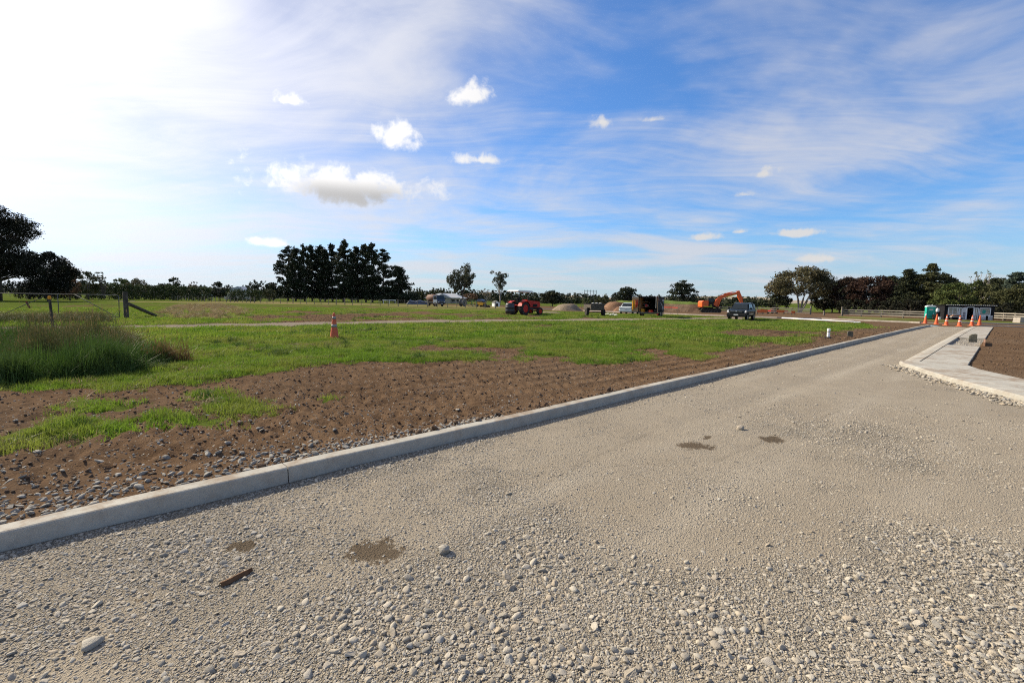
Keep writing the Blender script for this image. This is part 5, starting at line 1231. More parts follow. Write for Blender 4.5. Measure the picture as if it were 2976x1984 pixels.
# pipe gate standing open across the frame edge
ge = G(349, 926); g2 = G(172, 929); dirv = Vector((-1, -0.03, 0)).normalized(); Lg = 4.9
t = thing('farm_gate', 'galvanised pipe farm gate with slanting braces and wire', 'gate', (ge.x, ge.y, ge.z + .06), math.atan2(dirv.y, dirv.x))
Hg = at(345, 857.5, ge.y).z - ge.z - .06
MB().tube([(0.03, 0, 0.0), (0.0, 0, Hg - .09), (0.05, 0, Hg - .02), (.13, 0, Hg), (Lg * .5, 0, Hg), (Lg * 2.2, 0, Hg)], .021, 8).build('top_rail', M_STEEL, t, smooth=True)
MB().tube([(0.03, 0, 0.04), (Lg * 2.2, 0, 0.04)], .022, 8).build('bottom_rail', M_STEEL, t, smooth=True)
for x_ in (3.35, 7.4): MB().tube([(x_, 0, .04), (x_, 0, Hg)], .02, 8).build('upright', M_STEEL, t, smooth=True)
MB().tube([(2.4, .02, Hg), (0.25, .02, .10)], .02, 8).build('brace', M_STEEL, t, smooth=True)
MB().tube([(4.1, .02, Hg * .88), (6.4, .02, .10)], .02, 8).build('brace', M_STEEL, t, smooth=True)
for h_ in (.2, .38, .56, .74): MB().tube([(0.03, 0, Hg * h_), (Lg * 2.2, 0, Hg * h_)], .004, 4).build('wire', M_DSTEEL, t)
MB().box((5.05, -.04, Hg * .52), (.09, .03, .42), (0, .45, 0)).build('latch_strap', mat('strap_red', (0.16, 0.04, 0.025), (0.09, 0.05, 0.03), 6, 0.8), t)

def wire_fence(label, pts, spacing, h, pr, name='wire_fence'):
    t = thing(name, label, 'fence', pts[0]); o0 = Vector(pts[0]); rr = random.Random(len(pts) * 7 + int(h * 100)); tops = []
    meshes = [MB().lathe([(pr, -.2), (pr * .95, h * .99), (pr * .7, h)], n=7).build('post', M_POST) for _ in range(1)]; base = meshes[0]; first = True
    for a, b in zip(pts[:-1], pts[1:]):
        a, b = Vector(a), Vector(b); n = max(1, int((b - a).length / spacing))
        for k in range(n):
            p = a.lerp(b, (k + rr.uniform(-.1, .1)) / n); p.z = float(ground_h(p.x, p.y)); o = base if first else base.copy()
            if not first: COL.objects.link(o)
            first = False; o.parent = t; o.location = p - o0; o.scale = (1, 1, rr.uniform(.9, 1.08)); o.rotation_euler = (rr.gauss(0, .03), rr.gauss(0, .03), 0)
            if k % 6 == 0: o.scale = (1.6, 1.6, 1.12)
            tops.append(p - o0)
    for f in (.3, .55, .8, .97): MB().tube([(p.x, p.y, p.z + h * f) for p in tops], .006, 3).build('wire', M_STEEL, t)
    return t
wire_fence('long post and wire fence before the pine row', [P(330, 867), P(540, 874), P(740, 880), P(1000, 886), P(1240, 891.5), P(1440, 895.5), P(1570, 898)], 1.75, 1.15, .055)
wire_fence('second post and wire fence close under the pines', [P(640, 872.5), P(900, 877), P(1200, 884)], 2.6, 1.1, .05)
wire_fence('post and wire fence behind the farm gate', [P(-260, 860), P(0, 863), P(330, 867)], 2.2, 1.1, .055)
wire_fence('post and wire fence right of the tractor', [P(1570, 894), P(1660, 896), P(1720, 896)], 2.2, 1.0, .05)
def white_rail(label, px0, px1, py, base_y):
    a, b = P(px0, base_y), P(px1, base_y); h = at(px0, py, a.y).z - a.z
    t = thing('white_rail', label, 'rail', a); d = b - a
    MB().box(tuple(d / 2 + Vector((0, 0, h))), (d.length, .12, .22), (0, 0, math.atan2(d.y, d.x))).build('rail', M_WHITE, t)
    for u in (.05, .5, .95): MB().box(tuple(d * u + Vector((0, .1, h * .5))), (.1, .1, h)).build('post', M_WHITE, t)
white_rail('short white rail on posts below the trimmed hedge', 283, 307, 853, 864)
white_rail('white rail on posts before the dark slim tree', 587, 620, 857, 873)
white_rail('white rail on posts under the pine row end', 1112, 1150, 872, 882)

def rail_fence(name, label, pts, h=1.15, bay=2.3, rails=3):
    t = thing(name, label, 'fence', pts[0]); o0 = Vector(pts[0]); rr = random.Random(int(pts[0][0] * 10)); ps = []
    for a, b in zip(pts[:-1], pts[1:]):
        a, b = Vector(a), Vector(b); n = max(1, round((b - a).length / bay))
        for k in range(n): ps.append(a.lerp(b, k / n))
    ps.append(Vector(pts[-1]))
    for p in ps: p.z = float(ground_h(p.x, p.y))
    pb = MB().box((0, 0, h * .5 - .1), (.13, .13, h + .25)).build('post', M_POST, t)
    for i, p in enumerate(ps):
        o = pb if i == 0 else pb.copy()
        if i: COL.objects.link(o)
        o.location = p - o0
    rb = None
    for a, b in zip(ps[:-1], ps[1:]):
        d = b - a
        for k in range(rails):
            if rb is None: rb = MB().box((0, 0, 0), (1, .045, .15)).build('rail', M_RAIL, t); o = rb
            else: o = rb.copy(); COL.objects.link(o)
            nrm = Vector((d.y, -d.x, 0)).normalized() * .09
            if nrm.dot(Vector((a.x, a.y, 0))) > 0: nrm = -nrm
            o.location = (a + b) / 2 - o0 + Vector((0, 0, h * (.30 + .62 * k / (rails - 1)) + rr.gauss(0, .012))) + nrm
            o.scale = (d.length * .995, 1, 1); o.rotation_euler = (0, -math.atan2(d.z, math.hypot(d.x, d.y)) + rr.gauss(0, .006), math.atan2(d.y, d.x))
    return t
rail_fence('rail_fence', 'pale timber rail fence running behind the excavator to the driveway gap', [P(1742, 900), P(1900, 903), P(2090, 907.5), P(2200, 910), P(2354, 914.5)], 1.2, 2.6)
rail_fence('rail_fence', 'timber rail fence from the driveway gap to the portable toilet', [P(2448, 918.5), P(2560, 922), P(2692, 926.5)], 1.15, 2.4)
rail_fence('rail_fence', 'timber rail fence right of the office hut', [on_ground(2884, 74, 930), on_ground(2985, 67, 934), on_ground(3080, 62, 934)], 1.2, 2.4)
for (px_, py_, hh, lb) in ((2355, 914.5, 25, 'tall gate post ending the excavator fence'), (2446, 918.5, 27, 'tall gate post starting the toilet fence'), (2394, 917, 14, 'short post in the middle of the driveway gap')):
    q = P(px_, py_); o = MB().box((0, 0, hh * q.y / F * .5), (.2, .2, hh * q.y / F)).build('gate_post', M_POST, bevel=.01); o.location = q; tag(o, lb, 'post')

# ------------------------------------------------------------------ kerb of the new street, pipe, markers
kp = [P(a, b) for a, b in LONG_KERB]; root = tag(bpy.data.objects.new('street_kerb', None), 'pale concrete kerb of the new street crossing the field', kind='structure'); COL.objects.link(root)
for i, (a, b) in enumerate(zip(kp[:-1], kp[1:])):
    n = max(2, int((b - a).length / 2.0)); pts = []
    for k in range(n + 1):
        p = a.lerp(b, k / n) ; pts.append((p.x, p.y, float(zbase(p.x, p.y)) + 0.02))
    kerb_section(root, pts, .32, .10, -.15, mt=M_PALE)
kr = [P(a, b) for a, b in ((2795, 938.5), (2850, 940), (2976, 943.5), (3150, 950))]
for a, b in zip(kr[:-1], kr[1:]):
    kerb_section(root, [(p.x, p.y, float(zbase(p.x, p.y)) + .02) for p in (a, a.lerp(b, .5), b)], .32, .10, -.15, mt=M_PALE)
kr = [P(a, b) for a, b in ((2852, 947.5), (2910, 949), (2976, 951), (3150, 958))]
for a, b in zip(kr[:-1], kr[1:]):
    kerb_section(root, [(p.x, p.y, float(zbase(p.x, p.y)) + .01) for p in (a, a.lerp(b, .5), b)], .25, .07, -.15, mt=M_PALE)
a, b = G(2273, 925.5), G(2482, 937)
o = MB().tube([a + Vector((0, 0, .07)), b + Vector((0, 0, .07))], .062, 12).build('drain_pipe', M_WHITE, smooth=True); tag(o, 'long white pipe lying on the grass before the rail fence', 'pipe')
a, b = G(2482, 938), G(2500, 938.6); o = MB().tube([a + Vector((0, 0, .07)), b + Vector((0, 0, .07))], .07, 10).build('pipe_offcut', M_WHITE); tag(o, 'short white pipe offcut beyond the end of the long pipe', 'pipe')
q = G(2407, 982); t = thing('standpipe', 'white standpipe with black band and black foot by the kerb', 'standpipe', q); t.scale = (.74, .74, 1)
MB().lathe([(.08, 0), (.08, .36), (.0801, .36)], n=16).build('pipe', M_WHITE, t, smooth=False)
MB().lathe([(.087, .29), (.087, .315)], n=16).build('band', M_BLACK, t); MB().lathe([(.075, .36), (.09, .365), (.09, .43), (.07, .44)], n=16).build('cap', M_WHITE, t)
MB().lathe([(.20, 0), (.22, .03), (.18, .06), (.1, .075)], n=14).build('foot', M_BLACK, t)
q = G(2470, 977); o = MB().prism([(-.15, -.05), (.16, -.05), (.16, .26), (.08, .29), (-.06, .30), (-.15, .26)], -.09, .09).build('marker_stone', M_DARKCON, bevel=.012); o.location = q; o.rotation_euler = (0, 0, -.5); o.scale = (.72, .72, .8); tag(o, 'small dark square stub on bare soil beside the white standpipe', 'stub')

# ------------------------------------------------------------------ earth bank, heaps
def heap_mat(name, c1, c2, grass):
    mt = bpy.data.materials.new(name); mt.use_nodes = True; t = NT(mt.node_tree); b = t.n['Principled BSDF']
    pos = t.new('ShaderNodeNewGeometry').outputs['Position']; nrm = t.sep(t.new('ShaderNodeNewGeometry').outputs['Normal'])[2]
    n = t.noise(pos, 0.8, 5, 0.65); col = t.mix(t.mr(n, .35, .65), c1, c2)
    if grass:
        gcol = t.mix(t.noise(pos, 2.0, 3), (0.07, 0.115, 0.022), (0.13, 0.16, 0.04)); gm = t.attr('gm')
        col = t.mix(t.mr(t.m('ADD', gm, t.m('MULTIPLY', t.m('SUBTRACT', n, .5), .8)), .35, .65), col, gcol)
    t.put(b.inputs['Base Color'], col); b.inputs['Roughness'].default_value = .95; b.inputs['Specular IOR Level'].default_value = .1
    bn = t.new('ShaderNodeBump'); bn.inputs['Strength'].default_value = .7; bn.inputs['Distance'].default_value = .2; t.put(bn.inputs['Height'], t.noise(pos, 3.0, 5, .65)); t.l.new(bn.outputs[0], b.inputs['Normal'])
    return mt
M_BANK = heap_mat('bank_soil', (0.105, 0.070, 0.045), (0.165, 0.112, 0.075), True); M_HEAPG = heap_mat('heap_gravel', (0.17, 0.132, 0.092), (0.235, 0.185, 0.132), False); M_HEAPB = heap_mat('heap_soil', (0.15, 0.085, 0.050), (0.21, 0.125, 0.078), False)
def mound(name, label, a, b, half, height, mt, seed, grass=False, group=None):
    a, b = Vector(a), Vector(b); d = (b - a); L = d.length; d.normalize(); nn = Vector((-d.y, d.x, 0)); ns, nt = max(14, int((L + half * 2) / .5)), 26
    S = np.linspace(-half, L + half, ns); T = np.linspace(-half, half, nt); s, t = np.meshgrid(S, T, indexing='ij')
    e = np.maximum(np.maximum(-s, s - L), 0); rr_ = np.sqrt(t * t + e * e) / half
    x = a.x + d.x * s + nn.x * t; y = a.y + d.y * s + nn.y * t
    pr = sstep(1.0, .30, rr_ + fbm(x / 3, y / 3, 3, seed) * .35) * height
    pr = pr * (1 + .35 * fbm(x / 2.5, y / 2.5, 4, seed + 3)) + (rr_ < .98) * np.maximum(fbm(x / .9, y / .9, 4, seed + 5, .65), -.1) * .28 * np.minimum(1, pr)
    pr = np.where(rr_ > .97, -.25, pr); z = ground_h(x, y) + pr
    idx = np.arange(ns * nt).reshape(ns, nt); q = np.stack([idx[:-1, :-1], idx[1:, :-1], idx[1:, 1:], idx[:-1, 1:]], -1).reshape(-1, 4)
    o = npmesh(name, np.stack([x, y, z], -1).reshape(-1, 3), q, mt, smooth=True)
    if grass:
        at_ = o.data.attributes.new('gm', 'FLOAT', 'POINT'); at_.data.foreach_set('value', (sstep(.62, .9, pr / height) + .9 * (s < L * .22) * sstep(.25, .5, pr / height)).reshape(-1).astype(np.float32))
    return tag(o, label, 'mound', group)
def Dg(px, D): return on_ground(px, D, 890)
mound('earth_bank', 'long earth bank with green top behind the vehicles', Dg(1822, 100), Dg(2022, 92), 4.2, 2.0, M_BANK, 5, True)
mound('soil_heap', 'brown bare soil heap sloping off the end of the bank', Dg(1790, 90), Dg(1800, 92), 3.2, 1.55, M_HEAPB, 9)
mound('soil_heap', 'small brown soil heap left of the white car', Dg(1806, 76), Dg(1812, 77), 1.5, .75, M_HEAPB, 14)
mound('gravel_heap', 'grey-brown gravel heap between tractor and cart', Dg(1644, 78), Dg(1655, 78), 2.6, 1.05, M_HEAPG, 19)
mound('gravel_heap', 'low spread gravel heap in front of the tractor', Dg(1585, 50), Dg(1600, 50), 1.6, .22, M_HEAPG, 23)

# ------------------------------------------------------------------ vehicles: local +X forward, +Y left
def heading(dx, dy): return math.atan2(dy, dx)
def tractor():
    q = G(1507, 914.5); t = thing('tractor', 'red tractor with white canopy and black drum behind', 'tractor', q, R(48), scale=.98)
    t['label'] = 'red farm tractor with white sunshade canopy beyond the track'
    for sy in (-1, 1):
        wheel(t, (0, sy * .72, .64), .64, .42, M_RED, .60, 18, name='rear_wheel')
        wheel(t, (2.5, sy * .62, .37), .37, .26, M_RED, .60, 14, name='front_wheel', steer=-.12)
    MB().prism([(-.1, .55), (1.0, .52), (2.75, .48), (2.75, .72), (1.0, .86), (-.1, .95)], -.22, .22).build('chassis', M_DSTEEL, t, bevel=.02)
    bn = MB().prism([(.95, .76), (2.92, .70), (3.0, .98), (2.94, 1.24), (2.7, 1.34), (.95, 1.44)], -.33, .33).build('bonnet', M_RED, t, bevel=.05)
    MB().box((2.975, 0, .98), (.05, .5, .34)).build('grille', M_BLACK, bn); MB().box((2.1, -.335, .94), (.7, .02, .28)).build('side_grille', M_BLACK, bn)
    for sy in (-1, 1): MB().box((2.97, sy * .2, 1.18), (.05, .13, .08)).build('headlamp', M_LAMP, bn)
    MB().tube([(1.62, .22, 1.36), (1.62, .22, 1.95)], .035, 8).build('exhaust', M_DSTEEL, t)
    MB().tube([(2.5, 0, .38), (2.5, .6, .38)], .05, 6).tube([(2.5, 0, .38), (2.5, -.6, .38)], .05, 6).build('front_axle', M_DSTEEL, t)
    MB().box((3.0, 0, .58), (.16, .56, .26)).build('front_weight', M_RED, t)
    MB().box((.35, 0, .95), (1.3, 1.0, .10)).build('platform', M_RED, t)
    for sy in (-1, 1):
        pts = [(math.cos(a) * .74, .64 + math.sin(a) * .74) for a in [R(k) for k in range(20, 161, 14)]]; pts2 = [(x * .95, .64 + (z - .64) * .95) for x, z in reversed(pts)]
        MB().prism(pts + pts2, sy * .72 - .24, sy * .72 + .24).build('mudguard', M_RED, t)
    MB().box((.05, 0, 1.12), (.46, .46, .14)).build('seat', M_BLACK, t, bevel=.03); MB().box((-.2, 0, 1.40), (.12, .44, .5), (0, -.12, 0)).build('seat_back', M_BLACK, t, bevel=.03)
    MB().tube([(.95, 0, 1.2), (.68, 0, 1.46)], .025, 6).build('steering_column', M_BLACK, t)
    sw = MB()
    pts = [Vector((.66, 0, 1.48)) + Vector((math.sin(a) * .1 * .7, math.cos(a) * .19, math.sin(a) * .14)) for a in [2 * math.pi * k / 14 for k in range(15)]]
    sw.tube(pts, .014, 5).build('steering_wheel', M_BLACK, t)
    MB().box((.98, 0, 1.38), (.12, .6, .26)).build('dash', M_RED, t)
    for sy in (-1, 1):
        MB().tube([(-.42, sy * .50, .95), (-.45, sy * .50, 1.7), (-.40, sy * .47, 2.26)], .042, 8).build('roll_post', M_BLACK, t)
        MB().box((-.47, sy * .52, 1.72), (.08, .13, .17)).build('rear_lamp', M_BLACK, t)
        MB().tube([(1.02, sy * .42, 1.4), (1.05, sy * .42, 2.24)], .017, 6).build('front_post', M_STEEL, t)
        MB().box((-.62, sy * .84, 1.28), (.06, .2, .1)).build('tail_lamp', M_TAIL, t)
    MB().prism([(-.95, 2.24), (1.35, 2.20), (1.38, 2.25), (1.2, 2.37), (-.75, 2.40), (-.98, 2.30)], -.72, .72).build('canopy', M_WHITE, t, bevel=.03)
    for sy in (-1, 1): MB().tube([(-.2, sy * .3, .5), (-.95, sy * .34, .42)], .03, 6).build('linkage_arm', M_DSTEEL, t)
    MB().tube([(-.25, -.45, 1.02), (-.6, -.45, .98), (-.6, .45, .98), (-.25, .45, 1.02)], .035, 6).build('rear_frame', M_RED, t)
    b = thing('drum', 'black plastic drum carried on the back of the red tractor', 'drum', t.matrix_basis @ Vector((-1.25, -.02, .12)), 0, scale=.98)
    MB().lathe([(.40, 0), (.45, .03), (.46, .28), (.475, .30), (.46, .33), (.46, .60), (.475, .62), (.46, .65), (.43, .92), (.40, 1.0), (.36, 1.02)], n=24).build('body', M_BARRELP, b, smooth=True)
    MB().lathe([(.37, 1.02), (.38, 1.05), (.1, 1.07)], n=24).build('lid', M_BLACK, b)
tractor()

def ute():
    q = G(2170, 931); h = Vector((-.61, -.79, 0)).normalized(); ang = math.atan2(h.y, h.x); s = .85
    lf = Vector((-h.y, h.x, 0))
    c = q - h * (.9 * s) * 1.0 - lf * (.9 * s) * 1.0      # centre of the car from its front left wheel
    c = q - h * 1.45 * s - lf * .8 * s; c.z = gz(c.x, c.y)
    t = thing('ute', 'dark double cab ute with canopy parked on the grass', 'ute', c, ang, scale=s)
    W = .93
    body = MB()
    sec = [  # x, half width, z low, z belt
        (2.52, .62, .55, .86), (2.40, .80, .42, 1.02), (2.0, .90, .36, 1.12), (1.2, W, .36, 1.17), (.2, W, .36, 1.16), (-1.2, W, .38, 1.16), (-2.3, .92, .45, 1.14), (-2.62, .84, .55, 1.10)]
    k = 8
    for (x, w, z0, z1) in sec:
        body.v += [(x, -w * .86, z0), (x, -w, z0 + .16), (x, -w, z1 - .2), (x, -w * .93, z1), (x, w * .93, z1), (x, w, z1 - .2), (x, w, z0 + .16), (x, w * .86, z0)]
    for i in range(len(sec) - 1):
        for j in range(k): body.f.append((i * k + j, i * k + (j + 1) % k, (i + 1) * k + (j + 1) % k, (i + 1) * k + j))
    body.f += [tuple(range(k)), tuple(range((len(sec) - 1) * k, len(sec) * k))]
    bo = body.build('body', M_UTE, t, bevel=.02)
    def hull(name, secs, mt, par=t, bev=.03):
        B = MB()
        for (x, w0, z0, w1, z1) in secs: B.v += [(x, -w0, z0), (x, -w1, z1), (x, w1, z1), (x, w0, z0)]
        for i in range(len(secs) - 1):
            for j in range(4): B.f.append((i * 4 + j, i * 4 + (j + 1) % 4, (i + 1) * 4 + (j + 1) % 4, (i + 1) * 4 + j))
        B.f += [(0, 1, 2, 3), tuple((len(secs) - 1) * 4 + j for j in range(4))]
        return B.build(name, mt, par, bevel=bev)
    cab = hull('cab', [(1.28, .84, 1.14, .82, 1.17), (.52, .86, 1.14, .68, 1.68), (.2, .87, 1.14, .70, 1.75), (-.85, .88, 1.14, .70, 1.76), (-1.0, .88, 1.14, .71, 1.74)], M_UTE)
    can = hull('canopy', [(-1.02, .88, 1.13, .73, 1.76), (-1.3, .89, 1.13, .75, 1.80), (-2.2, .88, 1.12, .73, 1.76), (-2.56, .84, 1.10, .66, 1.66)], M_UTE)
    MB().quad((1.20, -.74, 1.20), (1.20, .74, 1.20), (.56, .60, 1.655), (.56, -.60, 1.655)).build('windscreen', M_GLASS, cab)
    cab.children[-1].location = (.018, 0, .012)
    for sy in (-1, 1):
        for (x0, x1, xt0, xt1) in ((.98, .02, .48, .02), (-.06, -.92, -.06, -.86)):
            yb, yt = sy * .885, sy * .742
            MB().quad((x0, yb, 1.20), (x1, yb, 1.20), (xt1, yt, 1.66), (xt0, yt, 1.66)).build('side_window', M_GLASS, cab)
        MB().quad((-1.15, sy * .895, 1.24), (-2.3, sy * .885, 1.24), (-2.2, sy * .775, 1.66), (-1.2, sy * .785, 1.68)).build('side_window', M_GLASS, can)
        mr_ = MB().box((.92, sy * 1.03, 1.22), (.14, .22, .17)).build('mirror', M_UTE, t, bevel=.03); MB().box((.845, sy * 1.03, 1.22), (.02, .18, .13)).build('mirror_glass', M_ALLOY, mr_)
        MB().prism([(2.47, .82), (2.36, 1.03), (2.02, 1.06), (2.12, .84)], sy * .60, sy * .895).build('headlight', M_LAMP, t, bevel=.015)
        MB().box((2.45, sy * .62, .55), (.10, .2, .1)).build('fog_lamp', M_LAMP, t)
        for x_ in (1.55, -1.62):
            wheel(t, (x_, sy * .80, .38), .385, .25, M_ALLOY, .64)
            pts = [(x_ + math.cos(a) * .47, .38 + math.sin(a) * .47) for a in [R(v) for v in range(-8, 189, 14)]]; pts2 = [(x_ + math.cos(a) * .39, .38 + math.sin(a) * .39) for a in [R(v) for v in range(188, -9, -14)]]
            MB().prism(pts + pts2, sy * .80, sy * .955).build('wheel_arch', M_PLAST, t)
        MB().box((-2.60, sy * .80, .95), (.05, .14, .3)).build('tail_lamp', M_TAIL, t)
        MB().box((0, sy * .95, .66), (2.2, .02, .05)).build('side_trim', M_ALLOY, t)
        MB().tube([(.3, sy * .62, 1.80), (-.9, sy * .62, 1.81)], .022, 6).build('roof_rail', M_ALLOY, t)
    MB().box((2.50, 0, .88), (.06, 1.15, .24)).build('grille', M_PLAST, t, bevel=.02); MB().box((2.54, 0, .93), (.03, 1.1, .04)).build('grille_bar', M_ALLOY, t)
    MB().prism([(2.30, .40), (2.60, .44), (2.62, .68), (2.45, .74), (2.25, .70)], -.88, .88).build('bumper', M_PLAST, t, bevel=.03)
    MB().box((2.63, 0, .60), (.02, .42, .12)).build('number_plate', M_PLATE, t)
    MB().lathe([(.0, 2.54), (.07, 2.545), (.07, 2.56), (.0, 2.565)], (0, 0, .93), 12, 'X').build('badge', M_ALLOY, t)
    MB().tube([(1.1, -.75, 1.2), (1.0, -.78, 1.75)], .008, 4).build('aerial', M_BLACK, t)
ute()

def car():
    q = G(1829, 912); t = thing('car', 'white sedan parked behind the box trailer', 'car', q, R(62), scale=.98)
    B = MB(); k = 8
    sec = [(-2.15, .74, .42, .86), (-2.05, .84, .30, .96), (-1.3, .87, .24, .98), (.9, .87, .24, .96), (1.9, .82, .26, .84), (2.2, .66, .34, .68)]
    for (x, w, z0, z1) in sec: B.v += [(x, -w * .88, z0), (x, -w, z0 + .14), (x, -w, z1 - .16), (x, -w * .92, z1), (x, w * .92, z1), (x, w, z1 - .16), (x, w, z0 + .14), (x, w * .88, z0)]
    for i in range(len(sec) - 1):
        for j in range(k): B.f.append((i * k + j, i * k + (j + 1) % k, (i + 1) * k + (j + 1) % k, (i + 1) * k + j))
    B.f += [tuple(range(k)), tuple(range((len(sec) - 1) * k, len(sec) * k))]; B.build('body', M_CARW, t, bevel=.025)
    C = MB(); sec = [(-1.55, .78, .95, .74, .98), (-1.05, .80, .95, .60, 1.38), (-.5, .8, .95, .61, 1.43), (.2, .8, .95, .60, 1.40), (.95, .78, .93, .70, .97)]
    for (x, w0, z0, w1, z1) in sec: C.v += [(x, -w0, z0), (x, -w1, z1), (x, w1, z1), (x, w0, z0)]
    for i in range(len(sec) - 1):
        for j in range(4): C.f.append((i * 4 + j, i * 4 + (j + 1) % 4, (i + 1) * 4 + (j + 1) % 4, (i + 1) * 4 + j))
    C.f += [(0, 1, 2, 3), tuple((len(sec) - 1) * 4 + j for j in range(4))]; cb = C.build('cabin', M_CARW, t, bevel=.03)
    MB().quad((-1.54, -.64, 1.0), (-1.54, .64, 1.0), (-1.10, .54, 1.35), (-1.10, -.54, 1.35)).build('rear_window', M_GLASS, cb); cb.children[-1].location = (-.02, 0, .02)
    for sy in (-1, 1):
        MB().quad((-1.2, sy * .80, 1.0), (.7, sy * .80, 1.0), (.18, sy * .635, 1.35), (-.95, sy * .64, 1.35)).build('side_window', M_GLASS, cb)
        for x_ in (-1.28, 1.35): wheel(t, (x_, sy * .74, .30), .305, .19, M_ALLOY, .62)
        MB().box((-2.11, sy * .60, .80), (.06, .36, .12)).build('tail_lamp', M_TAIL, t)
        MB().box((2.1, sy * .55, .62), (.12, .3, .12)).build('headlight', M_LAMP, t)
    MB().box((-2.17, 0, .70), (.02, .36, .11)).build('number_plate', M_PLATE, t); MB().prism([(-2.22, .34), (-2.22, .5), (-2.05, .54), (-2.0, .34)], -.8, .8).build('bumper', M_CARW, t, bevel=.02)
car()

def box_trailer():
    q = G(1882, 921); t = thing('box_trailer', 'black enclosed tool trailer with its back open and ply lining', 'trailer', q, R(61))
    L, W, z0, z1 = 3.0, 1.85, .45, 1.92; x0 = 0.0     # back at x = 0, body towards +X
    MB().box((L / 2, 0, z0 - .04), (L, W, .08)).build('floor', M_PLY, t)
    MB().box((L / 2, 0, z1 + .02), (L + .06, W + .06, .05)).build('roof', M_BLACK, t)
    for sy in (-1, 1):
        MB().box((L / 2, sy * (W / 2 - .02), (z0 + z1) / 2), (L, .04, z1 - z0)).build('side_panel', M_BLACK, t)
        MB().box((L / 2, sy * (W / 2 - .05), (z0 + z1) / 2), (L - .06, .012, z1 - z0 - .06)).build('ply_lining', M_PLY, t)
        MB().box((.03, sy * (W / 2 - .03), (z0 + z1) / 2), (.07, .07, z1 - z0)).build('corner_post', M_BLACK, t)
    MB().box((L - .02, 0, (z0 + z1) / 2), (.04, W, z1 - z0)).build('front_panel', M_BLACK, t)
    MB().box((.03, 0, z1 - .04), (.07, W, .08)).build('header', M_BLACK, t); MB().box((-.02, 0, z0 - .05), (.06, W, .10)).build('sill', M_STEEL, t)
    MB().box((L / 2, 0, .34), (L, 1.1, .10)).build('chassis', M_DSTEEL, t)
    MB().tube([(L, .5, .36), (L + 1.1, 0, .40)], .04, 6).build('drawbar', M_DSTEEL, t); MB().tube([(L, -.5, .36), (L + 1.1, 0, .40)], .04, 6).build('drawbar', M_DSTEEL, t)
    for sy in (-1, 1):
        for x_ in (1.15, 1.82): wheel(t, (x_, sy * .90, .31), .31, .20, M_ALLOY, .62)
        MB().box((1.48, sy * (W / 2 + .06), .66), (1.5, .24, .03)).build('mudguard', M_BLACK, t)
    dl = MB().box((-.10, W / 2 + .30, (z0 + z1) / 2), (.04, .62, z1 - z0 - .04), (0, 0, .25)).build('left_door', M_PLY, t)
    dr = MB().box((-.28, -W / 2 - .03, (z0 + z1) / 2), (.60, .04, z1 - z0 - .04), (0, 0, .15)).build('right_door', M_PLY, t)
    for k, m_ in enumerate((M_HIVISY, M_HIVISY, M_NET, M_FLAGR)):
        MB().tube([(-.16, W / 2 + .52 - k * .14, z1 - .28), (-.19, W / 2 + .50 - k * .14, z1 - .75), (-.18, W / 2 + .53 - k * .14, z1 - 1.25 + .08 * k), (-.16, W / 2 + .47 - k * .14, z1 - .8)], [.035, .06, .05, .035], 7).build('hanging_strop', m_, dl)
    # lettering lines and stickers on the near side
    for k, w_ in enumerate((.34, .46, .40, .42)): MB().box((2.35, -W / 2 - .006, 1.12 - k * .13), (w_, .012, .05)).build('lettering_line', M_PLATE, t)
    MB().box((2.3, -W / 2 - .006, 1.62), (.42, .012, .20)).build('sticker', M_PLATE, t); MB().box((2.62, -W / 2 - .006, 1.4), (.2, .012, .12)).build('sticker', mat('sticker_green', (.25, .42, .2), None, rough=.6), t)
    # shelves and tools inside
    rr = random.Random(3)
    for z_ in (.95, 1.45): MB().box((1.9, .55, z_), (1.6, .5, .03)).build('shelf', M_PLY, t)
    cols = [M_RED, M_ORANGE, M_STEEL, M_PLATE, M_BLACK, M_YELM]
    for k in range(14):
        s_ = rr.uniform(.12, .30); z_ = rr.choice((.45, .45, .965, 1.465)); y_ = rr.uniform(-.6, .75) if z_ < .5 else rr.uniform(.38, .7); x_ = rr.uniform(.3, 1.5) if z_ < .5 else rr.uniform(1.2, 2.5)
        o = MB().box((0, 0, s_ / 2), (s_ * rr.uniform(.8, 1.5), s_, s_), (0, 0, rr.uniform(-.4, .4)), taper=(.9, .9)).build('tool_box', rr.choice(cols)); o.parent = None
        o.location = t.matrix_basis @ Vector((x_, y_, z_ + .004)); o.rotation_euler = (0, 0, R(61)); o.name = 'tool_case'
        nm = {M_RED.name: 'red', M_ORANGE.name: 'orange', M_STEEL.name: 'steel grey', M_PLATE.name: 'white', M_BLACK.name: 'black', M_YELM.name: 'yellow'}[o.data.materials[0].name]
        tag(o, '%s tool case stored on the %s of the box trailer' % (nm, {.45: 'floor', .965: 'lower shelf', 1.465: 'upper shelf'}[z_]), 'tool case', 'tool cases in the box trailer')
    # flag on a leaning staff at the right door
    f = thing('flag', 'red and white flag hanging from the box trailer', 'flag', t.matrix_basis @ Vector((-.62, -W / 2 + .05, .95)), R(61))
    MB().tube([(0, 0, -.1), (.02, .02, 1.05)], .014, 5).build('staff', M_PLATE, f)
    for (nm, m_, a0, a1) in (('red_cloth', M_FLAGR, .0, .55), ('white_cloth', M_PLATE, .55, 1.0)):
        B = MB(); n = 8
        for i in range(n + 1):
            u = a0 + (a1 - a0) * i / n; w = .05 + .42 * u
            for j in range(5): v = j / 4; B.v.append((.03 * math.sin(j * 2 + u * 6), -.08 - u * .55 + (v - .5) * w * .5, 1.0 - u * .95 + (v - .5) * w))
        for i in range(n):
            for j in range(4): B.f.append((i * 5 + j, (i + 1) * 5 + j, (i + 1) * 5 + j + 1, i * 5 + j + 1))
        B.build(nm, m_, f, smooth=True)
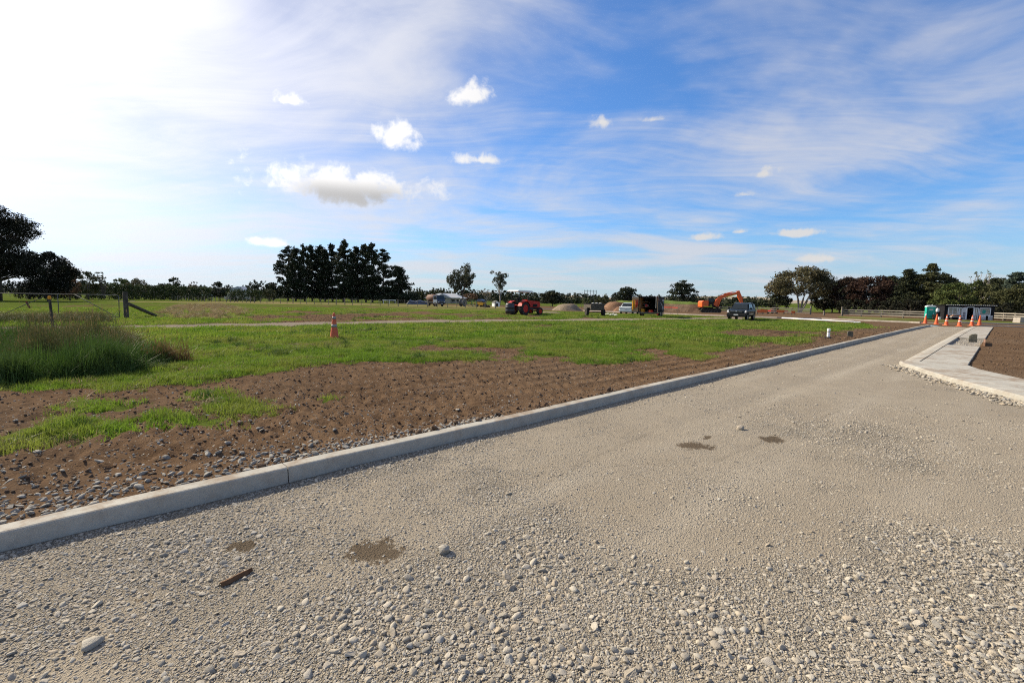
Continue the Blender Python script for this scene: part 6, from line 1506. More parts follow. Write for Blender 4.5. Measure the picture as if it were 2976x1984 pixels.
    # jockey pump standing at the far side
    p = t.matrix_basis @ Vector((3.9, -.3, 0)); p.z = gz(p.x, p.y)
    o = thing('compactor', 'red plate compactor standing beside the box trailer', 'compactor', p, R(20))
    MB().box((0, 0, .08), (.6, .45, .06), taper=(.9, .9)).build('plate', M_DSTEEL, o); MB().box((0, 0, .34), (.4, .36, .42)).build('engine', M_RED, o, bevel=.04); MB().tube([(-.2, -.18, .2), (-.7, -.18, .95), (-.7, .18, .95), (-.2, .18, .2)], .02, 6).build('handle', M_RED, o)
M_HIVISY = mat('strop_yellow', (0.75, 0.38, 0.02), (0.68, 0.30, 0.02), 6, 0.7)
box_trailer()

def flat_cart():
    q = G(1730, 918); t = thing('cart', 'dark steel cart with big wheels and tall open rack', 'cart', q, R(98))
    for sy in (-1, 1): wheel(t, (0.1, sy * .82, .36), .37, .26, M_DSTEEL, .5)
    MB().box((.6, 0, .62), (2.4, 1.25, .10)).build('deck', M_DSTEEL, t)
    MB().box((-.60, 0, .92), (.05, 1.3, .62)).build('tailboard', M_OLDPOST, t)
    for sy in (-1, 1): MB().box((.6, sy * .64, .88), (2.4, .04, .5)).build('sideboard', M_OLDPOST, t); MB().box((.1, sy * .82, .80), (1.0, .32, .03)).build('mudguard', M_DSTEEL, t)
    MB().box((1.8, 0, .92), (.05, 1.3, .62)).build('headboard', M_OLDPOST, t)
    for k in range(5): MB().tube([(1.75, -.62 + .31 * k, .7), (1.75, -.62 + .31 * k, 2.55)], .022, 6).build('rack_post', M_DSTEEL, t)
    MB().tube([(1.75, -.62, 2.42), (1.75, .62, 2.42)], .02, 6).build('rack_bar', M_DSTEEL, t)
    MB().tube([(.1, -.8, .36), (.1, .8, .36)], .04, 6).build('axle', M_DSTEEL, t); MB().tube([(1.8, 0, .5), (3.0, 0, .42)], .05, 6).build('drawbar', M_DSTEEL, t)
    MB().tube([(-.62, -.5, .42), (-.62, .5, .42)], .035, 6).build('rear_bar', M_DSTEEL, t)
    rr = random.Random(2)
    for k in range(3):
        o = MB().lathe([(.10, 0), (.17, .05), (.18, .14), (.13, .22), (.05, .24)], n=10).build('sack', mat('sack_white', (.46, .46, .43), (.55, .55, .52), 6, .9)); o.location = t.matrix_basis @ Vector((-.35 + .1 * k, -.35 + .33 * k, 1.0)); o.location.z = q.z + .67
        o.scale = (1.2, 1, 2.6); tag(o, ('pale sack by the wheel side of the cart load', 'pale sack in the middle of the cart load', 'pale sack at the far side of the cart load')[k], 'sack', 'sacks on the cart')
flat_cart()
rr = random.Random(12)
for k, (px_, py_, w_) in enumerate(((1766, 915, .5), (1778, 916, .35), (1783, 914.5, .3), (1790, 916.5, .3))):
    q = G(px_, py_); bm_ = MB(); n = 9
    for i in range(n):
        for j in range(n): bm_.v.append(((i / (n - 1) - .5) * w_ * 1.6, (j / (n - 1) - .5) * w_, .02 + .16 * math.sin(math.pi * i / (n - 1)) * math.sin(math.pi * j / (n - 1)) * rr.uniform(.3, 1.2)))
    for i in range(n - 1):
        for j in range(n - 1): bm_.f.append((i * n + j, (i + 1) * n + j, (i + 1) * n + j + 1, i * n + j + 1))
    o = bm_.build('plastic_sheet', M_PLATE, smooth=True); o.location = q; o.rotation_euler = (0, 0, rr.uniform(0, 6)); tag(o, ('largest crumpled white sheet on the grass beside the cart', 'crumpled white scrap next to the largest sheet', 'small crumpled white scrap on the grass behind the others', 'crumpled white scrap lying towards the box trailer')[k], 'sheet', 'white scraps on the grass')

def excavator():
    D = 88.0; q = on_ground(2060, D, 911); t = thing('excavator', 'orange tracked excavator with raised boom by the earth bank', 'excavator', q, R(-4))
    k = D / F
    def pt(px, py): return ((px - 2060) * k, (at(px, py, D).z - q.z))
    for sy in (-1, 1):
        pr = [(-1.75, .12), (-1.55, .02), (1.55, .02), (1.75, .12), (1.92, .40), (1.75, .70), (1.5, .80), (-1.5, .80), (-1.75, .70), (-1.92, .40)]
        tr_ = MB().prism(pr, sy * 1.0 - .26, sy * 1.0 + .26).build('track', M_EXD, t, bevel=.03)
        for i in range(22):
            u = i / 22; MB().box((-1.6 + 3.3 * u, sy * 1.0, .82), (.10, .56, .05)).build('track_shoe', M_DSTEEL, tr_) if i % 2 else None
        for x_ in (-1.1, -.55, 0, .55, 1.1): MB().lathe([(.17, -.29), (.17, .29)], (x_, sy * 1.0, .26), 12, 'Y').build('roller', M_DSTEEL, tr_)
    MB().lathe([(.7, .75), (.7, 1.0)], n=20).build('slew_ring', M_EXD, t)
    MB().box((-.1, 0, 1.08), (3.0, 2.3, .18)).build('deck', M_EXD, t)
    cw = MB().prism([(-1.75, 1.05), (-.55, 1.05), (-.55, 2.28), (-1.55, 2.28), (-1.78, 2.0)], -1.2, 1.2).build('counterweight', M_EXO, t, bevel=.06)
    MB().box((-1.1, -1.21, 1.55), (.5, .012, .3)).build('vent', M_NET, cw)
    MB().box((-.05, -.75, 1.62), (.95, .85, .92)).build('engine_side', M_EXD, t, bevel=.04)
    MB().box((-.65, -1.215, 1.17), (1.6, .012, .10)).build('reflective_strip', M_HIVIS, t); MB().box((-.1, -1.19, 1.42), (.35, .012, .08)).build('reflective_strip', M_HIVIS, t)
    cab = MB().prism([(-.15, 1.15), (1.25, 1.15), (1.32, 1.9), (.95, 2.85), (-.1, 2.85)], .25, 1.15).build('cab', M_EXD, t, bevel=.04)
    for y_ in (.242, 1.158): MB().quad((-.02, y_, 1.8), (1.2, y_, 1.8), (.9, y_, 2.7), (-.02, y_, 2.7)).build('window', M_CABGLASS, cab)
    MB().quad((1.315, .32, 1.6), (1.315, 1.08, 1.6), (.985, 1.08, 2.78), (.985, .32, 2.78)).build('windscreen', M_CABGLASS, cab); cab.children[-1].location = (.02, 0, 0)
    MB().tube([(-.9, -.5, 2.25), (-.9, -.5, 2.7)], .06, 8).build('exhaust', M_DSTEEL, t)
    # boom, stick and bucket in one vertical plane
    lo = [pt(2081, 892), pt(2090, 876), pt(2094, 867), pt(2104, 863), pt(2118, 859), pt(2136, 854.5)]; up = [pt(2071, 886), pt(2077, 871), pt(2087, 861), pt(2101, 854.5), pt(2118, 851.5), pt(2134, 849)]
    bo = MB().prism(lo + list(reversed(up)), -.20, .16).build('boom', M_EXO, t, bevel=.02)
    MB().prism([pt(2106, 863.5), pt(2135, 856), pt(2135, 854.8), pt(2106, 862)], -.215, -.203).build('yellow_stripe', M_HIVIS, bo)
    MB().prism([pt(2112, 859), pt(2124, 856.5), pt(2124, 853.5), pt(2112, 856)], -.215, -.203).build('name_panel', M_ORANGE2, bo)
    st = MB().prism([pt(2134, 846), pt(2141, 844), pt(2147, 857), pt(2155, 884), pt(2150, 886), pt(2137, 862)], -.17, .13).build('stick', M_EXO, t, bevel=.02)
    def cyl(a, b, mid, r_):
        a3 = Vector((a[0], -.02, a[1])); b3 = Vector((b[0], -.02, b[1])); c = a3.lerp(b3, mid)
        o = MB().tube([a3, c], r_, 8).build('ram', M_EXO, t); MB().tube([c, b3], r_ * .5, 8).build('ram_rod', M_STEEL, o)
    cyl(pt(2100, 854), pt(2136, 845.5), .62, .085); cyl(pt(2146, 856), pt(2158, 878), .6, .07)
    for y_ in (-.32, .28):
        a3, b3 = pt(2079, 893), pt(2089, 870); o = MB().tube([(a3[0] + .25, y_, a3[1]), (b3[0], y_, b3[1])], .09, 8).build('lift_ram', M_EXO, t)
    for k_ in range(3):
        a = [pt(2078 + k_, 868), pt(2092 + k_, 855), pt(2104, 851.5 + k_ * .3)]; MB().tube([(x_, -.1 + .07 * k_, z_) for x_, z_ in a], .025, 5).build('hose', M_BLACK, bo)
    MB().prism([pt(2150, 885), pt(2157, 883), pt(2168, 888), pt(2166, 900), pt(2154, 903), pt(2148, 895)], -.5, .46).build('bucket', M_EXD, t, bevel=.03)
excavator()

def truck():
    D = 94; q = on_ground(1276, D, 893); h = Vector((.66, -.75, 0)); t = thing('tank_truck', 'small blue cab truck carrying a rusty brown tank', 'truck', q, math.atan2(h.y, h.x), scale=1.02)
    for sy in (-1, 1):
        wheel(t, (.0, sy * .72, .38), .38, .24, M_STEEL, .55); wheel(t, (-2.7, sy * .70, .38), .38, .42, M_STEEL, .55)
    MB().box((-1.6, 0, .58), (4.6, .8, .16)).build('chassis', M_DSTEEL, t)
    cab = MB().prism([(-.75, .62), (.82, .62), (.90, 1.15), (.78, 1.35), (.50, 2.12), (.3, 2.2), (-.75, 2.2)], -.90, .90).build('cab', M_NAVY, t, bevel=.05)
    MB().quad((.80, -.80, 1.38), (.80, .80, 1.38), (.53, .74, 2.06), (.53, -.74, 2.06)).build('windscreen', M_CABGLASS, cab); cab.children[-1].location = (.03, 0, .01)
    for sy in (-1, 1):
        MB().prism([(-.72, .66), (.66, .66), (.66, 1.30), (-.72, 1.30)], sy * .905, sy * .915).build('door', M_LBLUE, cab)
        MB().quad((-.5, sy * .912, 1.38), (.55, sy * .912, 1.38), (.38, sy * .912, 2.0), (-.5, sy * .912, 2.0)).build('side_window', M_GLASS, cab)
        MB().box((.92, sy * .66, .88), (.05, .26, .16)).build('headlight', M_LAMP, cab); MB().box((.62, sy * 1.06, 1.55), (.05, .16, .32)).build('mirror', M_BLACK, cab)
        pts = [(math.cos(a) * .48, .38 + math.sin(a) * .48) for a in [R(v) for v in range(0, 181, 18)]]; MB().prism(pts + [(-.4, .38), (.4, .38)][::1], sy * .80, sy * .92).build('wheel_arch', M_PLAST, cab)
    MB().box((.93, 0, .88), (.03, 1.0, .14)).build('grille', M_STEEL, cab); MB().box((.98, 0, .60), (.16, 1.75, .24)).build('bumper', M_PLAST, cab, bevel=.03); MB().box((1.065, 0, .55), (.02, .4, .12)).build('number_plate', M_PLATE, cab)
    MB().box((.2, 0, 2.21), (.9, 1.6, .03)).build('roof_skin', M_WHITE, cab)
    MB().box((-2.4, 0, .78), (3.0, 1.85, .10)).build('deck', M_STEEL, t)
    tk = MB().lathe([(.2, -3.85), (.66, -3.78), (.74, -3.7), (.74, -1.05), (.66, -.97), (.2, -.92)], (0, 0, 1.62), 24, 'X').build('tank', M_RUST, t, smooth=True)
    for x_ in (-3.3, -1.5): MB().box((x_, 0, .95), (.14, 1.3, .3)).build('cradle', M_RUST, t)
    MB().lathe([(.2, 2.34), (.2, 2.45), (.05, 2.47)], (-2.3, 0, 0), 12).build('hatch', M_RUST, tk)
    MB().box((-.9, 0, 1.45), (.08, 1.7, 1.2)).build('headboard', M_RUST, t); MB().tube([(-3.9, -.85, .9), (-3.9, -.85, .3)], .05, 6).build('drain_pipe', M_DSTEEL, t)
truck()

def field_machines():
    # cable drum
    D = 100; q = on_ground(1345, D, 891); t = thing('cable_drum', 'big grey wooden cable drum standing on its rims', 'drum', q, R(60))
    for y_ in (-.45, .45): MB().lathe([(.82, y_ - .05), (.82, y_ + .05)], (0, 0, .82), 28, 'Y').build('flange', M_DRUM, t)
    MB().lathe([(.5, -.42), (.5, .42)], (0, 0, .82), 20, 'Y').build('core', M_DRUM, t); MB().lathe([(.09, -.53), (.09, .53)], (0, 0, .82), 10, 'Y').build('hub', M_BLACK, t)
    # hay rake wheels
    for k, (px_, lb) in enumerate(((1368, 'green spoked hay rake wheel beside the cable drum'), (1378, 'green spoked hay rake wheel beside the yellow roller'))):
        q = on_ground(px_, 98 - k, 892); t = thing('rake_wheel', lb, 'rake wheel', q, R(20 + 25 * k), 'hay rake wheels'); r_ = .78
        pts = [(math.cos(a) * r_, 0, r_ + math.sin(a) * r_) for a in [2 * math.pi * i / 28 for i in range(29)]]
        MB().tube(pts, .04, 6).build('rim', M_GREENM, t)
        for i in range(16):
            a = 2 * math.pi * i / 16; MB().tube([(0, 0, r_), (math.cos(a) * r_ * 1.06, .05 * (-1) ** i, r_ + math.sin(a) * r_ * 1.06)], .016, 4).build('spoke', M_GREENM if i % 3 else M_STEEL, t)
        MB().lathe([(.13, -.1), (.13, .1)], (0, 0, r_), 12, 'Y').build('hub', M_YELM, t); MB().box((0, .3, .5), (.1, .6, .1)).build('arm', M_GREENM, t)
    # yellow roller with dark hood
    q = on_ground(1398, 99, 892); t = thing('roller', 'yellow roller with a rounded dark hood by the wire fence', 'roller', q, R(-35))
    MB().prism([(-.9, .35), (1.0, .35), (1.05, .9), (.6, 1.12), (-.6, 1.12), (-.9, .8)], -.6, .6).build('body', M_YELM, t, bevel=.06)
    MB().prism([(-1.0, 1.1), (.95, 1.05), (.8, 1.42), (.2, 1.66), (-.5, 1.66), (-.95, 1.4)], -.62, .62).build('hood', M_NAVY, t, bevel=.08)
    for sy in (-1, 1): wheel(t, (-.55, sy * .62, .32), .33, .22, M_STEEL, .5)
    MB().lathe([(.36, -.5), (.36, .5)], (.85, 0, .36), 20, 'Y').build('drum', M_DSTEEL, t)
    q = on_ground(1418, 96, 893); o = MB().prism([(-.5, 0), (.5, 0), (.42, .28), (.1, .42), (-.35, .34)], -.3, .3).build('old_bucket', M_EXD, bevel=.03); o.location = q; tag(o, 'dark steel bucket lying right of the yellow roller', 'bucket')
    # kennel
    q = on_ground(1441, 112, 889); t = thing('kennel', 'small white gabled kennel behind the field fence', 'kennel', q, R(25))
    MB().prism([(-.7, 0), (.7, 0), (.7, .95), (0, 1.35), (-.7, .95)], -.8, .8).build('wall', M_WHITE, t); MB().box((0, -.81, .42), (.5, .02, .8)).build('doorway', M_BLACK, t)
    for sx in (-1, 1): MB().box((sx * .38, 0, 1.2), (.95, 1.8, .05), (0, sx * .52, 0)).build('roof', M_STEEL, t)
    # tarpaulin covered stack at the pine end
    q = on_ground(1215, 120, 884); t = thing('tarpaulin_stack', 'low stack under a dark blue tarpaulin near the pine end', 'stack', q)
    B = MB()
    for i in range(9):
        for j in range(5): B.v.append((-2.8 + .7 * i, -1 + .5 * j, (1.0 + .18 * math.sin(i * 1.7) ) * (math.sin(math.pi * (j + .25) / 4.5) ** .4 if 0 < j < 4 else 0.05) * (1 if 0 < i < 8 else .35)))
    for i in range(8):
        for j in range(4): B.f.append((i * 5 + j, (i + 1) * 5 + j, (i + 1) * 5 + j + 1, i * 5 + j + 1))
    B.build('tarpaulin', M_NAVY, t); MB().box((0, 0, .35), (4.6, 1.5, .6)).build('stack', M_OLDPOST, t)
field_machines()

def house():
    D = 165; q = on_ground(1290, D, 880); k = D / F; t = thing('house', 'pale cream house with grey hipped iron roof', 'house', q, R(-6))
    def pt(px, py): return ((px - 1290) * k, at(px, py, D).z - q.z)
    M_WALL = mat('cream_wall', (.40, .36, .28), (.46, .42, .33), 1.5, .85); M_ROOF = mat('grey_iron_roof', (.33, .35, .37), (.40, .42, .44), 2, .5, metal=.2)
    x0, x1 = (1238 - 1290) * k, (1342 - 1290) * k; hz = at(1290, 866, D).z - q.z; hr = at(1290, 852, D).z - q.z
    MB().box(((x0 + x1) / 2, 4, hz / 2), (x1 - x0, 8, hz)).build('wall', M_WALL, t)
    B = MB(); e = .6
    B.v = [(x0 - e, -e, hz), (x1 + e, -e, hz), (x1 + e, 8 + e, hz), (x0 - e, 8 + e, hz), (x0 + 3.5, 4, hr), (x1 - 3.5, 4, hr)]
    B.f = [(0, 1, 5, 4), (1, 2, 5), (2, 3, 4, 5), (3, 0, 4), (0, 3, 2, 1)]; rf = B.build('roof', M_ROOF, t)
    B = MB(); gx0, gx1, gm = (1266 - 1290) * k, (1316 - 1290) * k, (1288 - 1290) * k
    B.prism([(gx0, hz + .02), (gx1, hz + .02), (gm, hr - .1)], -1.6, 4.0); B.build('gable', M_ROOF, rf)
    MB().box(((gx0 + gx1) / 2, -.6, hz / 2 - .02), (gx1 - gx0 - 1.0, 1.4, hz - .06)).build('wing', M_WALL, t)
    MB().box(((1326 - 1290) * k, -.9, hz + .12), (3.4, .1, .22)).build('fascia', M_WHITE, rf)
    for px_ in (1318, 1331):
        w = MB().box(((px_ - 1290) * k, -.03, hz * .55), (1.2, .08, 1.1)).build('window', M_WHITE, t); MB().box(((px_ - 1290) * k, -.08, hz * .55), (1.0, .03, .9)).build('pane', M_GLASS, w)
    q = on_ground(684, 175, 870); t2 = thing('farmhouse', 'distant cottage with pale gabled roof behind the hedge', 'house', q, R(10))
    h2 = at(684, 832, 175).z - q.z
    MB().box((0, 2, h2 * .3), (7, 6, h2 * .6)).build('wall', M_WALL, t2); MB().prism([(-4, h2 * .6), (4, h2 * .6), (1.5, h2)], -1.4, 5.4).build('roof', M_ROOF, t2)
house()

def site_office():
    D = 70.0; q = on_ground(2742, D, 931); k = D / F
    t = thing('office_hut', 'dark site office hut with white framed windows and open door', 'hut', q, R(0)); Hh = at(2780, 887, D).z - q.z; L = (2887 - 2742) * k; W = 1.7
    # walls with a real doorway
    dx0, dx1 = (2806 - 2742) * k, (2826 - 2742) * k
    MB().box((dx0 / 2, .05, Hh / 2), (dx0, .1, Hh)).build('wall', M_CONT, t); MB().box(((dx1 + L) / 2, .05, Hh / 2), (L - dx1, .1, Hh)).build('wall', M_CONT, t)
    MB().box(((dx0 + dx1) / 2, .05, Hh - .14), (dx1 - dx0, .1, .28)).build('wall', M_CONT, t)
    MB().box((L / 2, W - .05, Hh / 2), (L, .1, Hh)).build('wall', M_CONT, t)
    for x_ in (.05, L - .05): MB().box((x_, W / 2, Hh / 2), (.1, W - .22, Hh)).build('wall', M_CONT, t)
    MB().box((L / 2, W / 2, .04), (L - .2, W - .22, .08)).build('floor', M_BROWN, t)
    MB().box((dx0 + (dx1 - dx0) * .62, 1.3, Hh * .42), ((dx1 - dx0) * .8, .05, Hh * .78)).build('inner_board', M_BROWN, t)
    rf = MB().box((L / 2, W / 2, Hh + .03), (L + .3, W + .5, .05)).build('roof', M_CONT, t)
    ns = 24
    for i in range(ns): MB().box((-.1 + (L + .2) * (i + .5) / ns, -.27, Hh + .045), ((L + .2) / ns * .55, .05, .07)).build('roof_rib', M_WHITE, rf)
    def win(px0, px1, py0, py1, panes, mt=None):
        x0, x1 = (px0 - 2742) * k, (px1 - 2742) * k; z0, z1 = at(px0, py1, D).z - q.z, at(px0, py0, D).z - q.z; fw = .10
        w = MB().box(((x0 + x1) / 2, -.012, (z0 + z1) / 2), (x1 - x0, .02, z1 - z0)).build('window', mt or M_CURT, t)
        for (cx, cz, sx, sz) in (((x0 + x1) / 2, z0, x1 - x0 + fw, fw), ((x0 + x1) / 2, z1, x1 - x0 + fw, fw), (x0, (z0 + z1) / 2, fw, z1 - z0), (x1, (z0 + z1) / 2, fw, z1 - z0)): MB().box((cx, -.04, cz), (sx, .05, sz)).build('frame', M_WHITE, w)
        for u in panes: MB().box((x0 + (x1 - x0) * u, -.035, (z0 + z1) / 2), (.06, .04, z1 - z0)).build('mullion', M_WHITE, w)
        MB().quad((x0, -.028, z0), (x1, -.028, z0), (x1, -.028, z1), (x0, -.028, z1)).build('glass', M_PANE, w)
        return x0, x1, z0, z1, w
    win(2751.5 + 1, 2783, 893, 914, (.42, .85))
    win(2784.5, 2792, 894, 929, ())
    win(2793.5, 2804, 894, 929, (), M_LBLUE); win(2828, 2839, 895, 931, (.5,))
    x0, x1, z0, z1, w = win(2843, 2874, 895, 916, ())
    cx, cz = x0 + (x1 - x0) * .42, (z0 + z1) / 2; b = MB(); n = 16
    for i in range(n): a = 2 * math.pi * i / n; r_ = .36 if i % 2 else .26; b.v.append((cx + math.cos(a) * r_, -.032, cz + math.sin(a) * r_))
    b.f = [tuple(range(n))]; b.build('green_emblem', M_TEALD, w)
    for s_, (cx_, wd) in enumerate((((dx0), .09), (dx1, .09))): MB().box((cx_, -.03, Hh * .44), (wd, .06, Hh * .88)).build('door_frame', M_WHITE, t)
    MB().box(((dx0 + dx1) / 2, -.03, Hh * .88), (dx1 - dx0 + .1, .06, .09)).build('door_frame', M_WHITE, t)
    nb = MB().box(((2799 - 2742) * k, -.05, Hh * .66), (.42, .02, .62)).build('notice', M_PLATE, t); MB().box(((2799 - 2742) * k, -.05, Hh * .86), (.36, .02, .16)).build('notice', mat('notice_brown', (.09, .03, .03), None, rough=.6), t)
    # firewood rack, kegs
    rk = thing('firewood_rack', 'low rack of orange split firewood under the left window', 'rack', q + Vector(((2768 - 2742) * k, -.45, 0)))
    MB().box((.05, 0, .42), (1.7, .4, .05)).build('shelf', M_WHITE, rk)
    for x_ in (-.7, .8): MB().box((x_, 0, .2), (.07, .35, .42)).build('leg', M_BLACK, rk)
    r2 = random.Random(4)
    for i in range(11):
        o = MB().tube([(0, -.2, 0), (0, .2, 0)], .075, 7).build('log', M_TIMBER); o.location = rk.location + Vector((-.68 + .14 * i, 0, .53 + .11 * (i % 2))); o.rotation_euler = (0, r2.uniform(0, 3), r2.gauss(0, .1)); tag(o, 'split orange log on the rack under the left window', 'log', 'logs on the rack')
    for i, (px_, lb) in enumerate(((2845, 'slatted white crate beside the open hut door'), (2865, 'slatted white crate at the right end of the hut'))):
        cr = thing('crate', lb, 'crate', q + Vector(((px_ - 2742) * k, -.4, 0)), 0)
        for z_ in (.10, .27, .44, .60): MB().box((0, -.2, z_), (.68, .03, .10)).build('slat', M_WHITE, cr); MB().box((0, .2, z_), (.68, .03, .10)).build('slat', M_WHITE, cr)
        for x_ in (-.32, .32): MB().box((x_, 0, .33), (.05, .37, .64)).build('side', M_BLACK, cr)
M_PANE = mat('pane', (0.07, 0.07, 0.07), None, rough=.05, spec=.7)
def _pane():
    t = NT(M_PANE.node_tree); b = t.n['Principled BSDF']; tr = t.new('ShaderNodeBsdfTransparent'); gl = t.new('ShaderNodeBsdfGlossy'); gl.inputs['Roughness'].default_value = .03
    mx = t.new('ShaderNodeMixShader'); mx.inputs[0].default_value = 0.08; t.l.new(tr.outputs[0], mx.inputs[1]); t.l.new(gl.outputs[0], mx.inputs[2]); t.l.new(mx.outputs[0], t.n['Material Output'].inputs[0])
_pane()
site_office()

def toilet():
    D = 68.0; q = on_ground(2700.5, D, 928); t = thing('portable_toilet', 'teal portable toilet with white domed roof', 'portable toilet', q, R(-28), scale=.90); h = 1.92
    MB().box((0, 0, .06), (1.16, 1.16, .12)).build('base', M_BLACK, t)
    MB().box((0, 0, .12 + h / 2), (1.10, 1.10, h)).build('cabin', M_TEAL, t, bevel=.05)
    d = MB().box((.0, -.565, 1.0), (.84, .05, 1.72)).build('door', M_TEAL, t, bevel=.02)
    for z_ in (.5, 1.05): MB().box((0, -.60, z_), (.62, .03, .42)).build('door_panel', M_TEALD, d, bevel=.02)
    MB().box((0, -.60, 1.58), (.44, .02, .26)).build('door_sign', M_PLATE, d); MB().box((0, -.612, 1.62), (.36, .012, .07)).build('sign_print', M_CONT, d); MB().box((.32, -.60, .95), (.08, .05, .14)).build('latch', M_WHITE, d)
    for sx in (-1, 1): MB().box((sx * .50, -.565, 1.05), (.09, .06, 1.85)).build('corner_column', M_TEALD, t, bevel=.02)
    B = MB(); pr = [(math.cos(a) * .60, 2.04 + math.sin(a) * .24) for a in [R(v) for v in range(0, 181, 15)]]
    B.prism(pr + [(-.60, 2.0), (.60, 2.0)], -.60, .60).build('roof', M_WHITE, t, bevel=.02); MB().tube([(.3, .4, 2.0), (.3, .4, 2.4)], .05, 8).build('vent_pipe', M_WHITE, t)
    # bits standing between toilet and hut
    q = on_ground(2731, 68, 930)
    o = thing('water_container', 'white water container on a dark stand beside the hut', 'container', q + Vector((0, .5, 0)))
    MB().box((0, 0, .55), (.5, .4, 1.1)).build('stand', M_CONT, o); MB().box((0, 0, 1.36), (.34, .3, .5)).build('container', M_WHITE, o, bevel=.05); MB().lathe([(.06, 1.61), (.06, 1.67)], n=10).build('cap', M_WHITE, o)
    o = thing('bucket', 'white bucket on the grass between toilet and hut', 'bucket', on_ground(2729, 66, 932)); MB().lathe([(.14, 0), (.18, .36), (.19, .37), (.17, .36), (.13, .03)], n=16).build('pail', M_WHITE, o)
    o = thing('wheelbarrow', 'dark wheelbarrow beside the portable toilet', 'wheelbarrow', on_ground(2719, 67, 930), R(200))
    MB().prism([(-.45, .62), (.5, .7), (.35, .32), (-.3, .30)], -.3, .3).build('tray', M_EXD, o, bevel=.03); wheel(o, (.55, 0, .2), .2, .1, M_STEEL, .5)
    for sy in (-1, 1): MB().tube([(.55, sy * .06, .2), (-.2, sy * .25, .33), (-.95, sy * .28, .55)], .02, 6).build('handle', M_TIMBER, o); MB().tube([(-.3, sy * .24, .33), (-.4, sy * .26, 0)], .02, 6).build('leg', M_DSTEEL, o)
    q = on_ground(2970, 58, 940); o = MB().box((0, 0, .35), (1.5, .9, .7), taper=(.96, .96)).build('concrete_block', M_PALE, bevel=.02); o.location = q; tag(o, 'grey concrete block on the grass before the last fence bays', 'block')
toilet()

def orange_site():
    # little red tractor mower and orange barriers in front of the rail fence
    q = on_ground(2245, 92, 913); t = thing('ride_on_mower', 'small red ride-on machine with black seat among the orange barriers', 'mower', q, R(200))
    MB().prism([(-.7, .25), (.8, .25), (.9, .7), (.3, .85), (-.7, .6)], -.4, .4).build('body', M_RED, t, bevel=.05); MB().box((-.2, 0, .85), (.5, .5, .14)).build('seat', M_BLACK, t); MB().box((-.48, 0, 1.1), (.12, .5, .5)).build('seat_back', M_BLACK, t)
    MB().tube([(.3, 0, .8), (.12, 0, 1.2)], .03, 6).build('steering_column', M_BLACK, t)
    for sy in (-1, 1): wheel(t, (-.5, sy * .5, .33), .33, .26, M_STEEL, .5); wheel(t, (.65, sy * .42, .23), .23, .16, M_STEEL, .5)
    MB().tube([(-.6, -.35, .6), (-.65, -.35, 1.7), (-.65, .35, 1.7), (-.6, .35, .6)], .03, 6).build('roll_frame', M_BLACK, t)
    labs = ['orange plastic barrier left of the ride-on machine', 'low orange barrier beside the ute tail', 'orange barrier just right of the ride-on machine', 'orange board on two legs before the pale stemmed gum', 'small orange barrier behind the ute', 'narrow orange barrier near the big gum stems']
    for (px_, D, w_, h_), lb in zip(((2222, 84, 1.0, .55), (2208, 80, .9, .5), (2268, 88, 1.3, .5), (2305, 82, .62, .42), (2214, 88, .8, .6), (2284, 92, .8, .4)), labs):
        q = on_ground(px_, D, 913); t = thing('barrier', lb, 'barrier', q, R(random.Random(px_).uniform(-30, 30)), 'orange barriers')
        MB().box((0, 0, .28 + h_ / 2), (w_, .05, h_)).build('panel', M_NET, t, bevel=.01)
        for sx in (-1, 1): MB().box((sx * w_ * .42, 0, .2), (.06, .3, .4)).build('leg', M_DSTEEL, t)
    # tape strung on stakes by the trailer
    t = thing('warning_tape', 'red and white tape strung between stakes behind the box trailer', 'tape', on_ground(1926, 62, 905)); o0 = t.location.copy(); prev = None
    for px_, D in ((1928, 62), (1950, 61), (1970, 60)):
        p = on_ground(px_, D, 905) - o0; MB().tube([p, p + Vector((0, 0, .95))], .03, 5).build('stake', M_POST, t)
        if prev is not None: a, b = prev + Vector((0, 0, .86)), p + Vector((0, 0, .86)); MB().quad(a, b, b + Vector((0, 0, .10)), a + Vector((0, 0, .10))).build('tape', M_FLAGR, t)
        prev = p
orange_site()

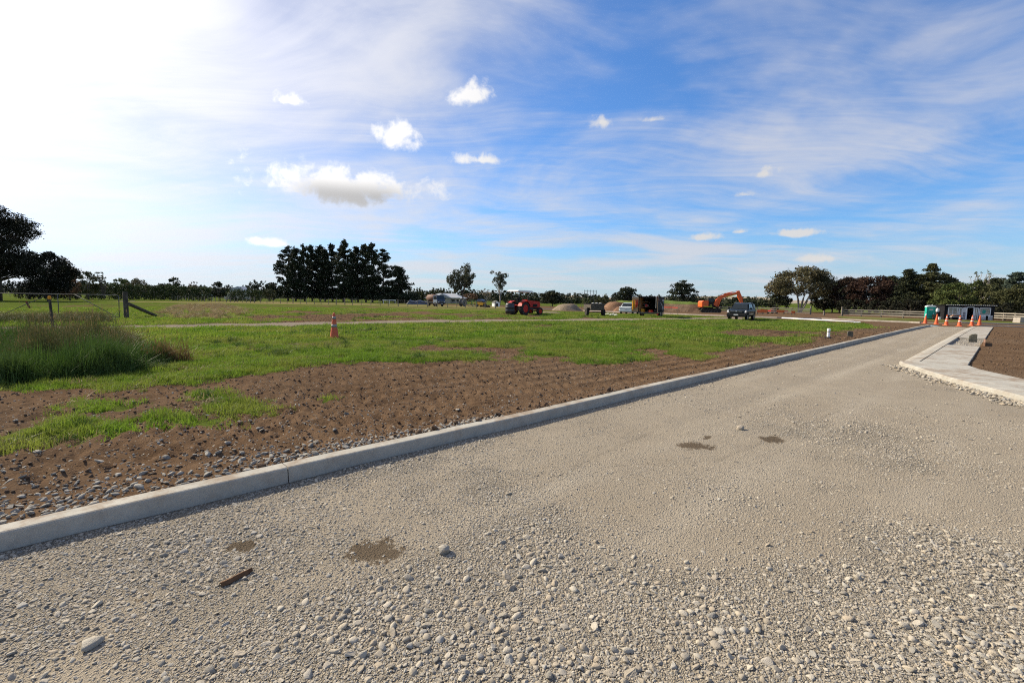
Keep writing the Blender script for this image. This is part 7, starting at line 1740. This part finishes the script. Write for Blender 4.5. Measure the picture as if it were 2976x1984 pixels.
# ------------------------------------------------------------------ small debris
x_, y_ = road_xy(690, 1684)
def debris():
    a = road_xy(640, 1703); b = road_xy(732, 1657); z_ = .012; rr = random.Random(5)
    B = MB(); n = 10; V = []
    for i in range(n + 1):
        u = i / n; x = a[0] + (b[0] - a[0]) * u; y = a[1] + (b[1] - a[1]) * u; w = .012 + .006 * math.sin(u * 9) * rr.random() + .010 * u * (1 - u) * 4
        d = Vector((b[0] - a[0], b[1] - a[1], 0)).normalized(); l = Vector((-d.y, d.x, 0)); zz = float(road_z(np.array([x]), np.array([y]))[0])
        for (o, h) in ((-w, .004), (-w * .3, .022), (w * .5, .017), (w, .004)): V.append((x + l.x * o, y + l.y * o, zz + h + rr.uniform(0, .004)))
    B.v = V
    for i in range(n):
        for j in range(3): B.f.append((i * 4 + j, (i + 1) * 4 + j, (i + 1) * 4 + j + 1, i * 4 + j + 1))
    tag(B.build('bark_strip', mat('bark_strip', (.085, .042, .020), (.14, .075, .038), 14, .9, bump=.5)), 'curled brown strip of bark lying on the gravel', 'bark')
    for (px_, py_, s_, lb, m_) in ((1290, 1605, .045, 'pointed brown stone standing proud by the damp patch', M_STONE2), (2152, 1248, .055, 'lone pale stone on the smooth lane surface', M_STONE), (265, 1875, .05, 'flat pale grey stone alone on fine gravel', M_STONE)):
        x, y = road_xy(px_, py_); o = bpy.data.objects.new('stone', stone_mesh('stone', 2, px_, m_, .8 if px_ > 300 else .35, .3)); COL.objects.link(o); o.parent = ROAD
        o.location = (x, y, float(road_z(np.array([x]), np.array([y]))[0]) + s_ * .3); o.scale = (s_, s_, s_ * 1.1); o['label'] = lb
debris()

# ------------------------------------------------------------------ air
def haze():
    mt = bpy.data.materials.new('air'); mt.use_nodes = True; t = NT(mt.node_tree); t.n.clear()
    o = t.new('ShaderNodeOutputMaterial'); v = t.new('ShaderNodeVolumePrincipled'); t.l.new(v.outputs[0], o.inputs['Volume'])
    v.inputs['Color'].default_value = (0.78, 0.88, 1.0, 1); v.inputs['Density'].default_value = 1.0e-5; v.inputs['Anisotropy'].default_value = 0.2
    b = MB().box((0, 2500, 68), (19000, 16000, 144)).build('haze', mt); tag(b, kind='stuff')
haze()
